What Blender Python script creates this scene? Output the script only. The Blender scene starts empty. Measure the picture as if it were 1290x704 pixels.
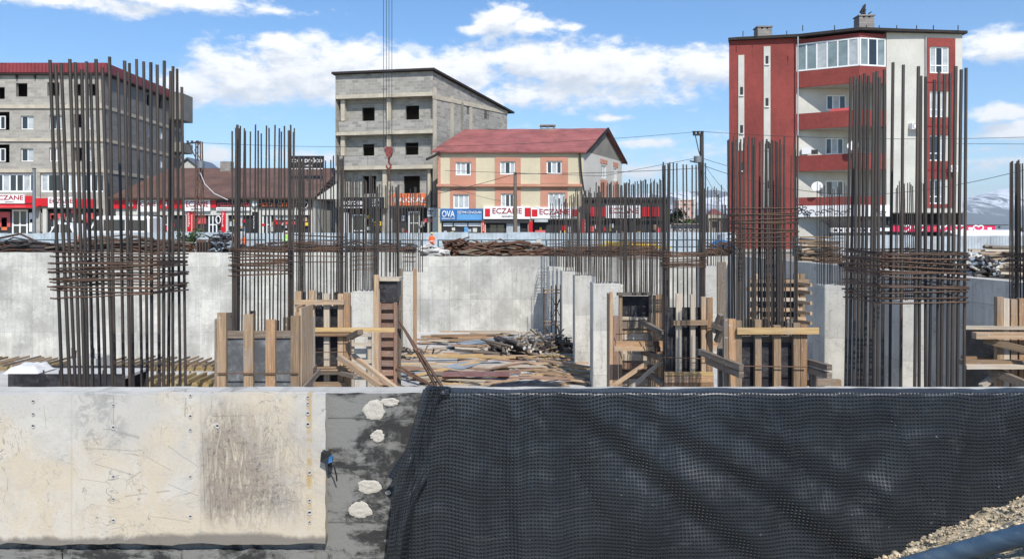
import bpy, math, random
from mathutils import Vector, Matrix, noise as mnoise
random.seed(7)
R = math.radians
V = Vector
SC = bpy.context.scene
COL = SC.collection
# camera model of the photograph: focal length and horizon in photo pixels (1290 wide)
F, HZ, CX, CZ = 950.0, 296.0, 645.0, 1.6
def P(px, py, Y):
    return V(((px-CX)/F*Y, Y, CZ+(HZ-py)/F*Y))
def XX(px, Y): return (px-CX)/F*Y
def ZZ(py, Y): return CZ+(HZ-py)/F*Y
FZ = -3.28      # pit floor
GZ = .35        # street level

# ------------------------------------------------------------------ materials
class Mx:
    def __init__(s, name):
        s.m = bpy.data.materials.new(name); s.m.use_nodes = True
        s.t = s.m.node_tree; s.t.nodes.clear()
        s.out = s.t.nodes.new('ShaderNodeOutputMaterial')
        s.b = s.t.nodes.new('ShaderNodeBsdfPrincipled')
        s.t.links.new(s.b.outputs[0], s.out.inputs[0])
    def n(s, ty): return s.t.nodes.new('ShaderNode'+ty)
    def put(s, sock, v):
        if hasattr(v, 'is_linked') or isinstance(v, bpy.types.NodeSocket): s.t.links.new(v, sock)
        else:
            if isinstance(v, (tuple, list)) and len(v) == 3 and sock.type == 'RGBA': v = (*v, 1)
            sock.default_value = v
    def uv(s, scale=(1, 1, 1), rnd=False, world=False, rot=0):
        if world: o = s.n('NewGeometry').outputs['Position']
        else:
            o = s.n('TexCoord').outputs['UV']
        if rnd:
            a = s.n('VectorMath'); a.operation = 'ADD'; s.put(a.inputs[0], o)
            oi = s.n('ObjectInfo'); ml = s.math('MULTIPLY', oi.outputs['Random'], 37.0)
            s.put(a.inputs[1], ml); o = a.outputs[0]
        mp = s.n('Mapping'); s.put(mp.inputs['Vector'], o); mp.inputs['Scale'].default_value = scale
        mp.inputs['Rotation'].default_value = (0, 0, rot)
        return mp.outputs[0]
    def noise(s, vec, scale, detail=4, rough=.6, dist=0.0):
        k = s.n('TexNoise'); s.put(k.inputs['Vector'], vec); k.inputs['Scale'].default_value = scale
        k.inputs['Detail'].default_value = detail; k.inputs['Roughness'].default_value = rough
        k.inputs['Distortion'].default_value = dist
        return k.outputs['Fac']
    def math(s, op, a, b=0.0, clamp=False):
        k = s.n('Math'); k.operation = op; k.use_clamp = clamp
        s.put(k.inputs[0], a); s.put(k.inputs[1], b); return k.outputs[0]
    def ss(s, v, a, b):     # smoothstep a..b -> 0..1
        k = s.n('MapRange'); k.interpolation_type = 'SMOOTHSTEP'; s.put(k.inputs['Value'], v)
        k.inputs['From Min'].default_value = a; k.inputs['From Max'].default_value = b
        return k.outputs[0]
    def mix(s, f, a, b, mode='MIX'):
        k = s.n('Mix'); k.data_type = 'RGBA'; k.blend_type = mode
        s.put(k.inputs['Factor'], f); s.put(k.inputs['A'], a) if False else None
        s.put(k.inputs[6], a); s.put(k.inputs[7], b); return k.outputs[2]
    def sep(s, v):
        k = s.n('SeparateXYZ'); s.put(k.inputs[0], v); return k.outputs
    def rand(s): return s.n('ObjectInfo').outputs['Random']
    def val(s, col, v):
        k = s.n('HueSaturation'); s.put(k.inputs['Color'], col); s.put(k.inputs['Value'], v); return k.outputs[0]
    def bump(s, h, strength=.5, dist=.01):
        k = s.n('Bump'); s.put(k.inputs['Height'], h); k.inputs['Strength'].default_value = strength
        k.inputs['Distance'].default_value = dist; s.t.links.new(k.outputs[0], s.b.inputs['Normal'])
    def fin(s, col, rough=.8, metal=0.0, spec=.4):
        s.put(s.b.inputs['Base Color'], col); s.put(s.b.inputs['Roughness'], rough)
        s.put(s.b.inputs['Metallic'], metal); s.put(s.b.inputs['Specular IOR Level'], spec)
        return s.m

def plain(name, col, rough=.75, var=.25, vs=.8, fine=8.0, metal=0.0, spec=.35, bump=.15, rnd=0.0, streak=0.0, world=False):
    x = Mx(name); uv = x.uv(rnd=rnd > 0, world=world)
    a = x.noise(uv, vs, 5); b = x.noise(uv, fine, 5, .7)
    f = x.math('ADD', x.math('MULTIPLY', a, .65), x.math('MULTIPLY', b, .35))
    dk = tuple(c*(1-var) for c in col); lt = tuple(min(.95, c*(1+var*.8)) for c in col)
    c = x.mix(x.ss(f, .3, .7), dk, lt)
    if streak:
        st = x.noise(x.uv((6, .35, 1)), 1.5, 4, .7)
        c = x.mix(x.math('MULTIPLY', x.ss(st, .52, .75), streak), c, tuple(k*.45 for k in col))
    if rnd:
        c = x.val(c, x.math('ADD', x.math('MULTIPLY', x.rand(), 2*rnd), 1-rnd))
    if bump: x.bump(b, bump, .01)
    return x.fin(c, rough, metal, spec)

def wood(name, col, var=.35, rnd=.35, grey=.3):
    x = Mx(name); uv = x.uv((1, 1, 1), rnd=True)
    g = x.noise(x.uv((.9, 16, 16), rnd=True), 2.2, 5, .65, .4)
    l = x.noise(uv, 2.2, 4)
    dk = tuple(c*(1-var) for c in col); lt = tuple(c*(1+var*.5) for c in col)
    c = x.mix(x.ss(g, .3, .72), dk, lt)
    gr = sum(col)/3
    c = x.mix(x.math('MULTIPLY', x.ss(l, .48, .7), grey), c, (gr*1.05, gr, gr*.93))
    sp = x.noise(uv, 14, 3); c = x.mix(x.math('MULTIPLY', x.ss(sp, .62, .7), .5), c, (.45, .44, .41))
    c = x.val(c, x.math('ADD', x.math('MULTIPLY', x.rand(), 2*rnd), 1-rnd))
    x.bump(g, .3, .004)
    return x.fin(c, .8, 0, .25)

def concrete(name, col, pw=.95, ph=1.35, dark=.32, warm=(.36, .32, .25), seam=.35, bump=.25, world=False):
    """shuttered concrete: panel seams, blotches, drip streaks, pin holes"""
    x = Mx(name); uv = x.uv()
    a = x.noise(uv, .55, 6, .65); b = x.noise(uv, 3.1, 6, .7, .6); c3 = x.noise(uv, 26, 4, .7)
    lo = tuple(k*(1-dark) for k in col)
    c = x.mix(x.ss(a, .34, .66), lo, col)
    c = x.mix(x.math('MULTIPLY', x.ss(b, .5, .72), .45), c, tuple(k*.72 for k in col))
    c = x.mix(x.math('MULTIPLY', x.ss(x.noise(uv, .9, 5, .7), .54, .74), .35), c, warm)
    st = x.noise(x.uv((5, .28, 1)), 1.3, 5, .7)
    c = x.mix(x.math('MULTIPLY', x.ss(st, .47, .72), .55), c, tuple(k*.5 for k in col))
    lp = x.noise(uv, 1.7, 5, .75, 1.2)
    for sc, w_, mk, st_ in ((1.5, .010, .9, (1, .6, 1)), (2.8, .014, 1.4, (.6, 1.6, 1))):
        kk = x.noise(x.uv(st_), sc, 3, .6, 1.6); lnn = x.math('SUBTRACT', 1.0, x.ss(x.math('ABSOLUTE', x.math('SUBTRACT', kk, .5)), w_*.4, w_))
        c = x.mix(x.math('MULTIPLY', x.math('MULTIPLY', lnn, x.ss(x.noise(uv, mk, 3), .52, .6)), .6), c, tuple(k*.35 for k in col))
    rough_ = x.noise(x.uv((1.2, 2.6, 1)), 2.2, 7, .8, 1.0)
    c = x.mix(x.math('MULTIPLY', x.ss(rough_, .56, .64), .4), c, tuple(k*.5 for k in col))
    c = x.mix(x.math('MULTIPLY', x.ss(lp, .6, .68), .35), c, tuple(min(.9, k*1.35) for k in col))
    br = x.n('TexBrick'); br.offset = .0; br.offset_frequency = 1; br.squash = 1
    x.put(br.inputs['Vector'], uv); br.inputs['Scale'].default_value = 1
    br.inputs['Brick Width'].default_value = pw; br.inputs['Row Height'].default_value = ph
    br.inputs['Mortar Size'].default_value = .012; br.inputs['Mortar Smooth'].default_value = .6
    br.inputs['Color1'].default_value = (.86, .86, .86, 1); br.inputs['Color2'].default_value = (1.06, 1.05, 1.03, 1)
    br.inputs['Mortar'].default_value = (1-seam, 1-seam, 1-seam, 1)
    c = x.mix(1.0, c, br.outputs['Color'], 'MULTIPLY')
    pt = x.n('TexVoronoi'); x.put(pt.inputs['Vector'], uv); pt.inputs['Scale'].default_value = 5
    c = x.mix(x.math('MULTIPLY', x.math('SUBTRACT', 1.0, x.ss(pt.outputs['Distance'], .04, .1)), .5), c, tuple(k*.35 for k in col))
    h = x.math('ADD', x.math('MULTIPLY', b, .5), x.math('ADD', x.math('MULTIPLY', c3, .3), x.math('MULTIPLY', br.outputs['Fac'], -.6)))
    x.bump(h, bump, .02)
    return x.fin(c, .88, 0, .25)

def blocks(name, col, joint, w=.6, h=.25, var=.2, smear=.5):
    x = Mx(name); uv = x.uv()
    br = x.n('TexBrick'); br.offset = .5; x.put(br.inputs['Vector'], uv); br.inputs['Scale'].default_value = 1
    br.inputs['Brick Width'].default_value = w; br.inputs['Row Height'].default_value = h
    br.inputs['Mortar Size'].default_value = .016; br.inputs['Mortar Smooth'].default_value = .3; br.inputs['Bias'].default_value = 0
    br.inputs['Color1'].default_value = (*[c*(1-var) for c in col], 1); br.inputs['Color2'].default_value = (*[c*(1+var) for c in col], 1)
    br.inputs['Mortar'].default_value = (*joint, 1)
    a = x.noise(uv, .5, 5, .65); b = x.noise(uv, 6, 5, .7)
    c = x.mix(x.math('MULTIPLY', x.ss(a, .45, .68), smear), br.outputs['Color'], tuple(k*.78 for k in col))
    c = x.mix(x.math('MULTIPLY', x.ss(b, .55, .7), .4), c, tuple(k*1.25 for k in col))
    st = x.noise(x.uv((4, .25, 1)), 1.2, 4, .7)
    c = x.mix(x.math('MULTIPLY', x.ss(st, .55, .75), .35), c, tuple(k*.5 for k in col))
    x.bump(x.math('ADD', x.math('MULTIPLY', br.outputs['Fac'], -1.0), x.math('MULTIPLY', b, .4)), .4, .02)
    return x.fin(c, .92, 0, .2)

def corrugated(name, col, pitch=.2, rough=.5, rust=0.0, rustc=(.25, .12, .06), axis=0, metal=0.0, bumpd=.03):
    x = Mx(name); uv = x.uv(); s = x.sep(uv)
    w = x.math('SINE', x.math('MULTIPLY', s[axis], 2*math.pi/pitch))
    a = x.noise(uv, .7, 5, .7); st = x.noise(x.uv((.5, 5, 1) if axis else (5, .4, 1)), 1.2, 4, .7)
    c = x.mix(x.ss(a, .35, .68), tuple(k*.75 for k in col), tuple(min(.9, k*1.15) for k in col))
    c = x.mix(x.math('MULTIPLY', x.ss(st, .5, .72), rust), c, rustc)
    x.bump(w, .6, bumpd)
    return x.fin(c, rough, metal, .4)

def rebar_mat(name, col, rust):
    x = Mx(name); uv = x.uv(world=True)
    a = x.noise(uv, 2.5, 4); b = x.noise(uv, 30, 3)
    c = x.mix(x.math('MULTIPLY', x.ss(x.math('ADD', x.math('MULTIPLY', a, .7), x.math('MULTIPLY', b, .3)), .44, .66), .6), col, rust)
    c = x.val(c, x.math('ADD', x.math('MULTIPLY', x.rand(), .7), .65))
    s = x.sep(uv)
    rib = x.math('SINE', x.math('MULTIPLY', x.math('ADD', s[2], x.math('MULTIPLY', s[0], .8)), 330.0))
    x.bump(rib, .35, .003)
    return x.fin(c, .55, .25, .5)

M = {}
M['rebar'] = rebar_mat('dark mill scale steel', (.052, .044, .038), (.10, .066, .048))
M['rust'] = rebar_mat('rusty steel', (.085, .05, .033), (.19, .095, .05))
M['rustpile'] = rebar_mat('rusty steel in heaps', (.10, .05, .03), (.2, .095, .05))
M['wood_new'] = wood('new yellow sawn timber', (.55, .37, .17), .3, .15, .2)
M['wood_tan'] = wood('used tan timber', (.40, .275, .17), .35, .35, .4)
M['wood_orange'] = wood('orange brown timber', (.37, .225, .125), .35, .3, .3)
M['wood_red'] = wood('reddish brown shutter board', (.31, .185, .13), .3, .25, .4)
M['wood_grey'] = wood('weathered grey brown timber', (.19, .15, .115), .4, .35, .6)
M['wood_pale'] = wood('pale dusty timber', (.5, .42, .32), .25, .2, .4)
M['deckbeam'] = wood('yellow varnished deck beam', (.30, .215, .10), .4, .35, .5)
M['conc_back'] = concrete('grey white retaining wall concrete', (.62, .605, .55), 1.05, 1.65, .38, (.40, .37, .30), .24, .4)
M['conc_side'] = concrete('grey retaining wall concrete', (.64, .61, .555), 1.2, 2.4, .22, (.42, .39, .34))
M['conc_col'] = concrete('white column concrete', (.60, .58, .525), 6, 1.4, .2, (.45, .43, .38), .25)
M['conc_floor'] = plain('dusty slab concrete', (.46, .445, .42), .9, .3, .35, 3)
M['conc_band'] = plain('bare slab edge concrete', (.48, .43, .34), .9, .25, 1, 9, streak=.4)
M['block_warm'] = blocks('grey block wall with mortar smears', (.355, .335, .295), (.42, .39, .34), .6, .25, .16, .55)
M['block_cool'] = blocks('grey hollow block wall', (.32, .305, .275), (.40, .385, .34), .55, .24, .24, .5)
M['block_side'] = blocks('block wall darkened for side shade', (.20, .195, .185), (.24, .23, .215), .6, .25, .12, .3)  # shade of the side face put into the colour, darker than the front blocks
M['redroof'] = corrugated('red corrugated roof sheet', (.29, .095, .085), .3, .6, .6, (.36, .2, .17), 1, bumpd=.015)
M['redband'] = corrugated('red roof edge sheet', (.22, .03, .035), .3, .5, .2, (.1, .03, .03), 0)
M['brownroof'] = corrugated('brown tile effect roof sheet', (.135, .075, .055), .3, .6, .5, (.19, .1, .06), 1)
M['fence'] = corrugated('pale blue grey hoarding sheet', (.45, .51, .55), .25, .5, .1, (.3, .33, .33), 0, bumpd=.015)
M['fence2'] = corrugated('light grey corrugated hoarding', (.44, .48, .51), .18, .5, .15, (.3, .33, .35), 0)
M['teal'] = plain('dark teal painted steel', (.05, .10, .115), .5, .3)
M['white'] = plain('white upvc', (.78, .78, .76), .4, .06, bump=0)
M['glass'] = plain('dark window glass', (.025, .03, .035), .08, .2, .4, bump=0, spec=.6)
M['curtain'] = plain('window with net curtain', (.42, .45, .46), .25, .25, 1.5, 4, bump=0)
M['glaze'] = plain('grey green balcony glazing', (.20, .25, .25), .08, .35, .45, 2, bump=0, spec=.6)
M['dark'] = plain('dark shop interior', (.03, .03, .032), .7, .4)
M['black'] = plain('black sign face', (.014, .014, .016), .4, .3)
M['charcoal'] = plain('charcoal cladding', (.035, .033, .034), .6, .25)
M['redsign'] = plain('red sign face', (.56, .012, .02), .4, .1)
M['darkred'] = plain('dark red sign lettering', (.30, .008, .02), .5, .1)
M['whitesign'] = plain('white sign face', (.80, .79, .78), .4, .06)
M['bluesign'] = plain('blue sign face', (.03, .13, .33), .4, .35, .5, 3)
M['bluepale'] = plain('pale blue sign strip', (.12, .33, .6), .4, .2)
M['orangesign'] = plain('orange sign face', (.68, .18, .07), .45, .12)
M['orange'] = plain('orange lettering', (.75, .15, .03), .5, .1)
M['pinkred'] = plain('pinkish red lettering', (.6, .1, .1), .5, .15)
M['blackink'] = plain('dark print', (.03, .025, .03), .6, .1)
M['yellowp'] = plain('yellow paint', (.75, .5, .03), .5, .2)
M['redwall'] = plain('brick red facade paint', (.245, .052, .043), .85, .28, .35, 4, streak=.55)
M['cream'] = plain('off white facade render', (.55, .535, .48), .9, .12, .5, 6, streak=.3)
M['yellow_render'] = plain('pale yellow render', (.58, .51, .36), .9, .12, .5, 6, streak=.2)
M['pink_render'] = plain('salmon pink render', (.50, .245, .17), .9, .15, .6, 6, streak=.15)
M['grey_render'] = plain('pale grey render', (.52, .50, .46), .9, .14, .5, 5, streak=.25)
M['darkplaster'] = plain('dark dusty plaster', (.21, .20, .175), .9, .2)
M['eave'] = plain('black brown roof edge', (.03, .024, .022), .8, .4)
M['chim'] = blocks('chimney blockwork', (.27, .25, .23), (.2, .18, .17), .4, .2, .2)
M['asphalt'] = plain('asphalt', (.055, .055, .057), .9, .25, .4, 14)
M['paving'] = blocks('grey paving', (.3, .29, .28), (.2, .2, .19), .4, .4, .12, .3)
M['paint'] = plain('road paint', (.75, .75, .72), .7, .15)
M['carwhite'] = plain('white car paint', (.8, .8, .8), .25, .04, bump=0, spec=.5)
M['tyre'] = plain('tyre rubber', (.02, .02, .02), .8, .2)
M['steel'] = plain('grey galvanised steel', (.25, .26, .27), .4, .2, metal=.6)
M['pole_rust'] = plain('rust brown pole steel', (.12, .07, .05), .8, .4)
M['poledark'] = plain('dark pole', (.05, .045, .045), .7, .3)
M['cable'] = plain('dark cable', (.03, .03, .032), .6, .1, bump=0)
M['cablewhite'] = plain('pale cable', (.55, .55, .55), .6, .1, bump=0)
M['hookred'] = plain('worn red crane block', (.2, .05, .04), .6, .5, 5)
M['hivis'] = plain('orange high visibility cloth', (.85, .16, .04), .8, .15, 3)
M['lime'] = plain('lime high visibility cloth', (.35, .75, .12), .8, .15, 3)
M['navy'] = plain('dark work trousers', (.03, .035, .05), .9, .2)
M['skin'] = plain('skin', (.38, .22, .15), .6, .1, bump=0)
M['helmet'] = plain('hard hat', (.8, .65, .1), .35, .05, bump=0)
M['tarpw_skypane'] = plain('white tarpaulin', (.62, .61, .58), .6, .12, 3, 12)  # also paints the bright sky in the middle block building's side openings
M['tarpb'] = plain('black plastic sheet', (.02, .021, .023), .4, .4, 3)
M['bluemach'] = plain('blue painted steel', (.03, .13, .3), .5, .3)
M['pink_banner'] = plain('crimson banner cloth', (.62, .03, .10), .7, .15)
M['snowroof'] = plain('white sheet roof', (.8, .81, .82), .5, .06)
M['farpink'] = plain('pink far tower render', (.55, .33, .27), .9, .1)
M['graf'] = plain('grey graffiti wall', (.36, .36, .36), .9, .2, .6)
M['ruin'] = plain('brown rubble wall', (.28, .22, .17), .95, .4, .8, 5)
M['tanpipe'] = plain('white plastic pipe', (.6, .58, .54), .5, .15)
M['bluegrey'] = plain('blue grey sheet pile', (.27, .31, .35), .5, .25)
M['ground'] = plain('dusty brown earth', (.27, .235, .19), .95, .3, .15, 2.2, world=True, bump=.5)
M['bark'] = plain('bark', (.12, .09, .065), .9, .3)
M['leaf'] = plain('leaves', (.06, .10, .035), .7, .5, 1.2, 3, bump=0, world=True)
M['treemass'] = plain('far tree foliage', (.07, .10, .045), .8, .5, .25, 1.2, world=True, bump=0)
M['mortar'] = plain('mortar', (.50, .465, .40), .9, .2, 9, 40, bump=.6)
M['greencar'] = plain('dark green paint', (.02, .07, .03), .3, .2)
# film-faced plywood, scuffed with cement
def filmply(name, base, scuff, amt):
    x = Mx(name); uv = x.uv(rnd=True)
    a = x.noise(uv, 2.0, 6, .75, .8); b = x.noise(uv, 11, 5, .75); st = x.noise(x.uv((1, 6, 1), rnd=True), 2, 4, .7)
    f = x.math('ADD', x.math('MULTIPLY', a, .5), x.math('ADD', x.math('MULTIPLY', b, .3), x.math('MULTIPLY', st, .2)))
    c = x.mix(x.math('MULTIPLY', x.ss(f, .42, .66), amt), base, scuff)
    c = x.mix(x.math('MULTIPLY', x.ss(b, .6, .68), .5), c, tuple(k*1.4 for k in scuff))
    x.bump(b, .2, .004)
    return x.fin(c, .5, 0, .4)
M['ply_black'] = filmply('black film plywood', (.018, .016, .018), (.12, .115, .12), .6)
M['ply_grey'] = filmply('cement scuffed grey plywood', (.10, .105, .11), (.25, .26, .265), .9)
M['ply_red'] = filmply('red brown film plywood', (.17, .06, .05), (.3, .2, .17), .7)

# ------------------------------------------------------------------ mesh builder
ORG = {}
class MB:
    def __init__(s): s.v = []; s.f = []; s.uv = []; s.mi = []; s.cm = 0; s.sm = []
    def face(s, pts, uv=None, smooth=False):
        b = len(s.v); s.v += [V(p) for p in pts]; s.f.append(list(range(b, b+len(pts))))
        s.uv.append(uv); s.mi.append(s.cm); s.sm.append(smooth); return s
    def faces(s, verts, faces, smooth=False, uvs=None):
        b = len(s.v); s.v += [V(p) for p in verts]
        for k, f in enumerate(faces):
            s.f.append([b+i for i in f]); s.uv.append(uvs[k] if uvs else None); s.mi.append(s.cm); s.sm.append(smooth)
        return s
    def hexa(s, c, uv=None):     # 8 corners: bottom 4 ccw, top 4 ccw
        for q in ((3, 2, 1, 0), (4, 5, 6, 7), (0, 1, 5, 4), (1, 2, 6, 5), (2, 3, 7, 6), (3, 0, 4, 7)):
            s.face([c[i] for i in q])
        return s
    def box(s, x0, x1, y0, y1, z0, z1):
        return s.hexa([V(p) for p in ((x0, y0, z0), (x1, y0, z0), (x1, y1, z0), (x0, y1, z0), (x0, y0, z1), (x1, y0, z1), (x1, y1, z1), (x0, y1, z1))])
    def beam(s, p0, p1, w, h, up=(0, 0, 1), bev=0.0):
        """bar of width w (sideways) and height h (along up) from p0 to p1; grain runs along it"""
        p0, p1 = V(p0), V(p1); d = (p1-p0); L = d.length; d.normalize(); up = V(up)
        sx = d.cross(up)
        if sx.length < 1e-4: sx = d.cross(V((0, 1, 0)))
        sx.normalize(); uu = sx.cross(d).normalized()
        pr = [(-w/2, -h/2), (w/2, -h/2), (w/2, h/2), (-w/2, h/2)]
        A = [p0+sx*a+uu*b for a, b in pr]; B = [p1+sx*a+uu*b for a, b in pr]
        o = 0.0
        for i in range(4):
            j = (i+1) % 4; e = w if i % 2 == 0 else h
            s.face([A[i], A[j], B[j], B[i]], [(0, o), (0, o+e), (L, o+e), (L, o)]); o += e
        s.face(A[::-1], [(0, 0), (.02, 0), (.02, w), (0, w)]); s.face(B, [(0, 0), (.02, 0), (.02, w), (0, w)])
        return s
    def tube(s, pts, r, n=6, cap=True, closed=False):
        pts = [V(p) for p in pts]; rs = r if isinstance(r, (list, tuple)) else [r]*len(pts)
        vs = []; k = len(pts); u = None
        for i, p in enumerate(pts):
            if closed: d = pts[(i+1) % k]-pts[i-1]
            else: d = pts[min(i+1, k-1)]-pts[max(i-1, 0)]
            d.normalize()
            if u is None:
                a = V((0, 0, 1)) if abs(d.z) < .9 else V((1, 0, 0)); u = d.cross(a).normalized()
            else:
                u = (u-d*u.dot(d)); u = u.normalized() if u.length > 1e-6 else d.cross(V((0, .6, .8))).normalized()
            w = d.cross(u)
            for j in range(n):
                t = 2*math.pi*j/n; vs.append(p+(u*math.cos(t)+w*math.sin(t))*rs[i])
        fs = []
        for i in range(k if closed else k-1):
            a, b = i*n, ((i+1) % k)*n
            for j in range(n): fs.append((a+j, a+(j+1) % n, b+(j+1) % n, b+j))
        s.faces(vs, fs, True)
        if cap and not closed:
            s.face(vs[:n][::-1]); s.face(vs[-n:])
        return s
    def prism(s, poly, ext):
        poly = [V(p) for p in poly]; e = V(ext); q = [p+e for p in poly]; n = len(poly)
        s.face(poly); s.face(q[::-1])
        for i in range(n): s.face([poly[i], q[i], q[(i+1) % n], poly[(i+1) % n]])
        return s
    def grid(s, fn, nu, nv, smooth=True, uvfn=None):
        vs = [fn(i/nu, j/nv) for j in range(nv+1) for i in range(nu+1)]
        fs = []; uvs = [] if uvfn else None
        for j in range(nv):
            for i in range(nu):
                a = j*(nu+1)+i; fs.append((a, a+1, a+nu+2, a+nu+1))
                if uvfn: uvs.append([uvfn(*q) for q in ((i/nu, j/nv), ((i+1)/nu, j/nv), ((i+1)/nu, (j+1)/nv), (i/nu, (j+1)/nv))])
        return s.faces(vs, fs, smooth, uvs)
    def build(s, name, mats, parent=None, recalc=True):
        if not s.v: return None
        if parent is not None: org = ORG[parent.name]
        else:
            xs = [p.x for p in s.v]; ys = [p.y for p in s.v]
            org = V(((min(xs)+max(xs))/2, (min(ys)+max(ys))/2, min(p.z for p in s.v)))
        me = bpy.data.meshes.new(name)
        me.from_pydata([p-org for p in s.v], [], s.f)
        if not isinstance(mats, (list, tuple)): mats = [mats]
        for m in mats: me.materials.append(M[m] if isinstance(m, str) else m)
        ul = me.uv_layers.new(name='UV'); dat = []
        for fi, f in enumerate(s.f):
            u = s.uv[fi]
            if u is None:
                nrm = V((0, 0, 0)); ps = [s.v[i] for i in f]
                for i in range(len(ps)):
                    nrm += (ps[i]-ps[0]).cross(ps[(i+1) % len(ps)]-ps[0])
                if nrm.length > 1e-12: nrm.normalize()
                if abs(nrm.z) > .8: u = [(p.x, p.y) for p in ps]
                else:
                    t = V((0, 0, 1)).cross(nrm); t.normalize()
                    bt = nrm.cross(t)
                    u = [(p.dot(t), p.dot(bt)) for p in ps]
            for q in u: dat += [q[0], q[1]]
        ul.data.foreach_set('uv', dat)
        me.polygons.foreach_set('material_index', s.mi); me.polygons.foreach_set('use_smooth', s.sm)
        me.update()
        o = bpy.data.objects.new(name, me); COL.objects.link(o)
        if parent is not None: o.parent = parent; ORG[o.name] = org
        else: o.location = org; ORG[o.name] = org.copy()
        return o

def tag(o, label, cat, group=None, kind=None):
    o['label'] = label; o['category'] = cat
    if group: o['group'] = group
    if kind: o['kind'] = kind
    return o
def thing(name, label, cat, loc, group=None):
    o = bpy.data.objects.new(name, None); COL.objects.link(o); o.location = V(loc); o.empty_display_size = .2
    ORG[o.name] = V(loc); return tag(o, label, cat, group)
def struct(o): o['kind'] = 'structure'; return o
def dup(root, loc, label=None, rz=None, group=None):
    r = root.copy(); COL.objects.link(r); r.location = V(loc); ORG[r.name] = V(loc)
    if rz is not None: r.rotation_euler.z = rz
    if label: r['label'] = label
    if group: r['group'] = group
    for ch in list(root.children):
        c = ch.copy(); COL.objects.link(c); c.parent = r; ORG[c.name] = V(loc)
        for g in list(ch.children):
            d = g.copy(); COL.objects.link(d); d.parent = c
    return r
def beam_part(parent, name, mat, p0, p1, w, h, up=(0, 0, 1), label=None):
    o = MB().beam(p0, p1, w, h, up).build(name, mat, parent)
    if label: o['label'] = label
    return o
def g1(v, w): return math.exp(-(v/w)**2)
# ------------------------------------------------------------------ ground and pit
def nz(x, y, s=1.0, o=0.0): return mnoise.noise(V((x*s+o, y*s-o, o*.37)))
PX0, PX1, PY1 = -42.0, 11.3, 38.35
g = MB()
for a, b, c, d, z in ((-9000, 9000, 62, 16000, GZ), (-9000, -60, -60, 62, GZ), (60, 9000, -60, 62, GZ)):
    g.face([(a, c, z), (b, c, z), (b, d, z), (a, d, z)])
def gh(x, y):
    e = min(1, max(0, (48.0-y)/3)) if y > 38 else 1
    return GZ+e*(.10*nz(x, y, .35)+.05*nz(x, y, 1.3, 5)) if True else GZ
for (x0, x1, y0, y1, nx, ny) in ((-60, 60, PY1, 62, 150, 34), (PX1, 60, 4.3, PY1, 60, 60), (-60, PX0, 4.3, PY1, 10, 20)):
    g.grid(lambda u, v: V((x0+(x1-x0)*u, y0+(y1-y0)*v, gh(x0+(x1-x0)*u, y0+(y1-y0)*v))), nx, ny)
def mound(x, y):
    h = -.03+.43*(x-1.99)-.40*(y-3.8)
    return min(h, .95)
def near_h(x, y):
    h = mound(x, y) if x > .9 else -9
    base = -.42+.03*nz(x, y, 2)
    k = max(h, base)
    return k+.018*nz(x, y, 6)+.012*nz(x, y, 14, 3)
g.grid(lambda u, v: V((-60+58.0*u, -60+64.25*v, -.42)), 4, 4)
g.grid(lambda u, v: V((6.0+54*u, -60+64.25*v, .95)), 4, 4)
g.grid(lambda u, v: V((-2+8*u, -60+60*v, .0)), 2, 2)
g.grid(lambda u, v: V((-2+8.0*u, 0+4.25*v, near_h(-2+8.0*u, 0+4.25*v))), 130, 70)
o = struct(g.build('ground', 'ground')); o['label'] = 'dusty brown earth of the site and street level'; 
fl = MB()
def rect_(x0, x1, y0, y1, z): fl.grid(lambda u, v: V((x0+(x1-x0)*u, y0+(y1-y0)*v, z+.01*nz(u*50, v*35))), 40, 40)
LX, LY, LZ = -4.8, 16.0, -4.75      # the left bay is dug deeper
rect_(LX, PX1, 4.2, PY1, FZ); rect_(PX0, LX, 4.2, LY, FZ); rect_(PX0, LX, LY, PY1, LZ)
fl.face([(LX, PY1, LZ), (LX, LY, LZ), (LX, LY, FZ), (LX, PY1, FZ)]); fl.face([(LX, LY, LZ), (PX0, LY, LZ), (PX0, LY, FZ), (LX, LY, FZ)])
struct(fl.build('pit_floor', 'conc_floor'))
# road, kerb, pavement
struct(MB().box(-300, 300, 50.2, 55.8, GZ-.2, GZ+.012).build('road', 'asphalt'))
struct(MB().box(-300, 300, 55.8, 66, GZ-.2, GZ+.13).build('pavement', 'paving'))
struct(MB().box(-300, 300, 55.64, 55.8, GZ-.2, GZ+.14).build('kerb', 'conc_band'))
rm = MB()
for i in range(-30, 31): rm.box(i*4-.9, i*4+.9, 52.95, 53.05, GZ, GZ+.016)
struct(rm.build('road_markings', 'paint'))

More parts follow.
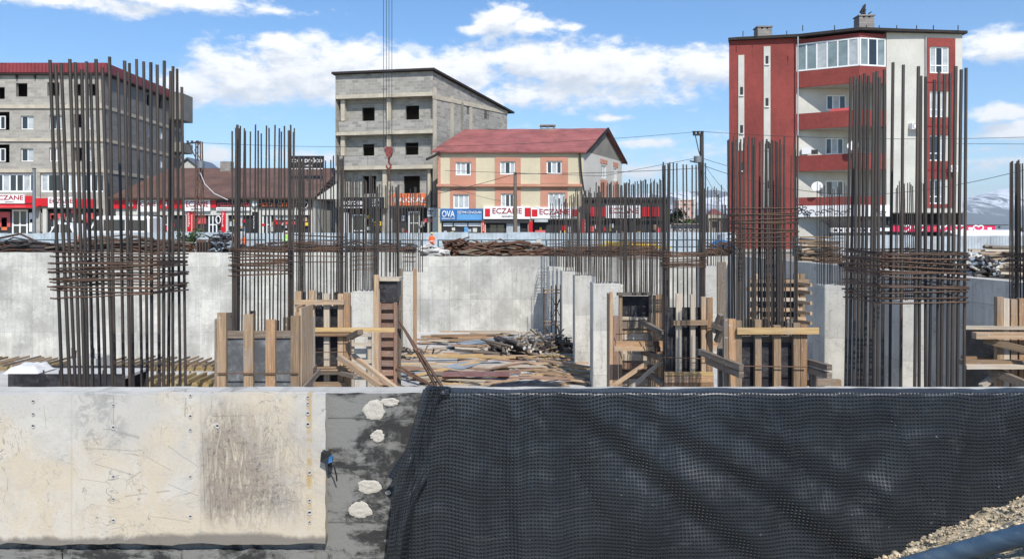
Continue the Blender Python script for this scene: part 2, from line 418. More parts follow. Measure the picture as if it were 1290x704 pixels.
# retaining walls of the pit
def wall_box(x0, x1, y0, y1, z0, z1, mat, name, label, seg=60, amp=.025):
    t = MB(); n = seg
    top = []
    for i in range(n+1):
        u = i/n; x = x0+(x1-x0)*u if abs(x1-x0) > abs(y1-y0) else x0
        top.append(z1+amp*nz(u*n*.7, 3.1, .9, z1))
    longx = abs(x1-x0) > abs(y1-y0)
    for i in range(n):
        a, b = i/n, (i+1)/n
        if longx:
            xa, xb = x0+(x1-x0)*a, x0+(x1-x0)*b
            t.face([(xa, y0, z0), (xb, y0, z0), (xb, y0, top[i+1]), (xa, y0, top[i])])
            t.face([(xb, y1, z0), (xa, y1, z0), (xa, y1, top[i]), (xb, y1, top[i+1])])
            t.face([(xa, y0, top[i]), (xb, y0, top[i+1]), (xb, y1, top[i+1]), (xa, y1, top[i])])
        else:
            ya, yb = y0+(y1-y0)*a, y0+(y1-y0)*b
            t.face([(x0, yb, z0), (x0, ya, z0), (x0, ya, top[i]), (x0, yb, top[i+1])])
            t.face([(x1, ya, z0), (x1, yb, z0), (x1, yb, top[i+1]), (x1, ya, top[i])])
            t.face([(x0, ya, top[i]), (x1, ya, top[i]), (x1, yb, top[i+1]), (x0, yb, top[i+1])])
    if longx:
        t.face([(x0, y1, z0), (x0, y0, z0), (x0, y0, top[0]), (x0, y1, top[0])]); t.face([(x1, y0, z0), (x1, y1, z0), (x1, y1, top[-1]), (x1, y0, top[-1])])
    else:
        t.face([(x0, y0, z0), (x1, y0, z0), (x1, y0, top[0]), (x0, y0, top[0])]); t.face([(x1, y1, z0), (x0, y1, z0), (x0, y1, top[-1]), (x1, y1, top[-1])])
    return tag(t.build(name, mat), label, 'retaining wall')
wall_box(PX0, XX(529, 38), 38, 38.35, LZ, .72, 'conc_back', 'retaining_wall', 'tall pale concrete retaining wall across the left back of the pit')
wall_box(XX(529, 38)+.01, PX1, 38.05, 38.35, FZ, .52, 'conc_back', 'retaining_wall', 'pale stained concrete retaining wall behind the timber strewn floor', 50)
wall_box(11.0, PX1, 4.4, 38.0, FZ, .58, 'conc_side', 'retaining_wall', 'shaded grey concrete retaining wall along the right side of the pit')
wall_box(PX0-.3, PX0, 4.4, 38.0, FZ, .6, 'conc_side', 'retaining_wall', 'grey retaining wall closing the far left end of the pit')

# ------------------------------------------------------------------ foreground wall
def front_conc():
    x = Mx('pale foreground wall concrete'); uv = x.uv(world=True); s = x.sep(uv); X, Z = s[0], s[2]
    a = x.noise(uv, 1.3, 5, .6); b = x.noise(uv, 6, 6, .7, .5); f = x.noise(uv, 45, 5, .75); lg = x.noise(uv, 2.2, 6, .7, 1.0)
    c = x.mix(x.ss(x.math('SUBTRACT', a, x.math('MULTIPLY', x.math('SUBTRACT', Z, .42), .30)), .36, .56), (.485, .465, .425), (.545, .475, .37))
    c = x.mix(x.math('MULTIPLY', x.ss(lg, .5, .62), .5), c, (.57, .55, .505))
    c = x.mix(x.math('MULTIPLY', x.ss(b, .52, .7), .4), c, (.42, .40, .37))
    c = x.mix(x.math('MULTIPLY', x.ss(x.noise(uv, 9, 6, .8, 1.5), .58, .66), .35), c, (.36, .35, .33))
    # rough brown patch where the shutter stuck
    px = x.math('MULTIPLY', x.ss(x.math('ADD', X, x.math('MULTIPLY', x.math('SUBTRACT', lg, .5), .16)), -1.72, -1.62), x.math('SUBTRACT', 1.0, x.ss(x.math('ADD', X, x.math('MULTIPLY', x.math('SUBTRACT', a, .5), .9)), -1.5, -1.0)))
    pz = x.math('MULTIPLY', x.ss(x.math('ADD', Z, x.math('MULTIPLY', x.math('SUBTRACT', a, .5), .5)), -.08, .14), x.math('SUBTRACT', 1.0, x.ss(x.math('ADD', Z, x.math('MULTIPLY', x.math('SUBTRACT', lg, .5), .4)), .5, .76)))
    st = x.noise(x.uv((34, 34, 7), world=True), 1.0, 6, .8, 1.0)
    pm = x.math('MULTIPLY', x.math('MULTIPLY', px, pz), x.ss(x.math('ADD', x.math('MULTIPLY', st, .6), x.math('MULTIPLY', lg, .4)), .41, .56), True)
    c = x.mix(x.math('MULTIPLY', pm, .75), c, (.27, .215, .175))
    c = x.mix(x.math('MULTIPLY', pm, x.math('MULTIPLY', x.ss(f, .5, .68), .85)), c, (.115, .1, .09))
    # cracks and scratches
    for sc, w, mk, st_ in ((3.2, .008, 2.0, (1, 1, 1)), (5.5, .010, 3.0, (.5, 1, 1.6)), (9.0, .014, 2.6, (1.4, 1, .5))):
        k = x.noise(x.uv(st_, world=True), sc, 3, .6, 1.6)
        ln = x.math('SUBTRACT', 1.0, x.ss(x.math('ABSOLUTE', x.math('SUBTRACT', k, .5)), w*.4, w))
        ms = x.ss(x.noise(uv, mk, 3), .52, .62)
        c = x.mix(x.math('MULTIPLY', x.math('MULTIPLY', ln, ms), .6), c, (.2, .19, .175))
    # long scratches left by the shutters
    def seg(x0, y0, x1, y1, w_):
        A, B = P(x0, y0, 4.1), P(x1, y1, 4.1); dx, dz = B.x-A.x, B.z-A.z; l2 = dx*dx+dz*dz
        wob = x.math('MULTIPLY', x.math('SUBTRACT', b, .5), .012)
        px_ = x.math('SUBTRACT', X, A.x); pz_ = x.math('ADD', x.math('SUBTRACT', Z, A.z), wob)
        t_ = x.math('ADD', x.math('MULTIPLY', px_, dx/l2), x.math('MULTIPLY', pz_, dz/l2), True)
        ex = x.math('SUBTRACT', px_, x.math('MULTIPLY', t_, dx)); ez = x.math('SUBTRACT', pz_, x.math('MULTIPLY', t_, dz))
        d_ = x.math('SQRT', x.math('ADD', x.math('MULTIPLY', ex, ex), x.math('MULTIPLY', ez, ez)))
        return x.math('SUBTRACT', 1.0, x.ss(d_, w_*.4, w_))
    sg = None
    for q in ((138, 540, 155, 546, .006), (153, 545, 174, 551, .010), (108, 564, 172, 568, .003), (120, 584, 168, 598, .004), (160, 605, 178, 593, .004), (158, 625, 186, 621, .004), (198, 620, 213, 618, .006), (212, 610, 250, 624, .003), (185, 575, 215, 592, .003), (190, 650, 240, 657, .0025), (100, 603, 140, 608, .0025), (212, 562, 250, 588, .003), (255, 545, 258, 640, .004), (262, 565, 266, 655, .004), (268, 560, 272, 648, .003), (275, 570, 277, 650, .003), (282, 560, 284, 640, .003), (268, 524, 308, 523, .004), (234, 502, 233, 524, .006), (262, 537, 278, 524, .003), (55, 510, 58, 540, .0025), (143, 500, 143, 542, .005), (130, 540, 142, 541, .004), (300, 620, 380, 632, .003), (350, 540, 372, 575, .0025), (320, 600, 340, 585, .003)):
        k_ = seg(*q); sg = k_ if sg is None else x.math('MAXIMUM', sg, k_)
    c = x.mix(x.math('MULTIPLY', sg, .45), c, (.2, .19, .175))
    gp = x.math('MULTIPLY', x.math('MULTIPLY', x.ss(X, -2.40, -2.34), x.math('SUBTRACT', 1.0, x.ss(X, -2.14, -2.06))), x.math('MULTIPLY', x.ss(Z, .40, .5), x.ss(x.noise(uv, 12, 6, .75, .8), .46, .58)))
    c = x.mix(x.math('MULTIPLY', gp, .6), c, (.27, .265, .25))
    # pitting
    vo = x.n('TexVoronoi'); x.put(vo.inputs['Vector'], uv); vo.inputs['Scale'].default_value = 42
    pit = x.math('MULTIPLY', x.math('SUBTRACT', 1.0, x.ss(vo.outputs['Distance'], .06, .2)), x.ss(x.noise(uv, 3.5, 4), .5, .62))
    c = x.mix(x.math('MULTIPLY', pit, .5), c, (.22, .21, .2))
    # shutter joints
    for jx in (-2.395, -1.692):
        d = x.math('ABSOLUTE', x.math('SUBTRACT', X, x.math('ADD', jx, x.math('MULTIPLY', x.math('SUBTRACT', b, .5), .012))))
        c = x.mix(x.math('MULTIPLY', x.math('SUBTRACT', 1.0, x.ss(d, .002, .008)), .22), c, (.3, .285, .26))
    # rust run
    d = x.math('ABSOLUTE', x.math('ADD', X, x.math('ADD', 1.103, x.math('MULTIPLY', x.math('SUBTRACT', a, .5), .03))))
    c = x.mix(x.math('MULTIPLY', x.math('SUBTRACT', 1.0, x.ss(d, .004, .022)), x.math('MULTIPLY', x.ss(x.noise(x.uv((3, 3, 9), world=True), 1, 4), .42, .6), .7)), c, (.42, .27, .08))
    # darker along the foot, with a ragged upper edge
    c = x.mix(x.math('MULTIPLY', x.math('SUBTRACT', 1.0, x.ss(x.math('ADD', Z, x.math('MULTIPLY', x.math('SUBTRACT', lg, .5), .12)), -.055, -.02)), .85), c, (.16, .145, .13))
    x.bump(x.math('ADD', x.math('MULTIPLY', f, .35), x.math('ADD', x.math('MULTIPLY', b, .6), x.math('MULTIPLY', x.math('MULTIPLY', pm, st), 1.6))), .55, .012)
    return x.fin(c, .9, 0, .2)
M['front'] = front_conc()
def bitumen():
    x = Mx('bitumen painted concrete'); uv = x.uv(world=True)
    a = x.noise(x.uv((1.6, 1, 6), world=True, rot=0), 1.6, 6, .7, 1.2); b = x.noise(uv, 3.2, 6, .65, .7); f = x.noise(uv, 40, 4, .7)
    dg = x.noise(x.uv((7, 1, 2.2), world=True), 1.3, 5, .7, .8)
    m = x.math('ADD', x.math('MULTIPLY', a, .45), x.math('ADD', x.math('MULTIPLY', b, .4), x.math('MULTIPLY', dg, .15)))
    c = x.mix(x.ss(m, .44, .53), (.036, .035, .034), (.21, .205, .19))
    c = x.mix(x.math('MULTIPLY', x.ss(x.noise(uv, 9, 5, .75), .57, .7), .35), c, (.25, .245, .23))
    c = x.mix(x.math('MULTIPLY', x.ss(f, .6, .72), .25), c, (.3, .29, .28))
    s = x.sep(uv)
    for jz in (.59, .33, .02):
        d = x.math('ABSOLUTE', x.math('SUBTRACT', s[2], x.math('ADD', jz, x.math('MULTIPLY', x.math('SUBTRACT', b, .5), .02))))
        c = x.mix(x.math('MULTIPLY', x.math('SUBTRACT', 1.0, x.ss(d, .001, .006)), .6), c, (.05, .05, .05))
    x.bump(x.math('ADD', f, b), .35, .01)
    return x.fin(c, .7, 0, .3)
M['bitumen'] = bitumen()
WX = XX(410, 4.1)
fw = thing('concrete_wall', 'long low foreground concrete wall, pale on the left and black bitumen painted at its bare end', 'wall', (-2, 4.2, -.6))
t = MB()
NX = 150
def ctop(x): return .735+.006*nz(x, 0, 6)+.004*nz(x, 1, 25)
t.grid(lambda u, v: V((-9+20*u, 4.15, -.7+1.43*v)), 60, 12)
t.build('core', 'bitumen', fw)
t = MB(); t.grid(lambda u, v: V((-9+20*u, 4.15+.17*v, ctop(-9+20*u)-.004+.004*nz(u*200, v*6))), 260, 5)
t.grid(lambda u, v: V((11-20*u, 4.32, -4+4.73*v)), 6, 6)
t.build('cap', 'conc_col', fw)
t = MB()
def fz0(x): return -.079+.010*nz(x, 2, 5)+.006*nz(x, 9, 17)
t.grid(lambda u, v: V((-9+(WX+9)*u+.004*nz(u*9, v*3, 4)*(u > .99), 4.10+.0025*nz((WX+9)*u, v, 9), fz0(-9+(WX+9)*u)*(1-v)+ctop(-9+(WX+9)*u)*v)), 240, 26)
t.grid(lambda u, v: V((-9+(WX+9)*u, 4.10+.052*v, ctop(-9+(WX+9)*u)+.003*v)), 240, 2)
t.grid(lambda u, v: V((-9+(WX+9)*u, 4.152-.052*v, fz0(-9+(WX+9)*u))), 240, 2)
t.grid(lambda u, v: V((WX, 4.10+.052*u, fz0(WX)*(1-v)+ctop(WX)*v)), 2, 20)
t.build('facing', 'front', fw)
for px, rows in ((42, (505, 521, 536)), (143, (510, 538, 600, 628, 655)), (240, (498, 524, 541, 600, 650)), (274, (536,)), (388, (500, 508, 520, 534)), (390, (595, 630, 645, 657))):
    for py in rows:
        c = P(px, py, 4.1); h = MB()
        k = 12; rr = random.uniform(.007, .011)
        ring = [c+V((math.cos(a*2*math.pi/k)*rr*1.25, -.0032, math.sin(a*2*math.pi/k)*rr*1.6)) for a in range(k)]
        ri = [c+V((math.cos(a*2*math.pi/k)*rr, -.0042, math.sin(a*2*math.pi/k)*rr)) for a in range(k)]
        rb = [c+V((math.cos(a*2*math.pi/k)*rr*.75, -.0030, math.sin(a*2*math.pi/k)*rr*.5)) for a in range(k)]
        for a in range(k):
            b2 = (a+1) % k
            h.face([ring[a], ring[b2], ri[b2], ri[a]]); h.face([ri[a], ri[b2], rb[b2], rb[a]])
        h.cm = 1; h.face(rb)
        h.build('tie_hole', ['conc_floor', 'blackink'], fw)
def blob(px, py, rx, ry, seed):
    c = P(px, py, 4.147); rx = rx/F*4.15; ry = ry/F*4.15
    def fn(u, v):
        a = 2*math.pi*u; r = v
        k = 1+.3*nz(math.cos(a), math.sin(a), 1.3, seed)+.13*nz(math.cos(a), math.sin(a), 3.5, seed)+.06*nz(math.cos(a), math.sin(a), 9, seed)
        hgt = .0032*(1-r**8)*(.8+.8*nz(math.cos(a)*r, math.sin(a)*r, 2.2, seed)+.25*nz(math.cos(a)*r, math.sin(a)*r, 5, seed)+.2*g1(r-.72, .16))+.0015
        return c+V((math.cos(a)*r*rx*k, -hgt, math.sin(a)*r*ry*k))
    m = MB(); m.grid(fn, 56, 16); m.build('mortar_patch', 'mortar', fw)
for i, q in enumerate(((472, 517, 14, 12), (491, 506, 12, 5), (476, 549, 10, 8), (466, 613, 14, 9), (453, 642, 14, 11), (489, 620, 4, 3))): blob(*q, i*3.3)
# dark footing segments below the facing
for i, (a, b) in enumerate(((-80, 78), (80, 228), (231, 396))):
    t = MB(); x0, x1 = XX(a, 4.13), XX(b, 4.13)
    t.grid(lambda u, v: V((x0+(x1-x0)*u, 4.128+.004*nz(u*9, v*3, 2, i), -.62+.50*v+.012*nz(u*7, i*2.0, 1.5))), 30, 8)
    t.build('footing_panel', 'bitumen', fw)
# scrap of plastic at the wall seam
t = MB(); c = P(411, 575, 4.08)
t.hexa([c+V(q) for q in ((-.028, -.02, -.02), (.016, -.03, -.034), (.022, .012, -.03), (-.02, .016, -.018), (-.022, -.025, .03), (.024, -.018, .012), (.026, .014, .016), (-.018, .018, .034))])
t.cm = 1; t.hexa([c+V(q) for q in ((.018, -.034, -.026), (.038, -.03, -.02), (.036, .01, -.02), (.022, .012, -.024), (.022, -.03, .006), (.036, -.026, -.002), (.036, .008, 0), (.026, .012, .008))])
t.cm = 0; t.tube([c+V((.02, 0, -.03)), c+V((.045, -.01, -.05)), c+V((.055, 0, -.10)), c+V((.05, .03, -.14))], .004, 6)
tag(t.build('plastic_clip', ['tarpb', 'bluemach']), 'small black and blue plastic clip stuck at the edge of the pale wall facing', 'clip')

# ------------------------------------------------------------------ dimpled membrane
def membrane_mat():
    x = Mx('dimpled black drainage sheet'); uv = x.uv((1/.0194, 1/.0194, 1))
    fr = x.n('VectorMath'); fr.operation = 'FRACTION'; x.put(fr.inputs[0], uv)
    sb = x.n('VectorMath'); sb.operation = 'SUBTRACT'; x.put(sb.inputs[0], fr.outputs[0]); sb.inputs[1].default_value = (.5, .5, 0)
    mu = x.n('VectorMath'); mu.operation = 'MULTIPLY'; x.put(mu.inputs[0], sb.outputs[0]); mu.inputs[1].default_value = (1, 1, 0)
    ln = x.n('VectorMath'); ln.operation = 'LENGTH'; x.put(ln.inputs[0], mu.outputs[0])
    d = x.math('SUBTRACT', 1.0, x.ss(ln.outputs['Value'], .10, .38))
    u2 = x.uv(); a = x.noise(u2, 1.6, 5, .6); b = x.noise(u2, 14, 5, .75)
    c = x.mix(x.ss(a, .35, .65), (.0125, .016, .0205), (.023, .029, .036))
    c = x.mix(x.math('MULTIPLY', x.ss(b, .6, .72), .3), c, (.09, .1, .11)); sk = x.noise(x.uv((1, 1.6, 1)), 26, 3, .6); c = x.mix(x.math('MULTIPLY', x.math('MULTIPLY', x.ss(sk, .70, .74), x.ss(a, .45, .6)), .8), c, (.5, .5, .5))
    dust = x.noise(x.uv((1, 3, 1)), 3, 5, .75)
    c = x.mix(x.math('MULTIPLY', x.ss(dust, .55, .75), .25), c, (.15, .155, .16))
    x.bump(x.math('ADD', x.math('MULTIPLY', d, -1.0), x.math('MULTIPLY', b, .05)), 1.0, .018)
    return x.fin(c, .42, 0, .6)
M['membrane'] = membrane_mat()
ms = thing('drainage_membrane', 'black dimpled drainage sheet hung over the right part of the foreground wall', 'membrane', (2.0, 4.1, -.6))
XA, XB, LT = XX(548, 4.08), 5.2, 1.42
FOLDS = [(.10, .18, .05, .022), (.24, .30, .07, -.018), (.20, 1.18, .075, -.026), (.36, 1.18, .08, .018), (.52, 1.45, .08, -.02), (.68, 1.5, .08, .014),
         (.86, 1.7, .07, -.014), (1.02, 1.9, .08, .012), (1.30, .25, .05, -.006), (1.42, .3, .07, .008), (2.3, -.55, .09, .014), (2.14, -.5, .08, -.012), (1.95, -.35, .06, .006),
         (2.75, -.2, .05, .01), (3.2, .5, .1, .03), (3.9, .9, .1, -.03), (4.4, .3, .1, .03), (.02, .05, .04, .03)]
rc_ = random.Random(77)
CRE = [(rc_.uniform(-.35, 2.8), rc_.uniform(-.35, .7), rc_.uniform(.012, .03), rc_.choice([-1, 1])*rc_.uniform(.004, .011), rc_.uniform(.1, .9)) for _ in range(34)]
CRE += [(rc_.uniform(-.4, .9), rc_.uniform(-.1, .25), rc_.uniform(.012, .022), rc_.choice([-1, 1])*rc_.uniform(.005, .010), rc_.uniform(.3, .9)) for _ in range(14)]
def sheet(x, l):
    """l < 0 lies on the wall top, l > 0 hangs down in front"""
    tz = .752+.003*nz(x, 0, 3)+.012*max(0, nz(x, 4, 1.1))
    if l < 0: return V((x, 4.075-l*1.0, tz+.004*nz(x, l, 9)))
    k = min(1, l/.12); k2 = min(1, l/.45)
    out = .018*k
    for (x0, sl, w, am) in FOLDS:
        out += am*k2*g1(x-x0-sl*l, w*(1+.6*l))
    for (x0, sl, w, am, l0) in CRE:
        out += am*math.exp(-abs(x-x0-sl*l)/w)*min(1, max(0, (l-.02)/.1))*math.exp(-(max(0, l-l0)/.25)**2)
    out += .011*k2*math.sin(19*x+2.2*nz(x, l, 1.6, 3)-2*l)*max(0, 1-x/1.1)+.012*k2*nz(x*1.6, l*.5, 3.2, 11)+.02*k2*nz(x, l, 1.5, 7)+.007*k*nz(x, l*1.4, 5, 2)+.003*k*nz(x, l, 14, 8)
    out += .006*g1(l-.24-.02*nz(x, 0, 2), .04)*min(1, max(0, (x-1.85)/.3))*1.0
    out += .045*k2*l
    return V((x+.02*l*nz(l, x, 1.2, 3), 4.075-out-.008*(1-k), tz-.006*k-l))
m = MB()
LMIN = -.10
XL = lambda v: XA-.15*min(1, max(0, (LT-(LT-LMIN)*v-.1)/.7))
m.grid(lambda u, v: sheet(XL(v)+(XB-XL(v))*u, LT-(LT-LMIN+.05*nz(u*20, 0, 1.0))*v), 360, 120, True, lambda u, v: (XL(v)+(XB-XL(v))*u, LT-(LT-LMIN)*v))
m.build('hanging_sheet', 'membrane', ms)
# torn folded-back edge
LE = [(533, 490), (524, 522), (512, 560), (499, 596), (494, 632), (491, 664), (486, 704), (484, 760)]
RE = [(556, 489), (548, 525), (543, 560), (541, 596), (527, 622), (519, 655), (512, 704), (508, 760)]
def poly(L, v):
    f = v*(len(L)-1); i = min(int(f), len(L)-2); f -= i
    return (L[i][0]*(1-f)+L[i+1][0]*f, L[i][1]*(1-f)+L[i+1][1]*f)
def flap(u, v):
    a = poly(LE, v); b = poly(RE, v)
    Y = 3.99-.06*v-.05*math.sin(math.pi*u**.7)*(1-.3*v)-.03*math.sin(7*u+4*v)*v+.012*nz(u*3, v*5, 1.6)-.02*g1(v-.45, .2)*math.sin(6*u)+.01*nz(u*8, v*12)
    return P(a[0]*(1-u)+b[0]*u, a[1]*(1-u)+b[1]*u, Y)
m = MB(); m.grid(lambda u, v: flap(u, 1-v), 40, 90, True, lambda u, v: (.21*u+.05*v, v*1.05))
m.build('folded_flap', 'membrane', ms)
m = MB(); A, B, C_ = (511, 566), (488, 600), (498, 615)
def tri(u, v):
    x = A[0]*(1-v)+(B[0]*(1-u)+C_[0]*u+12*u)*v; y = A[1]*(1-v)+(B[1]*(1-u)+C_[1]*u)*v
    return P(x, y, 4.045-.03*math.sin(3*u)*v)
m.grid(lambda u, v: tri(u, 1-v), 10, 14, True, lambda u, v: (.1*u, .2*v)); m.build('torn_corner', 'membrane', ms)
m = MB()
def wad(u, v):
    a = 2*math.pi*u; b = math.pi*v
    r = 1+.35*nz(math.cos(a)*2, b*2, 1.1, 4)+.2*nz(math.sin(a)*3, b*3, 1.5, 9)
    return P(551, 494, 4.09)+V((math.cos(a)*math.sin(b)*.075*r, math.sin(a)*math.sin(b)*.06*r, math.cos(b)*.032*r))
m.grid(wad, 26, 14, True, lambda u, v: (.3*u, .2*v)); m.build('crumpled_edge', 'membrane', ms)

# ------------------------------------------------------------------ gravel heap, pipe
def icos(r, seed):
    q = []
    for _ in range(1): pass
    t = (1+5**.5)/2
    vs = [V(p).normalized() for p in ((-1, t, 0), (1, t, 0), (-1, -t, 0), (1, -t, 0), (0, -1, t), (0, 1, t), (0, -1, -t), (0, 1, -t), (t, 0, -1), (t, 0, 1), (-t, 0, -1), (-t, 0, 1))]
    rn = random.Random(seed)
    sx, sy, sz = rn.uniform(.7, 1.4), rn.uniform(.7, 1.3), rn.uniform(.5, .9)
    vs = [V((v.x*sx, v.y*sy, v.z*sz))*r*rn.uniform(.8, 1.2) for v in vs]
    fs = [(0, 11, 5), (0, 5, 1), (0, 1, 7), (0, 7, 10), (0, 10, 11), (1, 5, 9), (5, 11, 4), (11, 10, 2), (10, 7, 6), (7, 1, 8), (3, 9, 4), (3, 4, 2), (3, 2, 6), (3, 6, 8), (3, 8, 9), (4, 9, 5), (2, 4, 11), (6, 2, 10), (8, 6, 7), (9, 8, 1)]
    return vs, fs
def gravel_mat():
    x = Mx('crushed sandy gravel'); uv = x.uv(world=True)
    vo = x.n('TexVoronoi'); x.put(vo.inputs['Vector'], uv); vo.inputs['Scale'].default_value = 38
    a = x.noise(uv, 5, 5); b = x.noise(uv, 60, 4, .7)
    c = x.mix(x.ss(a, .35, .65), (.45, .365, .245), (.54, .455, .325))
    sp = x.sep(vo.outputs['Color']); c = x.val(c, x.math('ADD', x.math('MULTIPLY', sp[0], .7), .65))
    x.bump(b, .5, .006)
    return x.fin(c, .95, 0, .15)
M['gravel'] = gravel_mat()
gm = MB(); rn = random.Random(3)
gm.grid(lambda u, v: V((1.3+3.2*u, 2.3+1.83*v, near_h(1.3+3.2*u, 2.3+1.83*v)+.01+.03*nz(1.3+3.2*u, 2.3+1.83*v, 9)+.015*nz(u*3, v*2, 25))), 150, 110)
for i in range(13000):
    x, y = rn.uniform(1.4, 3.7), rn.uniform(2.4, 4.1)
    if mound(x, y) < -.3: continue
    r = min(.028, .0024+.0036*rn.expovariate(1.15))
    vs, fs = icos(r, i); z = near_h(x, y)+.012+.03*nz(x, y, 9)
    a = rn.uniform(0, 6.3); mt = Matrix.Rotation(a, 3, 'Z')
    gm.faces([mt @ v+V((x, y, z+r*.25)) for v in vs], fs)
tag(gm.build('gravel_heap', 'gravel'), 'sandy crushed gravel heaped against the black membrane in the corner', 'gravel', kind='stuff')
def pipe_mat():
    x = Mx('blue black plastic pipe'); uv = x.uv(world=True)
    a = x.noise(x.uv((3, 3, 12), world=True), 2, 5, .7); b = x.noise(uv, 25, 4, .75)
    c = x.mix(x.ss(a, .4, .7), (.055, .10, .155), (.10, .155, .21))
    c = x.mix(x.math('MULTIPLY', x.ss(b, .58, .72), .4), c, (.3, .29, .26))
    x.bump(b, .12, .004)
    return x.fin(c, .33, 0, .5)
M['pipe'] = pipe_mat()
pp = []
for i in range(26):
    k = i/25; x = 1.45+1.5*k; y = 3.32-(x-1.75)*1.35+.16*math.sin(3.1*k)-.05
    pp.append(V((x, y, near_h(x, y)*0+mound(x, y)+.065+.07*k)))
tag(MB().tube(pp, .041, 20).build('water_pipe', 'pipe'), 'dark blue plastic pipe lying on the gravel heap', 'pipe')
# ------------------------------------------------------------------ reinforcement
BARM = {}
def bar_mesh(mat, k):
    if (mat, k) not in BARM:
        rn = random.Random(k*7+len(mat)); m = MB(); n = 6
        a, b = rn.uniform(-.8, .8), rn.uniform(-.8, .8)
        q = 8
        vs = [V((a*math.sin(math.pi*i/n)+math.cos(2*math.pi*j/q), b*math.sin(math.pi*i/n)+math.sin(2*math.pi*j/q), i/n)) for i in range(n+1) for j in range(q)]
        m.faces(vs, [(i*q+j, i*q+(j+1) % q, (i+1)*q+(j+1) % q, (i+1)*q+j) for i in range(n) for j in range(q)], True)
        m.face(vs[:q][::-1]); m.face(vs[-q:])
        o = m.build('reinforcing_bar', mat); me = o.data
        me.transform(Matrix.Translation(ORG[o.name]))
        bpy.data.objects.remove(o); BARM[(mat, k)] = me
    return BARM[(mat, k)]
def bar(parent, p0, p1, r, mat='rebar', name='reinforcing_bar'):
    p0, p1 = V(p0), V(p1); d = p1-p0
    o = bpy.data.objects.new(name, bar_mesh(mat, random.randrange(5))); COL.objects.link(o)
    o.parent = parent; o.location = p0-ORG[parent.name]
    o.rotation_mode = 'QUATERNION'; o.rotation_quaternion = d.to_track_quat('Z', 'Y'); o.scale = (r, r, d.length)
    return o
def stirrup(parent, x0, x1, y0, y1, z, r, mat='rust', tilt=None):
    j = lambda s: random.uniform(-s, s)
    a, b = (j(.05), j(.03)) if tilt is None else tilt
    e = r*2
    def zz(x, y): return z+a*(x-(x0+x1)/2)+b*(y-y0)
    pts = []
    cs = [(x0-e+j(e), y0-e), (x1+e+j(e), y0-e), (x1+e+j(e), y1+e), (x0-e+j(e), y1+e)]
    for i in range(4):
        p, q = cs[i], cs[(i+1) % 4]
        for k in range(5):
            t = k/5; x, y = p[0]+(q[0]-p[0])*t, p[1]+(q[1]-p[1])*t
            pts.append(V((x, y, zz(x, y)+j(r*.5))))
    m = MB().tube(pts, r, 6, False, True)
    # hooked tails
    c = V((cs[0][0], cs[0][1], zz(*cs[0]))); m.tube([c, c+V((-.035, -.01, .004))], r*.9, 5)
    return m.build('stirrup', mat, parent)

def cage(name, label, pxl, pxr, Yf, dep, bars, zbot, r, hoops, hr, group='steel reinforcement cages', parent=None, pyb=470, bmat='rebar', hmat='rust', bname='reinforcing_bar', cat='rebar cage', rect=None):
    if rect: x0, x1 = rect
    else:
        x0 = XX(pxl, Yf if pxl < CX else Yf+dep); x1 = XX(pxr, Yf+dep if pxr < CX else Yf)
    root = parent or thing(name, label, cat, ((x0+x1)/2, Yf+dep/2, zbot), group)
    for (pb, pt, py) in bars:
        k = (pb-CX)/F; cand = []
        if x0-.01 <= k*Yf <= x1+.01: cand.append(Yf)
        if x0-.01 <= k*(Yf+dep) <= x1+.01: cand.append(Yf+dep)
        if abs(k) > 1e-3:
            for xs in (x0, x1):
                if Yf < xs/k < Yf+dep: cand.append(xs/k)
        Y = random.choice(cand) if cand else Yf
        top = P(pt, py, Y); ref = P(pb, pyb, Y); d = ref-top
        bot = top+d*((zbot-top.z)/d.z)
        bar(root, bot, top, r*random.uniform(.92, 1.08), bmat, bname)
    for (ya, yb, n) in hoops:
        za, zb = ZZ(ya, Yf), ZZ(yb, Yf)
        for i in range(n):
            z = za+(zb-za)*(i/(max(1, n-1)))+random.uniform(-.02, .02)
            stirrup(root, x0, x1, Yf, Yf+dep, z, hr, hmat)
    return root
def auto(pxl, pxr, ytop, nL, nM, nR, wL=10, wR=10, jy=3, lean=0, slope=0):
    b = []
    def add(px):
        py = ytop+random.uniform(-jy, jy)+slope*(px-pxl)
        b.append((px+random.uniform(-1, 1), px+lean+random.uniform(-2, 2), py))
    for i in range(nL): add(pxl+wL*(i+.3)/max(1, nL))
    for i in range(nM): add(pxl+wL+(pxr-wR-pxl-wL)*(i+.6)/max(1, nM))
    for i in range(nR): add(pxr-wR*(i+.3)/max(1, nR))
    return b
# the two near cages standing free behind the wall
TB = [77, 87, 94, 100, 106, 110, 118, 125, 132, 141, 146, 155, 163, 169, 178, 185, 193, 200, 207, 213, 219, 228, 233]
TT = [63, 70, 77, 88, 95, 103, 109, 114, 121, 129, 138, 149, 157, 163, 172, 181, 190, 198, 207, 215, 218, 223, 229]
TY = [76, 82, 80, 75, 79, 88, 78, 92, 75, 85, 72, 92, 77, 80, 75, 78, 79, 82, 77, 90, 84, 87, 110]
cage('rebar_cage', 'tall near rebar cage at the left with tops leaning outwards before the grey block building', 70, 233, 7.35, .8, list(zip(TB, TT, TY)), FZ, .0165, [(319, 372, 10), (330, 362, 4)], .0085)
TB = [1066, 1071, 1076, 1081, 1086, 1090, 1097, 1101, 1106, 1111, 1122, 1136, 1153, 1159, 1166, 1172, 1182, 1187, 1193, 1200, 1207, 1214]
TT = [1072, 1077, 1080, 1084, 1089, 1094, 1101, 1105, 1108, 1114, 1125, 1138, 1157, 1160, 1166, 1177, 1183, 1190, 1197, 1204, 1211, 1217]
TY = [98, 96, 100, 95, 93, 96, 92, 90, 98, 88, 79, 82, 84, 96, 97, 101, 90, 94, 93, 84, 88, 86]
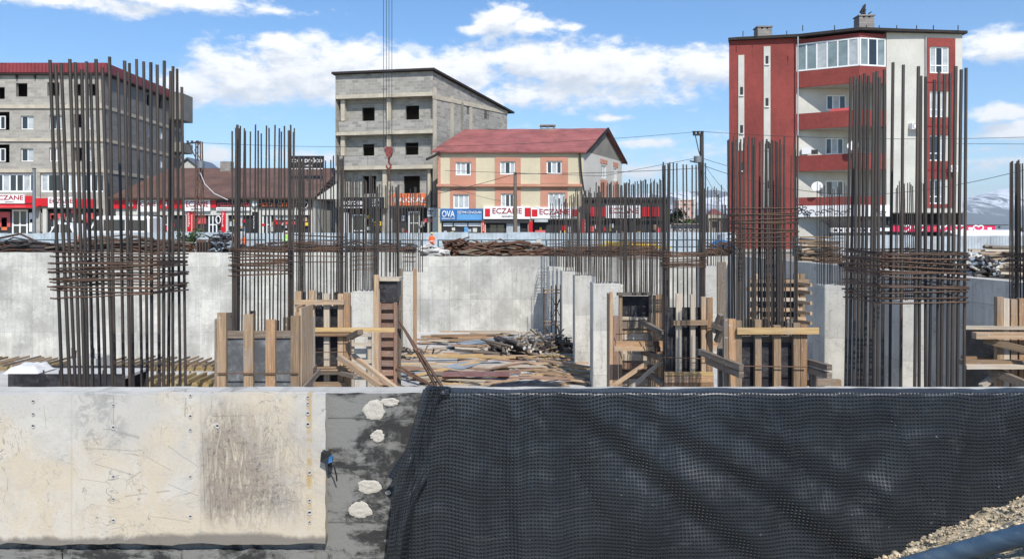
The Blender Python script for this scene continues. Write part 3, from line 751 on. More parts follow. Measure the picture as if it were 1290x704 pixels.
cage('rebar_cage', 'tall near rebar cage at the right in front of the red and white apartment block', 1066, 1216, 7.4, .85, list(zip(TB, TT, TY)), FZ, .0160, [(317, 381, 10), (322, 360, 3)], .0092)
# cages inside shutters
cage('rebar_cage', 'rebar cage rising from the scuffed grey shutter, with bundled bars at both ends', 293, 368, 12.42, .45, auto(293, 369, 163, 8, 12, 6, 9, 8, 6, 1), FZ, .0135, [(312, 345, 9), (318, 340, 5)], .0085)
cage('rebar_cage', 'rebar cage above the timber shutter between the grey shutter and the white column', 372, 434, 16.3, .5, auto(374, 433, 199, 8, 11, 8, 8, 8, 4), FZ, .015, [(298, 304, 2), (308, 318, 5), (324, 329, 2)], .009)
cage('rebar_cage', 'slim rebar cage rising from the ladder-like reddish shutter', 470, 502, 24.6, .6, auto(472, 503, 236, 6, 5, 4, 6, 6, 4), FZ, .019, [(306, 316, 4)], .010)
cage('rebar_cage', 'dark rebar cage with heavy end bundles beside the utility pole', 833, 889, 17.2, .6, auto(834, 889, 207, 10, 6, 9, 11, 9, 3), FZ, .0165, [(318, 337, 8), (320, 334, 4)], .0105)
cage('rebar_cage', 'dense rebar cage in front of the red gable with a tall band of rusty hoops', 917, 1004, 12.9, .55, auto(917, 990, 177, 10, 9, 14, 20, 28, 6)+[(1001, 1001, 181), (1004, 1005, 171), (1002, 1002, 190), (996, 997, 196)], FZ, .0145, [(264, 310, 9), (268, 306, 4)], .009)
cage('rebar_cage', 'rebar cage above the timber shutter at the right edge', 1270, 1325, 12.9, .5, auto(1272, 1322, 204, 7, 9, 8, 12, 12, 3), FZ, .013, [(318, 343, 9)], .009)

# ------------------------------------------------------------------ cast columns
def column(label, pxl, pxr, Y, pyt, dep, bars, r, hoops=(), hr=.009, bx=None, strips=()):
    x0, x1 = XX(pxl, Y), XX(pxr, Y); zt = ZZ(pyt, Y)
    root = thing('concrete_column', label, 'column', ((x0+x1)/2, Y+dep/2, FZ), 'cast concrete columns')
    m = MB(); c = .02
    def sec(z, j): return [V((x0+c, Y, z)), V((x1-c, Y, z)), V((x1, Y+c, z)), V((x1, Y+dep, z)), V((x0, Y+dep, z)), V((x0, Y+c, z))]
    n = 6
    for i in range(n):
        A, B = sec(FZ+(zt-FZ)*i/n, i), sec(FZ+(zt-FZ)*(i+1)/n, i+1)
        for k in range(6):
            q = (k+1) % 6; m.face([A[k], A[q], B[q], B[k]])
    m.face(sec(zt, n)); m.build('shaft', 'conc_col', root)
    cage('', '', bx[0] if bx else pxl+2, bx[1] if bx else pxr-2, Y+.06, dep-.12, bars, zt-.03, r, hoops, hr, parent=root, pyb=400, bname='starter_bar',
         rect=(x0+.05, x1-.05))
    for (a, b, yt, yb, mat) in strips:
        m = MB(); xa, xb = XX(a, Y-.06), XX(b, Y-.06)
        m.beam(((xa+xb)/2, Y-.035, max(FZ, ZZ(yb, Y))), ((xa+xb)/2, Y-.035, ZZ(yt, Y)), xb-xa, .05, (0, 1, 0)); m.build('board', mat, root)
    return root
def sb(pxl, pxr, yt, n, j=4): return [(pxl+(pxr-pxl)*i/(n-1)+random.uniform(-.8, .8),)*1+(pxl+(pxr-pxl)*i/(n-1)+random.uniform(-1.5, 1.5), yt+random.uniform(-j, j)) for i in range(n)]
column('white concrete column between two timber shutters on the left, with steel starter bars', 443, 472, 20.7, 367, .8, sb(434, 473, 224, 19, 6), .016, [(306, 340, 7)], .009, strips=((471, 477, 346, 488, 'wood_tan'),))
column('white column left of the open floor with planks fixed to both edges', 507, 521, 30, 342, .8, sb(490, 532, 243, 17, 8), .019, [(302, 330, 6)], .011, strips=((503, 507, 338, 470, 'wood_grey'), (521, 525, 338, 470, 'wood_orange')))
column('farthest white column of the right row, beside the scaffold tower', 690, 708, 36.0, 336, .8, sb(693, 722, 252, 15, 5), .019, [(303, 322, 6)], .011)
column('second farthest white column of the right row', 708, 725, 32.9, 342, .9, sb(710, 738, 247, 14, 4), .019, [(306, 322, 6)], .011)
column('tall white column in the middle of the right row', 724, 749, 28.3, 347.5, .9, sb(726, 756, 240, 16, 4), .0185, [(306, 324, 7)], .010)
column('nearest white column of the right row, left of the timber shutter', 747, 782, 23.7, 357, .9, sb(752, 789, 232, 20, 4), .0165, [(308, 324, 7)], .010)
column('white column hidden behind shutters left of the red building, brown board on its edge', 884, 904, 29, 335, .9, sb(886, 912, 238, 13, 8), .017, [(310, 322, 5)], .010, strips=((904, 915, 330, 480, 'wood_grey'),))
column('stained concrete column before the shaded right wall with a rusty bundle of hoops above', 1039, 1065, 22, 360, .85, sb(1030, 1066, 234, 16, 5), .0135, [(300, 332, 9), (312, 330, 5)], .010)
column('white column seen through the bars of the right near cage', 1136, 1168, 18, 379, .8, sb(1128, 1166, 232, 16, 5), .013, [(320, 340, 5)], .009)
column('low white column stub seen through the left near cage', 88, 120, 15, 452, .7, sb(90, 118, 440, 5, 3), .02)
column('column shaft rising behind the black topped shutter right of the white columns', 783, 836, 25.6, 372, .8, sb(785, 834, 229, 28, 4), .0185, [(306, 326, 8)], .011)

# ------------------------------------------------------------------ timber shutters
def board(p, name, mat, x0, y0, x1, y1, Y, th=.04, floor=True):
    xa, xb, zt, zb = XX(x0, Y), XX(x1, Y), ZZ(y0, Y), ZZ(y1, Y)
    if floor and y1 >= 486: zb = FZ
    w, h = xb-xa, zt-zb; m = MB()
    if h > w: m.beam(((xa+xb)/2, Y+th/2, zb), ((xa+xb)/2+random.uniform(-.008, .008), Y+th/2, zt), w, th, (0, 1, 0))
    else: m.beam((xa, Y+th/2, (zt+zb)/2), (xb, Y+th/2, (zt+zb)/2+random.uniform(-.01, .01)), th, h)
    return m.build(name, mat, p)
def panel(p, mat, x0, y0, x1, y1, Y, dep=0, name='panel'):
    xa, xb, zt, zb = XX(x0, Y), XX(x1, Y), ZZ(y0, Y), ZZ(y1, Y)
    if y1 >= 486: zb = FZ
    m = MB().box(xa, xb, Y, Y+.021, zb, zt); m.build(name, mat, p)
    if dep:
        MB().box(xa, xa+.021, Y+.024, Y+dep, zb, zt-.01).build(name, mat, p)
        MB().box(xb-.021, xb, Y+.024, Y+dep, zb, zt-.013).build(name, mat, p)
        MB().box(xa+.003, xb-.003, Y+dep+.003, Y+dep+.024, zb, zt-.02).build(name, mat, p)
def stick(p, name, mat, xa, ya, Ya, xb, yb, Yb, w, h, up=(0, 0, 1)):
    return MB().beam(P(xa, ya, Ya), P(xb, yb, Yb), w, h, up).build(name, mat, p)
def rod(p, xa, ya, Ya, xb, yb, Yb, r=.01, mat='rust'):
    return MB().tube([P(xa, ya, Ya), P(xb, yb, Yb)], r, 6).build('tie_rod', mat, p)
def shutter(label, px, Y): return thing('column_formwork', label, 'formwork', (XX(px, Y), Y+.3, FZ), 'timber column shutters')
# A: scuffed grey one
s = shutter('low column shutter of cement scuffed grey panels with brown posts', 325, 12.2)
panel(s, 'ply_grey', 283, 425, 372, 488, 12.2, .8)
board(s, 'waler', 'wood_grey', 283, 417, 372, 426, 12.17, .05)
for (a, b, y, mt) in ((273, 284, 394, 'wood_tan'), (307, 319, 396, 'wood_tan'), (334, 346, 403, 'wood_orange'), (366, 377, 398, 'wood_tan')):
    board(s, 'post', mt, a, y, b, 490, 12.08, .07)
for (a, b, y) in ((286, 292, 394), (314, 320, 392), (345, 350, 404), (270, 275, 402), (356, 362, 400)): board(s, 'post', 'wood_grey', a, y, b, 490, 13.06, .08)
stick(s, 'brace', 'wood_grey', 373, 487, 12.1, 396, 462, 13.2, .09, .09); stick(s, 'brace', 'wood_grey', 382, 490, 12.1, 402, 468, 13.4, .05, .1)
board(s, 'plank', 'wood_tan', 377, 388, 380, 490, 12.2, .7); board(s, 'plank', 'wood_pale', 381, 402, 385, 470, 12.5, .6)
rod(s, 274, 470, 12.05, 376, 470, 12.05)
# B
s = shutter('timber shutter left of the white column with a long yellow waler nailed across', 402, 16)
panel(s, 'ply_black', 384, 389, 432, 490, 16.0, .85)
for (a, b, y, mt) in ((371, 379, 367, 'wood_tan'), (389, 396, 366, 'wood_tan'), (408, 415, 370, 'wood_pale'), (425, 432, 370, 'wood_tan'), (433, 441, 369, 'wood_orange')):
    board(s, 'post', mt, a, y, b, 490, 15.86, .09)
for a in (378, 399, 420): board(s, 'post', 'wood_grey', a, 368, a+6, 490, 16.95, .08)
board(s, 'waler', 'wood_tan', 369, 378, 433, 384, 15.76, .08); board(s, 'waler', 'wood_new', 385, 413, 497, 418, 15.74, .09); board(s, 'waler', 'wood_orange', 384, 419.5, 440, 423, 15.74, .09)
board(s, 'waler', 'wood_tan', 384, 462, 442, 467, 15.75, .09); board(s, 'waler', 'wood_grey', 400, 469, 445, 472, 15.7, .09); board(s, 'waler', 'wood_tan', 392, 482, 434, 489, 15.72, .1, False)
for y in (386, 402, 430, 452): stick(s, 'plank', 'wood_tan', 372, y+4, 15.3, 384, y, 16.0, .04, .12)
stick(s, 'brace', 'wood_tan', 427, 449, 15.6, 480, 487, 15.0, .1, .1); stick(s, 'brace', 'wood_tan', 444, 447, 15.8, 499, 489, 15.2, .1, .07)
stick(s, 'brace', 'wood_grey', 440, 425, 15.7, 454, 418, 15.2, .12, .1); stick(s, 'brace', 'wood_grey', 430, 470, 15.65, 448, 474, 15.2, .1, .08)
for y in (424, 444, 462): rod(s, 378, y, 15.7, 446, y-1, 15.7, .008)
# D lower frame on white column
s = shutter('pale frame of boards at the foot of the white column on the left', 457, 20.4)
for (a, b) in ((441, 446), (463, 468)): board(s, 'post', 'wood_pale', a, 418, b, 490, 20.3, .08)
for y in (420, 432, 453, 470): board(s, 'plank', 'wood_pale', 441, y, 468, y+4, 20.22, .06, False)
# C ladder-like
s = shutter('tall narrow shutter with ladder-like reddish boards and a black panel on top', 489, 24)
panel(s, 'ply_black', 478, 353, 500, 381, 24.0, .9); panel(s, 'wood_red', 480, 381, 498, 490, 24.03)
MB().beam(P(502.5, 352, 24.4)*1, P(502.5, 378, 24.4), .02, .8, (0, 1, 0)).build('panel', 'ply_black', s)
for y in (383, 395, 407, 418, 430, 442, 454, 466, 478): board(s, 'plank', 'wood_red', 479, y, 498, y+7, 23.9, .08, False)
for (a, b, y, mt) in ((476, 480, 381, 'wood_red'), (496, 500, 381, 'wood_red'), (471, 477, 350, 'wood_grey')): board(s, 'post', mt, a, y, b, 490, 23.82, .1)
for a in (501, 504): MB().beam((XX(a, 24.5), 24.5, FZ), (XX(a, 24.5), 24.5, ZZ(372, 24.5)), .06, .06).build('post', 'wood_grey', s)
board(s, 'waler', 'wood_pale', 476, 350, 503, 354, 23.9, .9)
# E
s = shutter('wide shutter with a black upper panel and orange walers right of the white columns', 800, 19)
panel(s, 'ply_black', 782, 373, 820, 399, 19.1, 0); panel(s, 'wood_pale', 782, 399, 822, 490, 19.12, 0)
MB().box(XX(770, 19.1), XX(772, 19.1), 19.1, 20.0, FZ, ZZ(372, 19.1)).build('panel', 'wood_red', s)
for (a, b, y, mt) in ((768, 772, 368, 'wood_tan'), (772.5, 779, 398, 'wood_red'), (780, 784, 369, 'wood_tan'), (818, 822, 371, 'wood_grey'), (823, 828, 372, 'wood_tan'), (828.5, 833, 371, 'wood_orange'), (833.5, 839, 371, 'wood_orange')):
    board(s, 'post', mt, a, y, b, 490, 18.9, .12)
board(s, 'waler', 'wood_grey', 778, 369, 822, 372.5, 18.85, .2)
for (y, h, mt) in ((399, 4, 'wood_pale'), (405, 9, 'wood_grey'), (417, 3, 'wood_tan'), (420, 8, 'wood_pale'), (446, 8, 'wood_pale'), (457, 9, 'wood_red'), (468, 6, 'wood_tan'), (477, 8, 'wood_pale')):
    board(s, 'plank', mt, 784, y, 818, y+h, 19.02, .05, False)
board(s, 'waler', 'wood_orange', 776, 430, 904, 436, 18.2, .1); board(s, 'waler', 'wood_tan', 774, 436.5, 902, 442, 18.15, .1)
stick(s, 'old_beam', 'wood_grey', 808, 404, 18.8, 834, 420, 17.6, .12, .12); stick(s, 'old_beam', 'wood_grey', 818, 412, 18.8, 836, 424, 17.5, .1, .1)
stick(s, 'old_beam', 'wood_grey', 810, 443, 18.7, 838, 452, 17.5, .13, .13); stick(s, 'old_beam', 'wood_grey', 818, 470, 18.7, 838, 486, 17.4, .12, .12)
stick(s, 'brace', 'wood_tan', 770, 487, 18.3, 818, 455, 18.3, .09, .09); stick(s, 'brace', 'wood_pale', 794, 489, 18.0, 840, 449, 18.0, .1, .08)
rod(s, 791, 405, 18.8, 791, 486, 18.8, .012); rod(s, 776, 421, 18.8, 900, 413, 16.2, .012)
for px in (826, 862): MB().beam(P(px, 430, 18.1), P(px+3, 443, 18.1), .09, .12).build('clamp', 'rust', s)
# F
s = shutter('black panelled shutter with pale studs between two orange brown shutters on the right', 862, 16.5)
panel(s, 'ply_black', 838, 387, 889, 470, 16.55, 0)
for (a, b, y, mt) in ((852, 859, 370, 'wood_pale'), (870, 876, 371, 'wood_pale'), (884, 890, 374, 'wood_tan'), (891, 898, 375, 'wood_orange')): board(s, 'post', mt, a, y, b, 490 if a > 880 else 468, 16.4, .1, a > 880)
board(s, 'waler', 'wood_tan', 849, 404, 892, 410, 16.3, .09)
for (y, h, mt) in ((469, 4, 'wood_new'), (473.5, 8, 'wood_orange'), (482, 7, 'wood_orange')): board(s, 'waler', mt, 838, y, 899, y+h, 16.2, .12, y > 480)
for (a, ya, b, yb) in ((900, 418, 908, 396), (903, 430, 912, 402), (898, 408, 910, 414)): stick(s, 'old_beam', 'wood_grey', a, ya, 16.2, b, yb, 16.0, .1, .1)
rod(s, 836, 450, 16.3, 900, 452, 16.3)
# G
s = shutter('near shutter with a long bright yellow board across its top and old beams below', 970, 12.5)
panel(s, 'ply_black', 934, 430, 1001, 490, 12.5, 1.05)
board(s, 'waler', 'wood_grey', 934, 423, 1001, 431, 12.48, .03)
for (a, b, y, mt) in ((912, 917, 401, 'wood_grey'), (918, 927, 402, 'wood_orange'), (927.5, 935, 404, 'wood_tan'), (951, 959, 403, 'wood_tan'), (975, 984, 410, 'wood_tan'), (1000, 1008.5, 407, 'wood_tan'), (1009, 1017, 409, 'wood_orange')):
    board(s, 'post', mt, a, y, b, 490, 12.36, .09)
for a in (940, 962, 992): board(s, 'post', 'wood_grey', a, 402, a+7, 490, 13.62, .08)
board(s, 'top_board', 'wood_new', 929, 413, 1032, 421, 12.28, .05)
for dy in (0, 9): stick(s, 'old_beam', 'wood_grey', 882+dy, 443+dy*1.2, 12.9, 934, 463+dy, 12.0, .09, .1)
for dy in (0, 10): stick(s, 'old_beam', 'wood_grey', 1016, 455+dy, 12.5, 1045, 463+dy, 11.9, .09, .09)
board(s, 'post', 'wood_grey', 906, 440, 914, 490, 12.7, .1); board(s, 'plank', 'wood_tan', 1018, 478, 1060, 486, 12.5, .1, False); board(s, 'post', 'wood_grey', 1022, 470, 1030, 490, 12.3, .09)
rod(s, 934, 461, 12.3, 1016, 462, 12.3, .01)
# H
s = shutter('shutter at the right edge with stacked planks jutting to the left', 1280, 12)
panel(s, 'ply_black', 1262, 418, 1330, 490, 12.2, 1.0)
for (a, b, y, mt) in ((1256, 1264, 374, 'wood_tan'), (1265, 1272, 376, 'wood_pale'), (1274, 1282, 377, 'wood_tan'), (1284, 1292, 376, 'wood_orange'), (1298, 1306, 378, 'wood_tan'), (1316, 1324, 376, 'wood_tan')): board(s, 'post', mt, a, y, b, 490, 12.05, .09)
for (a, y, b, h, Y, mt) in ((1216, 411, 1300, 4, 12.0, 'wood_pale'), (1230, 419, 1330, 8, 11.8, 'wood_tan'), (1216, 449, 1258, 4, 12.4, 'wood_orange'), (1214, 454, 1330, 6, 11.8, 'wood_tan'), (1218, 460, 1330, 5, 11.7, 'wood_pale')): board(s, 'plank', mt, a, y, b, y+h, Y, .12, False)
stick(s, 'brace', 'wood_tan', 1240, 428, 12, 1330, 450, 11.4, .08, .1); stick(s, 'brace', 'wood_grey', 1246, 465, 12, 1330, 500, 11.2, .1, .12); stick(s, 'brace', 'wood_pale', 1236, 487, 11.9, 1262, 466, 12.1, .07, .09)
# I: stacked horizontal boards behind the dense cage
s = shutter('shutter with rows of horizontal planks seen behind the dense hooped cage', 980, 19.5)
for y in (352, 362, 375, 388, 400, 412): 
    board(s, 'waler', 'wood_pale' if y % 2 else 'wood_tan', 945+random.uniform(-4, 4), y, 1016+random.uniform(-6, 5), y+4.5, 19.3, .1); stick(s, 'waler', 'wood_tan', 1006, y+5, 19.2, 1022, y+7, 18.6, .06, .08)
for a in (950, 966, 1001, 1008): board(s, 'post', 'wood_tan', a, 345, a+6, 490, 19.42, .1)
panel(s, 'ply_black', 956, 352, 1003, 490, 19.6, .7)
stick(s, 'brace', 'wood_pale', 925, 470, 18.9, 958, 395, 19.3, .1, .08)

# ------------------------------------------------------------------ pit floor clutter
# scaffold tower
s = thing('scaffold_tower', 'thin steel scaffold tower against the pale back wall', 'scaffold', (XX(696, 34.6), 34.6, FZ))
for a in (685.5, 694.5, 701, 707):
    for dy in ((0,) if a in (694.5,) else (0, .7)): MB().tube([(XX(a, 34.3), 34.3+dy, FZ), (XX(a, 34.3), 34.3+dy, ZZ(364 if a < 690 else 360, 34.3))], .028, 6).build('standard', 'pole_rust', s)
for y in (365, 369, 405, 409): MB().tube([P(685, y, 34.25), P(708, y, 34.25)], .024, 6).build('ledger', 'wood_tan', s)
for (a, b, c, d) in ((694, 372, 707, 402), (707, 372, 694, 402), (694, 410, 707, 372)): MB().tube([P(a, b, 34.2), P(c, d, 34.2)], .018, 6).build('brace', 'pole_rust', s)
# leaning props
for k, (a, b, Ya, c, d, Yc, lab) in enumerate(((503, 404, 24.2, 549, 486, 23.6, 'rusty steel prop leaning on the ladder-like shutter, the left of two side by side'), (505, 408, 24.3, 557, 487, 23.4, 'rusty steel prop leaning on the ladder-like shutter, the right of two side by side'), (499, 459, 24.1, 546, 487, 23.5, 'low sloping rusty prop at the foot of the ladder-like shutter'), (499, 464, 23.8, 552, 489, 23.1, 'lowest rusty prop lying slanted near the foil edge'))):
    p, q = P(a, b, Ya), P(c, d, Yc); q.z = max(q.z, FZ+.05)
    t = thing('steel_prop', lab, 'prop', q, 'leaning steel props')
    MB().tube([q, q+(p-q)*.55], .05, 8).build('outer_tube', 'rust', t); MB().tube([q+(p-q)*.55, p], .038, 8).build('inner_tube', 'pole_rust', t)
    MB().box(q.x-.09, q.x+.09, q.y-.09, q.y+.09, q.z-.03, q.z-.015).build('foot_plate', 'rust', t)
    MB().tube([q+(p-q)*.53, q+(p-q)*.57], .075, 8).build('collar', 'rust', t)
# loose planks
PK = {}
def plank_mesh(L, w, h, mat):
    k = (L, w, h, mat)
    if k not in PK:
        o = MB().beam((-L/2, 0, h/2), (L/2, 0, h/2), w, h).build('plank', mat); me = o.data
        me.transform(Matrix.Translation(ORG[o.name])); bpy.data.objects.remove(o); PK[k] = me
    return PK[k]
PLAB = {'wood_tan': 'used tan plank lying loose on the dusty pit floor', 'wood_pale': 'pale cement dusted plank lying loose on the pit floor', 'wood_orange': 'orange brown plank lying loose on the pit floor',
        'wood_new': 'fresh yellow plank lying loose on the pit floor', 'wood_red': 'reddish brown plank lying loose on the pit floor', 'wood_grey': 'grey weathered plank lying loose on the pit floor'}
rn = random.Random(11)
def loose(px, py, L, w, h, mat, ang, lift=0, tilt=0):
    Y = (CZ-FZ)*F/(py-HZ); x = XX(px, Y)
    o = bpy.data.objects.new('plank', plank_mesh(L, w, h, mat)); COL.objects.link(o)
    o.location = (x, Y, FZ+.012+lift); o.rotation_euler = (0, tilt, ang)
    tag(o, PLAB[mat], 'plank', PLAB[mat].replace('plank', 'planks').replace('lying loose', 'strewn'))
for i in range(125):
    py = 421+68*rn.random()**.9; px = rn.uniform(505, 742) if py > 440 else rn.uniform(540, 705)
    if py > 470: px = rn.uniform(528, 742)
    mt = rn.choice(['wood_tan', 'wood_tan', 'wood_tan', 'wood_pale', 'wood_pale', 'wood_orange', 'wood_new', 'wood_red'])
    loose(px, py, rn.choice([.7, 1.2, 1.8, 2.4, 3.0]), rn.choice([.1, .16, .22]), rn.choice([.03, .05]), mt, rn.gauss(.0, .35) if rn.random() < .75 else rn.uniform(-1.5, 1.5), rn.choice([0, 0, .05, .1, .15]), rn.gauss(0, .03))
for i in range(14): loose(rn.uniform(560, 640), rn.uniform(424, 436), 3.0, .2, .05, rn.choice(['wood_tan', 'wood_pale', 'wood_orange']), rn.gauss(0, .08), rn.choice([0, .06, .12, .18, .24]))
for i in range(16): loose(rn.uniform(690, 742), rn.uniform(462, 490), rn.choice([1.8, 2.4]), .1, .05, rn.choice(['wood_pale', 'wood_tan', 'wood_new']), rn.uniform(-1.1, -.5) if rn.random() < .7 else rn.uniform(.3, .9), rn.choice([0, .06, .12]))
for (px, py, L, a, l, mt) in ((700, 470, 3, -.75, .35, 'wood_tan'), (560, 455, 3, .05, .2, 'wood_new'), (600, 458, 3, -.05, .22, 'wood_new'), (690, 462, 3, .05, .1, 'wood_tan'), (640, 468, 3, .02, .15, 'wood_pale'), (560, 470, 3, -.03, .12, 'wood_red'), (600, 478, 3, .03, .2, 'wood_red')):
    loose(px, py, L, .22, .05, mt, a, l)
def at(px, py): 
    Y = (CZ-FZ)*F/(py-HZ); return V((XX(px, Y), Y, FZ))
# bundle of blue grey metal sheets
m = MB()
for i in range(9):
    a = at(575+rn.uniform(-12, 8), 439)+V((0, rn.uniform(-.4, .6), .06+.02*i)); b = at(652+rn.uniform(-8, 8), 433)+V((0, rn.uniform(-.4, .4), .12+.022*i)); m.beam(a, b, .3, .02, (rn.uniform(-.2, .2), 0, 1))
tag(m.build('metal_sheet_bundle', 'bluegrey'), 'bundle of long blue grey metal strips on the pit floor', 'bundle')
# heap of round posts with pale cut ends
t = thing('timber_post_stack', 'heap of round dark posts with pale cut ends turned to the wall opening', 'post stack', at(655, 452))
for i in range(36):
    c = at(628+rn.random()*62, 447+rn.random()*8); k = rn.random(); z = FZ+.08+rn.random()*.6*(1-abs(c.x-at(655, 450).x)/1.4)
    a = V((c.x, c.y, max(FZ+.07, z))); d = V((rn.gauss(-.15, .4), 1, rn.gauss(0, .1))).normalized()*rn.uniform(1.2, 2.2); r = rn.uniform(.045, .085)
    m = MB().tube([a, a+d], r, 8, True); m.mi[-2:] = [1, 1]; m.build('post', ['wood_grey' if rn.random() < .6 else 'poledark', 'tanpipe' if rn.random() < .35 else 'wood_grey'], t)
def brush(label, name, cat, cx, cy, w, n, hgt, mats, L=(.8, 1.8)):
    c = at(cx, cy); m = MB()
    for i in range(n):
        a = c+V((rn.gauss(0, w), rn.gauss(0, w*.6), .03)); h = hgt*max(0, 1-abs(a.x-c.x)/(2.2*w))*rn.random()
        d = V((rn.gauss(.4, .8), rn.gauss(0, .6), rn.gauss(.0, .25))).normalized()*rn.uniform(*L); m.cm = rn.randrange(len(mats)); m.beam(a+V((0, 0, h))-d*.5*V((1, 1, 0)).length/1.4, a+V((0, 0, h+.1))+d*.5, rn.uniform(.03, .07), .04)
    for q in m.v: q.z = max(q.z, FZ+.01)
    return tag(m.build(name, mats), label, cat)
brush('dark tangled heap of broken sticks before the scaffold tower', 'stick_heap', 'heap', 702, 447, .5, 80, .8, ['poledark', 'wood_grey', 'wood_tan'], (.5, 1.3))
brush('pale splintered offcuts piled near the back wall right of the planks', 'offcut_heap', 'heap', 672, 434, .8, 60, .5, ['wood_pale', 'wood_grey', 'conc_floor'], (.4, 1.1))
brush('grey rubble and offcuts near the ladder-like shutter', 'offcut_heap', 'heap', 515, 452, .7, 50, .45, ['wood_grey', 'poledark', 'wood_pale'], (.3, .9))
# plywood sheets lying about
for (x, y, w, d, a, l, mt, lab) in ((600, 481, 2.2, .8, .02, .25, 'ply_red', 'reddish film faced sheet lying flat near the wall edge'), (583, 468, .8, 1.3, -.5, .22, 'bluegrey', 'blue grey board lying askew on the planks'), (530, 474, 1.6, .5, .1, .1, 'bluegrey', 'narrow grey sheet lying left of the reddish sheet')):
    c = at(x, y)+V((0, 0, l)); m = MB().box(-w/2, w/2, -d/2, d/2, 0, .02)
    rt = Matrix.Rotation(a, 3, 'Z'); m.v = [rt @ q+c for q in m.v]; tag(m.build('plywood_sheet', mt), lab, 'sheet')
# black plastic sheet lump
m = MB(); c = at(664, 488)
m.grid(lambda u, v: c+V(((u-.5)*2.4, (v-.5)*1.0, .02+.17*math.sin(math.pi*u)**.6*math.sin(math.pi*v)**.6*(1+.5*nz(u*6, v*4, 1.4)))), 40, 16)
tag(m.build('plastic_sheeting', 'tarpb'), 'crumpled black plastic sheeting lying behind the membrane edge', 'sheeting')

# left deck of yellow beams
t = thing('formwork_deck', 'low deck of yellow varnished beams along the left back wall', 'formwork deck', (XX(135, 22), 23, LZ))
zt = ZZ(463, 22)
for i, px in enumerate(range(-70, 276, 12)):
    x = XX(px, 22)+rn.uniform(-.05, .05); MB().beam((x, 22-.1*rn.random(), zt+.05), (x+rn.uniform(-.05, .05), 23.3+.5*rn.random(), zt+.05), .045, .06).build('joist', rn.choice(['deckbeam', 'wood_tan', 'wood_grey']), t)
for y in (22.3, 23.1): MB().beam((XX(-75, 22), y, zt-.08), (XX(280, 22), y, zt-.08), .08, .14).build('bearer', 'deckbeam', t)
for px in range(-60, 276, 42): MB().tube([(XX(px, 22), 22.3, LZ), (XX(px, 22), 22.3, zt-.15)], .03, 6).build('prop', 'wood_grey', t)
t = thing('formwork_deck', 'lower stack of yellow beams behind the left near cage', 'formwork deck', (XX(230, 19), 19.6, LZ))
zt = ZZ(481, 19)
for px in range(180, 276, 14):
    x = XX(px, 19); MB().beam((x, 19, zt), (x+.1, 19.9, zt+.04), .08, .1).build('joist', 'deckbeam', t)
MB().beam((XX(176, 19), 19.2, zt-.12), (XX(280, 19), 19.2, zt-.12), .08, .14).build('bearer', 'deckbeam', t); MB().beam((XX(176, 19), 19.7, zt-.12), (XX(280, 19), 19.7, zt-.12), .08, .14).build('bearer', 'deckbeam', t)
for px in (185, 225, 268): MB().beam((XX(px, 19), 19.2, LZ), (XX(px, 19), 19.2, zt-.2), .1, .1, (0, 1, 0)).build('prop', 'wood_tan', t)
# black wall shutter with a tarpaulin on it
t = thing('wall_formwork', 'long dark shutter box at the far left behind the foreground wall', 'formwork', (XX(80, 11), 11.4, FZ))
MB().box(XX(10, 11), XX(157, 11), 11, 11.02, FZ, ZZ(471, 11)).build('panel', 'ply_black', t); MB().box(XX(10, 11), XX(157, 11), 11.7, 11.72, FZ, ZZ(471, 11)).build('panel', 'ply_black', t)
MB().box(XX(10, 11)+.002, XX(157, 11)-.002, 11.023, 11.697, ZZ(474, 11)-.04, ZZ(474, 11)).build('top_panel', 'conc_floor', t)
for px in (26, 38, 55, 75, 100, 130): bar(t, P(px, 490, 11.2), P(px, 466, 11.2), .012, 'rebar', 'starter_bar')
m = MB(); x0, x1 = XX(12, 11.3), XX(57, 11.3)
m.grid(lambda u, v: V((x0+(x1-x0)*u, 11.1+.5*v, ZZ(473.5, 11)+.01+.10*min(1, 5*u, 5*(1-u))*min(1, 6*v, 6*(1-v))*(1+.3*nz(u*6, v*3)))), 30, 12)
tag(m.build('tarpaulin', 'tarpw_skypane'), 'crumpled white tarpaulin on the dark shutter box at the far left', 'tarpaulin')
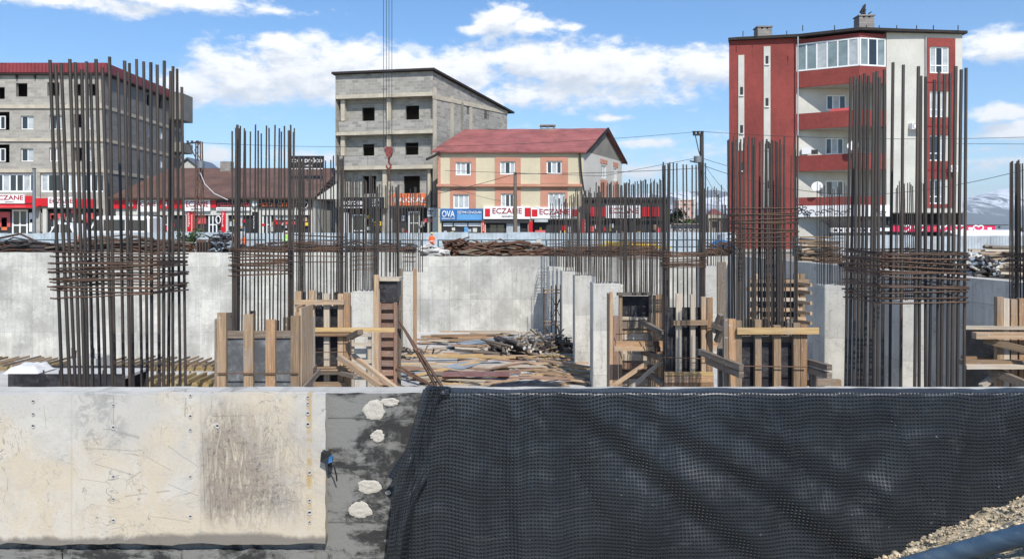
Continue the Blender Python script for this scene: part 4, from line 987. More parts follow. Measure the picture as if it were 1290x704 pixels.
# ------------------------------------------------------------------ facades
class Fac:
    def __init__(s, a, b):
        s.p = V((a[0], a[1], 0)); e = V((b[0], b[1], 0))-s.p; s.L = e.length; s.t = e.normalized(); s.n = V((s.t.y, -s.t.x, 0))
    def uz(s, px, py):
        dx = (px-CX)/F; Y = s.p.dot(s.n)/(dx*s.n.x+s.n.y)
        return (V((dx*Y, Y, 0))-s.p).dot(s.t), CZ+(HZ-py)/F*Y
    def pt(s, u, z, o=0): q = s.p+s.t*u+s.n*o; return V((q.x, q.y, z))
    def r(s, x0, y0, x1, y1):
        a, b = s.uz(x0, y0), s.uz(x1, y1); return (a[0], b[0], b[1], a[1])
    def box(s, mb, rc, o0, o1):
        u0, u1, z0, z1 = rc
        return mb.hexa([s.pt(u0, z0, o1), s.pt(u1, z0, o1), s.pt(u1, z0, o0), s.pt(u0, z0, o0), s.pt(u0, z1, o1), s.pt(u1, z1, o1), s.pt(u1, z1, o0), s.pt(u0, z1, o0)])
    def wall(s, mb, u0, u1, z0, z1, holes=(), rev=.28, ztop=None):
        us = sorted({u0, u1, *[max(u0, min(u1, h[i])) for h in holes for i in (0, 1)]}); zs = sorted({z0, z1, *[max(z0, min(z1, h[i])) for h in holes for i in (2, 3)]})
        for i in range(len(us)-1):
            for j in range(len(zs)-1):
                a, b, c, d = us[i], us[i+1], zs[j], zs[j+1]; mu, mz = (a+b)/2, (c+d)/2
                if any(h[0] < mu < h[1] and h[2] < mz < h[3] for h in holes): continue
                mb.face([s.pt(a, c), s.pt(b, c), s.pt(b, d), s.pt(a, d)])
        for (a, b, c, d) in holes:
            mb.face([s.pt(a, c), s.pt(b, c), s.pt(b, c, -rev), s.pt(a, c, -rev)]); mb.face([s.pt(a, d, -rev), s.pt(b, d, -rev), s.pt(b, d), s.pt(a, d)])
            mb.face([s.pt(a, c), s.pt(a, c, -rev), s.pt(a, d, -rev), s.pt(a, d)]); mb.face([s.pt(b, c, -rev), s.pt(b, c), s.pt(b, d), s.pt(b, d, -rev)])
    def window(s, parent, rc, mull=1, o=-.12, fr=.07, pane='glass', frame='white', trans=None, panes=None, nm='window'):
        u0, u1, z0, z1 = rc; m = MB(); e = .004
        s.box(m, (u0+e, u1-e, z0+e, z0+fr), o-.06, o); s.box(m, (u0+e, u1-e, z1-fr, z1-e), o-.06, o)
        s.box(m, (u0+e, u0+fr, z0+fr, z1-fr), o-.06, o); s.box(m, (u1-fr, u1-e, z0+fr, z1-fr), o-.06, o)
        for k in range(1, mull+1):
            c = u0+(u1-u0)*k/(mull+1); s.box(m, (c-fr*.45, c+fr*.45, z0+fr, z1-fr), o-.055, o-.003)
        if trans: c = z0+(z1-z0)*trans; s.box(m, (u0+fr, u1-fr, c-fr*.4, c+fr*.4), o-.05, o-.006)
        w = m.build(nm, frame, parent)
        ps = panes or [pane]; n = mull+1
        groups = {}
        for k in range(n): groups.setdefault(ps[k % len(ps)], []).append(k)
        for mt, ks in groups.items():
            for k in ks:
                m = MB()
                a, b = u0+fr*.5+(u1-u0-fr)*k/n, u0+fr*.5+(u1-u0-fr)*(k+1)/n
                m.face([s.pt(a+.003, z0+fr*.5, o-.035), s.pt(b-.003, z0+fr*.5, o-.035), s.pt(b-.003, z1-fr*.5, o-.035), s.pt(a+.003, z1-fr*.5, o-.035)])
                m.build('pane', mt, w)
        return w
    def text(s, parent, txt, px, py, hpx, mat, o, wpx=None, vert=False, name='lettering'):
        """px,py: centre; hpx: cap height in photo pixels; wpx: width to fit"""
        cu = bpy.data.curves.new('lettering', 'FONT'); cu.body = txt; cu.extrude = .02; cu.offset = .012; cu.resolution_u = 3
        ob = bpy.data.objects.new('lettering', cu); COL.objects.link(ob)
        bpy.context.view_layer.update()
        me = bpy.data.meshes.new_from_object(ob.evaluated_get(bpy.context.evaluated_depsgraph_get()))
        bpy.data.objects.remove(ob); bpy.data.curves.remove(cu)
        if not len(me.vertices): return
        xs = [v.co.x for v in me.vertices]; ys = [v.co.y for v in me.vertices]
        u, z = s.uz(px, py); u2, z2 = s.uz(px+1, py-1); pu, pz = u2-u, z2-z
        h = hpx*pz; ky = h/(max(ys)-min(ys)); kx = (wpx*pu)/(max(xs)-min(xs)) if wpx else ky
        mx, my = (max(xs)+min(xs))/2, (max(ys)+min(ys))/2
        m = MB()
        vs = [s.pt(u+(v.co.x-mx)*kx, z+(v.co.y-my)*ky, o+v.co.z*.6) for v in me.vertices]
        m.faces(vs, [list(p.vertices) for p in me.polygons])
        bpy.data.meshes.remove(me)
        return m.build(name, mat, parent)
def on(f, parent, name, mat, px, o0, o1):
    return f.box(MB(), f.r(*px), o0, o1).build(name, mat, parent)
def sign(f, parent, mat, px, o=.12, name='sign_board'):
    return on(f, parent, name, mat, px, .005, o)
def hull(mb, foot, z0, z1, skip=(), top=True):
    n = len(foot)
    for i in range(n):
        if i in skip: continue
        a, b = foot[i], foot[(i+1) % n]; mb.face([(a[0], a[1], z0), (b[0], b[1], z0), (b[0], b[1], z1), (a[0], a[1], z1)])
    if top: mb.face([(p[0], p[1], z1) for p in foot])

# ---- B1: unfinished grey block building, far left
b = thing('apartment_building', 'unfinished warm grey block building with red roof edge and pharmacy signs at far left', 'building', (-40, 69, GZ))
F1 = Fac((-47, 62), (-33.5, 62)); S1 = Fac((-33.5, 62), (-33.5, 76.3))
zt = ZZ(92, 62)
R1 = F1.r
h1 = [R1(20, 105, 34.5, 122), R1(59.5, 104, 75, 121), R1(93, 106, 102.5, 121), R1(110.5, 106, 123, 121), R1(-4, 110, 6, 125)]
h2 = [R1(26, 146, 42, 163), R1(62, 145, 78, 163), R1(93, 144, 103.5, 161), R1(111, 146, 118, 163), R1(-8, 141, 12, 164)]
h3 = [R1(26, 187, 42, 203.5), R1(62, 186, 78, 203.5), R1(93, 186, 103.5, 203), R1(111, 186, 118, 203), R1(-8, 182, 12, 205)]
hg = [R1(-40, 219, 46, 242), R1(51, 219, 134-2, 242)]
hs = [R1(-40, 263, 130, 322)]
m = MB(); F1.wall(m, 0, F1.L, GZ, zt, h1+h2+h3+hg+hs, .35)
m.face([F1.pt(0, zt), F1.pt(F1.L, zt), S1.pt(S1.L, zt), V((-47, 76.3, zt))])
m.face([V((-33.5, 76.3, GZ)), V((-47, 76.3, GZ)), V((-47, 76.3, zt)), V((-33.5, 76.3, zt))]); m.face([V((-47, 76.3, GZ)), V((-47, 62, GZ)), V((-47, 62, zt)), V((-47, 76.3, zt))])
m.build('front_wall', 'block_warm', b)
RS = S1.r
sh = [RS(185, 119, 191, 135), RS(200, 122, 205.5, 138)]; sh2 = [RS(187, 158, 192.5, 174), RS(201, 161, 206, 176)]; sh3 = [RS(187.5, 195, 192.5, 212), RS(201, 196, 206, 212)]
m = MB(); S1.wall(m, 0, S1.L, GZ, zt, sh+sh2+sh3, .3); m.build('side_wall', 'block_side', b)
m = MB()
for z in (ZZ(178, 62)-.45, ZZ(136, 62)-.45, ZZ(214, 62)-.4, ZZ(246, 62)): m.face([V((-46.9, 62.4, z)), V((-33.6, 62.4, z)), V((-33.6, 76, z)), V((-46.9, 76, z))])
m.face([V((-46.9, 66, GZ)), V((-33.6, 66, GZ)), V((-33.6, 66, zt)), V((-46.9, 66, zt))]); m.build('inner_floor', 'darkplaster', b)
for (y0, y1) in ((132.5, 137), (174.5, 178.5), (213, 217.5)):
    z1_, z0_ = ZZ(y0, 62), ZZ(y1, 62)
    m = MB(); F1.box(m, (0, F1.L+.12, z0_, z1_), .002, .12); m.build('slab_edge', 'conc_band', b)
    m = MB(); S1.box(m, (.003, S1.L, z0_, z1_), .002, .05); m.build('slab_edge', 'conc_band', b)
m = MB(); F1.box(m, (0, F1.L+.35, zt-.05, ZZ(80.5, 62)), .02, .35); m.build('roof_edge', 'redband', b); m = MB(); S1.box(m, (-.017, S1.L+.6, zt-.05, ZZ(80.5, 62)), .02, .35); m.build('roof_edge', 'redband', b)
m = MB(); F1.box(m, (0, F1.L+.3, zt-.2, zt-.055), .01, .3); S1.box(m, (0, S1.L+.6, zt-.2, zt-.055), .01, .3); m.build('eave', 'eave', b)
for i in range(8): 
    m = MB(); F1.box(m, (F1.L-1.2-i*1.5, F1.L-1.12-i*1.5, zt-.5, zt-.2), .01, .2); m.build('bracket', 'eave', b)
for q in h2[:2]+h3[:2]: F1.window(b, q, 1, panes=['glass', 'curtain'])
for q in (h2[3], h3[3]): F1.window(b, q, 0, pane='curtain')
for q in (h2[4], h3[4]): F1.window(b, (q[0], q[0]+(q[1]-q[0])*.62, q[2]+.1, q[3]-.3), 1, -.25, panes=['curtain', 'glass'])
for q in sh2+sh3: S1.window(b, q, 1, pane='curtain', fr=.1)
F1.window(b, hg[0], 9, -.08, .12, panes=['glass', 'glass', 'curtain']); F1.window(b, hg[1], 8, -.08, .12, panes=['curtain', 'glass', 'glass', 'glass', 'curtain'])
# balconies at the far end of the side wall
for (y0, y1, o1) in ((120, 153, 1.2), (181, 193, 1.2)):
    m = MB(); S1.box(m, (S1.L-2.6, S1.L, ZZ(y1, 75), ZZ(y0, 75)), .01, o1); m.build('balcony', 'darkplaster', b)
# pilasters and shop fronts
for a in (-36, 46.5, 131): on(F1, b, 'pilaster', 'block_warm', (a, 218, a+5, 316), .003, .14)
sign(F1, b, 'whitesign', (-22, 245.5, 33, 256.5), .22); F1.text(b, 'ECZANE', 13.5, 249.2, 5.6, 'darkred', .23, 36); F1.text(b, 'GÜNEYLİ', 14, 254.5, 1.6, 'blackink', .23, 11)
sign(F1, b, 'redsign', (33.5, 247, 45, 256), .2); sign(F1, b, 'redsign', (45.5, 250, 62, 260), .24); sign(F1, b, 'whitesign', (62.5, 248.5, 95, 261.5), .22); F1.text(b, 'ECZANE', 79, 253.5, 5.6, 'darkred', .23, 29); F1.text(b, 'CAN', 80, 259, 2, 'blackink', .23, 8)
sign(F1, b, 'redsign', (104, 251, 120.5, 262), .22); sign(F1, b, 'redsign', (95.6, 251, 100, 262), .2)
m = MB(); q = [F1.uz(-30, 258), F1.uz(53, 262.5)]
m.hexa([F1.pt(q[0][0], q[1][1], .9), F1.pt(q[1][0], q[1][1], .9), F1.pt(q[1][0], q[0][1]-.02, .02), F1.pt(q[0][0], q[0][1]-.02, .02), F1.pt(q[0][0], q[1][1]+.05, .9), F1.pt(q[1][0], q[1][1]+.05, .9), F1.pt(q[1][0], q[0][1]+.05, .02), F1.pt(q[0][0], q[0][1]+.05, .02)]); m.build('awning', 'redsign', b)
F1.window(b, R1(13, 264, 33, 316), 1, -.2, .13, trans=.62, nm='shop_door')
on(F1, b, 'shop_window', 'dark', (-36, 266, 12, 316), -.3, -.22); on(F1, b, 'shop_window', 'dark', (34, 266, 130, 316), -.3, -.25)
for (x0, y0, x1, y1, mt) in ((-5, 267, 11, 286, 'pinkred'), (0, 274, 7, 290, 'orangesign'), (35, 268, 51, 292, 'whitesign'), (62, 269, 80, 276, 'pinkred'), (106, 268, 120, 276, 'pinkred'), (66, 277, 76, 286, 'curtain'), (88, 263.5, 95, 268.5, 'pinkred')): on(F1, b, 'poster', mt, (x0, y0, x1, y1), -.21, -.17)
on(F1, b, 'shop_pilaster', 'cream', (54, 262, 59, 316), -.15, .05)

# ---- B2: low brown-roofed row of shops
b = thing('shop_building', 'low row of shops under a long brown hipped roof in the left background', 'building', (-22, 64, GZ))
F2 = Fac((XX(146, 60), 60), (XX(396, 60), 60)); ze = ZZ(251, 60); zr = ZZ(213.5, 66.5)
m = MB(); sh = [F2.r(x0, 271, x1, 320) for (x0, x1) in ((160, 234), (242, 283), (287, 325), (330, 392))]
F2.wall(m, 0, F2.L, GZ, ze, sh, .3)
a0, a1 = F2.pt(0, 0), F2.pt(F2.L, 0)
m.face([V((a1.x, 60, GZ)), V((a1.x, 73, GZ)), V((a1.x, 73, ze)), V((a1.x, 60, ze))]); m.face([V((a0.x, 73, GZ)), V((a0.x, 60, GZ)), V((a0.x, 60, ze)), V((a0.x, 73, ze))]); m.face([V((a1.x, 73, GZ)), V((a0.x, 73, GZ)), V((a0.x, 73, ze)), V((a1.x, 73, ze))])
m.build('wall', 'cream', b)
L0, R0 = V((a0.x-.3, 59.4, ze)), V((a1.x+.2, 59.4, ze)); Lb, Rb = V((a0.x-.3, 73.6, ze)), V((a1.x+.2, 73.6, ze)); r0, r1 = V((XX(215, 66.5), 66.5, zr)), V((XX(428, 66.5), 66.5, zr))
m = MB(); dz = V((0, 0, .12))
for q in ([L0, R0, r1, r0], [Rb, Lb, r0, r1], [Lb, L0, r0]): m.face([p+dz for p in q])
m.face([L0, L0+dz, R0+dz, R0][::-1]); m.face([L0, Lb, Rb, R0]); m.face([R0, Rb, r1+dz])
rf = m.build('roof', 'brownroof', b)
gx = [V((a1.x+.1, 60, ze)), V((XX(432, 61.5), 61.5, ze)), V((XX(432, 66), 66, ze)), r1+V((0, -.05, -.15))]
m = MB(); m.face([V((XX(396, 59.9), 59.9, ze)), V((XX(432, 59.9), 59.9, ze)), V((XX(432, 59.9), 59.9, ZZ(226, 59.9)))]); m.build('gable', 'cream', b)
m = MB(); c = P(286, 208, 66); m.box(c.x-.45, c.x+.45, 65.6, 66.4, zr-.4, ZZ(204, 66)); m.build('chimney', 'chim', b)
# signs
sign(F2, b, 'redsign', (145, 252.5, 173, 263), .2); sign(F2, b, 'whitesign', (174.5, 252.5, 199, 267), .22); F2.text(b, 'ECZANE', 187, 257, 6, 'darkred', .23, 22)
on(F2, b, 'cross_mark', 'whitesign', (163, 255, 169, 260), .2, .22)
sign(F2, b, 'redsign', (200, 252.5, 231, 263), .2); on(F2, b, 'cross_mark', 'whitesign', (208, 254.5, 211.5, 260), .2, .22)
sign(F2, b, 'redsign', (230.5, 252.5, 234, 262), .19); sign(F2, b, 'whitesign', (234, 252, 266, 266), .24); F2.text(b, 'ECZANE', 250, 257.3, 7, 'darkred', .25, 28); F2.text(b, 'MEHMETOĞLU', 250, 263.5, 2, 'blackink', .25, 16)
sign(F2, b, 'redsign', (266.5, 252.5, 273.5, 262), .2)
sign(F2, b, 'black', (274, 252, 316, 261), .16); F2.text(b, 'MEDİKAL OPTİK', 296, 257, 6, 'pinkred', .17, 41); sign(F2, b, 'whitesign', (273.5, 261.3, 317, 265.5), .18); F2.text(b, 'MEDİKAL  OPTİK', 292, 263.4, 1.6, 'blackink', .19, 34)
sign(F2, b, 'black', (325, 252, 372, 262), .16); F2.text(b, 'METİN OPTİK', 349, 257.2, 6, 'orange', .17, 46)
m = MB(); u, z = F2.uz(322, 257); m.prism([F2.pt(u+.2*math.cos(a*math.pi/8)*1.0, z+.22*math.sin(a*math.pi/8), .26) for a in range(16)], F2.n*-.05); m.build('round_sign', 'whitesign', b)
sign(F2, b, 'black', (374, 252, 394, 262), .16); m = MB(); u, z = F2.uz(383, 258)
m.tube([F2.pt(u+.35*math.cos(a*math.pi/8), z+.3*math.sin(a*math.pi/8), .18) for a in range(16)], .03, 5, False, True); m.tube([F2.pt(u-.5, z+.25, .18), F2.pt(u+.2, z+.1, .18)], .02, 5); m.build('swirl_mark', 'whitesign', b)
for i, q in enumerate(sh): on(F2, b, 'shop_window', 'dark', (0, 0, 1, 1), 0, .001) if False else F2.box(MB(), q, -.34, -.26).build('shop_window', 'dark', b)
F2.window(b, F2.r(262, 268, 273, 318), 1, -.1, .1, trans=.7, nm='shop_door'); F2.window(b, F2.r(330, 268, 341, 318), 1, -.1, .1, trans=.7, nm='shop_door')
F2.window(b, F2.r(205, 268, 216, 318), 1, -.1, .08, trans=.7, nm='shop_door')
for (x0, x1, mt) in ((236, 241, 'redsign'), (243, 246, 'redsign'), (279, 284.5, 'redsign'), (318, 326, 'black')): on(F2, b, 'side_sign', mt, (x0, 267, x1, 312), .003, .1)
F2.text(b, 'E\nC\nZ\nA\nN\nE', 238.5, 277, 17, 'whitesign', .11, 2.6); F2.text(b, 'O\nP\nT\nİ\nK', 281.5, 277, 17, 'whitesign', .11, 2.6); F2.text(b, 'O\nP\nT\nİ\nK', 321, 280, 16, 'whitesign', .11, 2.6)
for (x0, y0, x1, y1, mt) in ((344, 268, 352, 277, 'curtain'), (355, 267, 362, 277, 'curtain'), (364, 268, 371, 276, 'cream'), (346, 279, 353, 283, 'redsign'), (356, 279, 371, 283, 'pinkred'), (288, 279, 296, 285, 'curtain'), (298, 270, 306, 285, 'curtain'), (247, 269, 258, 282, 'pinkred')): on(F2, b, 'poster', mt, (x0, y0, x1, y1), -.25, -.2)
m = MB(); u, z = F2.uz(274.8, 277); m.tube([F2.pt(u+.18*math.cos(a*math.pi/8), z+.3*math.sin(a*math.pi/8), -.02) for a in range(16)], .05, 5, False, True); m.build('round_sign', 'whitesign', b)
# billboard on its roof
t = thing('billboard', 'black billboard with white letters standing on the brown roof ridge', 'billboard', P(390, 215, 63))
FB = Fac((XX(350, 63), 63), (XX(440, 63), 63))
bb = on(FB, t, 'board', 'black', (366, 196.5, 408, 213), -.1, .02); FB.text(t, 'SOĞUDOĞÇO', 387, 202.5, 7, 'whitesign', .025, 38); FB.text(t, 'SU ARITMA', 388, 209, 2, 'whitesign', .025, 11); on(FB, t, 'trim', 'whitesign', (366, 212.2, 408, 213.2), .02, .05)
for px in (370, 387, 405): MB().beam((XX(px, 63.1), 63.12, ze+.5), (XX(px, 63.1), 63.12, ZZ(197, 63)), .08, .08, (0, 1, 0)).build('post', 'poledark', t)
# small grey gabled house behind
t = thing('small_house', 'pale gabled house peeking between the grey block building and the power pole', 'house', (XX(236, 90), 93, GZ))
xa, xb, zz, zp = XX(222, 90), XX(252, 90), ZZ(212, 90), ZZ(200, 90)
m = MB(); m.prism([V((xa, 90, GZ)), V((xb, 90, GZ)), V((xb, 90, zz)), V(((xa+xb)/2, 90, zp)), V((xa, 90, zz))], (0, 7, 0)); m.build('wall', 'grey_render', t)
m = MB()
for s_ in (xa-.2, xb+.2): m.hexa([V((s_, 89.7, zz-.1)), V(((xa+xb)/2, 89.7, zp+.02)), V(((xa+xb)/2, 97.2, zp+.02)), V((s_, 97.2, zz-.1)), V((s_, 89.7, zz+.05)), V(((xa+xb)/2, 89.7, zp+.17)), V(((xa+xb)/2, 97.2, zp+.17)), V((s_, 97.2, zz+.05))])
m.build('roof', 'steel', t)

# ---- B3: unfinished block building in the middle
b = thing('apartment_building', 'unfinished cool grey block building with empty window holes left of the yellow house', 'building', (-8, 66, GZ))
fl_, fr_, br_, bl_ = (-14.4, 61.5), (-6.3, 60), (-.45, 71), (-9.5, 73.5)
F3 = Fac(fl_, fr_); S3 = Fac(fr_, br_)
zl, zr_ = F3.uz(423, 93)[1], F3.uz(545, 90)[1]; zt = (zl+zr_)/2; zb_ = CZ+(HZ-147)/F*71
h_ = [F3.r(456, 136, 472, 153), F3.r(511, 133.5, 528, 151)], [F3.r(457, 182, 471.5, 198.5), F3.r(510.5, 180, 527, 198)], [F3.r(457, 222, 474, 244), F3.r(508.5, 222, 529, 243.5)]
# recessed storeys: the walls behind the parapets stand back
REC = .7
class Off(Fac): pass
F3r = Fac((fl_[0]-F3.n.x*REC+F3.t.x*.9, fl_[1]-F3.n.y*REC+F3.t.y*.9), (fr_[0]-F3.n.x*REC, fr_[1]-F3.n.y*REC))
hs_ = [F3r.r(456, 136, 472, 153), F3r.r(511, 133.5, 528, 151), F3r.r(457, 182, 471.5, 198.5), F3r.r(510.5, 180, 527, 198), F3r.r(457, 222, 474, 244), F3r.r(508.5, 222, 529, 243.5)]
m = MB(); F3r.wall(m, -.9, F3r.L, GZ, zt-.1, hs_+[F3r.r(434, 262, 480, 318), F3r.r(494, 262, 538, 318)], .25)
m.build('front_wall', 'block_cool', b)
YB = lambda px0, py: F3.uz(px0, py)[1]
def band(y0, y1, mat, o0, o1, name, u0=0, u1=None, y0r=None, y1r=None):
    a0_, a1_ = F3.uz(424, y0)[1], F3.uz(424, y1)[1]; b0_, b1_ = F3.uz(545, y0r or y0)[1], F3.uz(545, y1r or y1)[1]
    a0_, a1_ = (a0_+b0_)/2, (a1_+b1_)/2
    m = MB(); F3.box(m, (u0, u1 or F3.L, a1_, a0_), o0, o1); return m.build(name, mat, b)
band(91.5, 118, 'block_cool', -.6, 0, 'parapet'); band(118.2, 123, 'conc_band', -REC+.003, .06, 'slab_edge')
band(152, 165, 'block_cool', -.2, 0, 'balcony_parapet', .3); band(165.2, 169.5, 'conc_band', -REC+.003, .06, 'slab_edge')
band(196, 208.5, 'block_cool', -.2, 0, 'balcony_parapet', .3); band(208.7, 213.5, 'conc_band', -REC+.003, .06, 'slab_edge')
for (px, y0, y1) in ((430, 123, 152), (430, 170, 196), (488, 123, 152), (488, 170, 208), (483, 213, 262), (545.5, 123, 152), (545.5, 170, 196), (428, 213, 262), (540, 213, 316)):
    on(F3, b, 'pillar', 'conc_band', (px-2.5, y0+.2, px+2.5 if px < 540 else px+1, y1-.2), -REC+.01, -.25)
for (px, y0, y1) in ((463, 152, 165), (463, 196, 208)): on(F3, b, 'joint', 'darkplaster', (px, y0, px+.8, y1), 0, .008)
# side wall with sloping top
sh = [S3.r(588, 144, 592.5, 168), S3.r(610, 150, 616, 168)]
m = MB(); zlo = zb_; S3.wall(m, 0, S3.L, GZ, zlo, [], .3)
# windows high in the sloping part: build the strip above zlo as columns
n = 24
holes = [(q[0], q[1], max(q[2], zlo+.02), q[3]) for q in sh]
us = sorted({0, S3.L, *[q[i] for q in holes for i in (0, 1)], *[S3.L*i/n for i in range(n+1)]})
S3z = lambda u: (zt-.1)+(zlo+.5-(zt-.1))*u/S3.L
for i in range(len(us)-1):
    a, c = us[i], us[i+1]; mu = (a+c)/2; hh = [q for q in holes if q[0] < mu < q[1]]
    if hh and hh[0][2] < min(S3z(a), S3z(c)):
        q = hh[0]; m.face([S3.pt(a, zlo), S3.pt(c, zlo), S3.pt(c, q[2]), S3.pt(a, q[2])]) if q[2] > zlo+.03 else None
        top_ = min(q[3], S3z(c)-.1); m.face([S3.pt(a, top_), S3.pt(c, top_), S3.pt(c, S3z(c)), S3.pt(a, S3z(a))])
        m.face([S3.pt(a, zlo), S3.pt(a, zlo, -.3), S3.pt(a, top_, -.3), S3.pt(a, top_)]); m.face([S3.pt(c, zlo, -.3), S3.pt(c, zlo), S3.pt(c, top_), S3.pt(c, top_, -.3)]); m.face([S3.pt(a, top_, -.3), S3.pt(c, top_, -.3), S3.pt(c, top_), S3.pt(a, top_)])
        S3.face = None
    else: m.face([S3.pt(a, zlo), S3.pt(c, zlo), S3.pt(c, S3z(c)), S3.pt(a, S3z(a))])
m.build('side_wall', 'block_cool', b)
for q in holes: S3.window(b, (q[0], q[1], q[2], min(q[3], S3z(q[1])-.1)), 0, -.1, .1, pane='tarpw_skypane')  # white panes paint the bright sky showing through these openings
m = MB()
def sbox(u0, u1, zf0, zf1, o0, o1):
    m.hexa([S3.pt(u0, zf0(u0), o1), S3.pt(u1, zf0(u1), o1), S3.pt(u1, zf0(u1), o0), S3.pt(u0, zf0(u0), o0), S3.pt(u0, zf1(u0), o1), S3.pt(u1, zf1(u1), o1), S3.pt(u1, zf1(u1), o0), S3.pt(u0, zf1(u0), o0)])
sl = lambda off: (lambda u: S3z(u)+off)
zb2 = lambda k: (lambda u: CZ+(HZ-119)/F*60+(CZ+(HZ-147)/F*71+.55-CZ-(HZ-119)/F*60)*u/S3.L+k)
sbox(-.05, S3.L, zb2(-.35), zb2(.0), .004, .06); m.build('slab_edge', 'conc_band', b); m = MB()
for u in (.05, 2.6, 5.6): sbox(u, u+.45, lambda _: 4.0, lambda _: S3z(u)-1.2, .003, .03)
m.build('pillar', 'conc_band', b)
m = MB(); e = .5
c = [F3.pt(-.2, zt-.02, .35), F3.pt(F3.L+.2, zt-.02, .35), S3.pt(S3.L+.9, S3z(S3.L+.9)-.02, .3), V((bl_[0]-.5, bl_[1]+.8, S3z(S3.L+.9)-.02))]
m.hexa(c+[p+V((0, 0, .16)) for p in c]); m.build('roof', 'eave', b)
m = MB(); hull(m, [fl_, fr_, br_, bl_], GZ, zlo, skip=(0, 1), top=False)
m.face([V((*br_, zlo)), V((*bl_, zlo)), V((*bl_, zlo+.5)), V((*br_, zlo+.5))]); m.face([V((*bl_, zlo)), V((*fl_, zlo)), V((*fl_, zt-.1)), V((*bl_, zlo+.5))]); m.build('rear_wall', 'block_cool', b)
for z in (ZZ(123, 60), ZZ(168, 60), ZZ(212, 60)): 
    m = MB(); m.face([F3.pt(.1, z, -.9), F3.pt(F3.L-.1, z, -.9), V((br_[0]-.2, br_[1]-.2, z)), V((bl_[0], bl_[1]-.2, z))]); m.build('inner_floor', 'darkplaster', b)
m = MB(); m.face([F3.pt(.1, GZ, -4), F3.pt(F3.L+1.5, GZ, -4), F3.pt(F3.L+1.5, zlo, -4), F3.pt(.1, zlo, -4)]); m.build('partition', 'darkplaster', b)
# shops
sign(F3, b, 'black', (432, 249, 484, 263), .1); F3.text(b, 'ecirose', 445, 255, 6.5, 'whitesign', .11, 24); F3.text(b, 'KOZMETİK\nPARFÜM\nAKSESUAR', 474, 255, 10, 'whitesign', .11, 11)
on(F3, b, 'trim', 'whitesign', (432, 261, 458, 262), .1, .12)
sign(F3, b, 'orangesign', (493, 244, 537, 259), .14); F3.text(b, 'BAKKAL', 517, 252, 6.5, 'whitesign', .15, 40)
for (x0, x1) in ((434, 480), (494, 538)): F3r.box(MB(), F3r.r(x0, 262, x1, 318), -.3, -.24).build('shop_window', 'dark', b)
F3.window(b, F3.r(440, 270, 458, 316), 1, -.5, .1, trans=.55, nm='shop_door'); F3.window(b, F3.r(512, 266, 526, 316), 1, -.5, .1, trans=.7, nm='shop_door')
on(F3, b, 'side_sign', 'whitesign', (433, 268, 437.5, 300), -.3, -.05); on(F3, b, 'poster', 'yellowp', (469, 279, 478, 284), -.5, -.4); F3.text(b, '000', 473.5, 281.5, 3, 'blackink', -.39, 7)
on(F3, b, 'hanging_sign', 'curtain', (539, 262, 548, 273), .0, .12); F3.text(b, 'EMLAK\nOFİS', 543.5, 267.5, 6, 'blackink', .13, 7); on(F3, b, 'poster', 'pinkred', (532, 275, 543, 280), -.4, -.3); on(F3, b, 'shop_pilaster', 'cream', (545, 262, 552, 316), -.3, .02)

# ---- B4: yellow and pink house
b = thing('apartment_house', 'yellow and salmon pink house with a rusty red pitched roof in the centre', 'house', (2, 61, GZ))
A, B, C_, D = (XX(552, 57), 57), (5.4, 57), (9.5, 65.2), (XX(552, 57)+4.1, 65.2)
F4 = Fac(A, B); S4 = Fac(B, C_); ze = ZZ(190.5, 57)
up = [F4.r(574, 204.5, 593.5, 221), F4.r(630, 203.5, 649, 220), F4.r(688.5, 203, 708, 219.5)]
lo = [F4.r(571, 245, 591, 263), F4.r(631, 244, 648, 262), F4.r(690.5, 243, 711.5, 262)]
hole = F4.r(556, 279, 606, 318), F4.r(612, 277, 665, 318), F4.r(671, 277, 727, 318)
m = MB(); F4.wall(m, 0, F4.L, GZ, ze, up+lo+list(hole), .2); m.build('front_wall', 'yellow_render', b)
sw = [S4.r(757.5, 208, 763.5, 225), S4.r(773, 212, 777, 228)]; sw2 = [S4.r(757.5, 252, 763.5, 268), S4.r(773, 251, 777, 266)]
m = MB(); S4.wall(m, 0, S4.L, GZ, ze, sw+sw2, .15); m.build('side_wall', 'grey_render', b)
m = MB(); hull(m, [A, B, C_, D], GZ, ze, skip=(0, 1), top=True); m.build('rear_wall', 'grey_render', b)
pk = V(((B[0]+C_[0])/2, (B[1]+C_[1])/2, ZZ(163.5, 61))); pl = V(((A[0]+D[0])/2, (A[1]+D[1])/2, pk.z-.1))
m = MB(); m.face([S4.pt(0, ze+.003), S4.pt(S4.L, ze+.003), pk-V((0, 0, .1))]); m.build('gable', 'darkplaster', b); m = MB(); m.face([V((*D, ze)), V((*A, ze)), pl-V((0, 0, .1))]); m.build('gable', 'darkplaster', b)
ov = .38; dn = V((-.2, -1, 0)).normalized()
def slope(p0, p1, q0, q1):
    m = MB(); th = V((0, 0, .12)); n_ = 16
    ex = (p1-p0).normalized()*.35
    p0, q0, p1, q1 = p0-ex, q0-ex, p1+ex, q1+ex
    def fn(u, v): return (p0*(1-u)+p1*u)*(1-v)+(q0*(1-u)+q1*u)*v+th+V((0, 0, .05*nz(u*7, v*3, 1.2)))
    m.grid(fn, 40, 8); m.grid(lambda u, v: fn(1-u, v)-th, 20, 4); m.face([p0, p1, p1+th, p0+th])
    m.face([p1, q1, q1+th, p1+th]); m.face([q0, p0, p0+th, q0+th]); return m
d1 = V((A[0], A[1], ze))-pl; k = (d1.length+ov)/d1.length
rf = slope(pl+(V((A[0], A[1], ze))-pl)*k, pk+(V((B[0], B[1], ze))-pk)*k, pl, pk).build('roof', 'redroof', b)
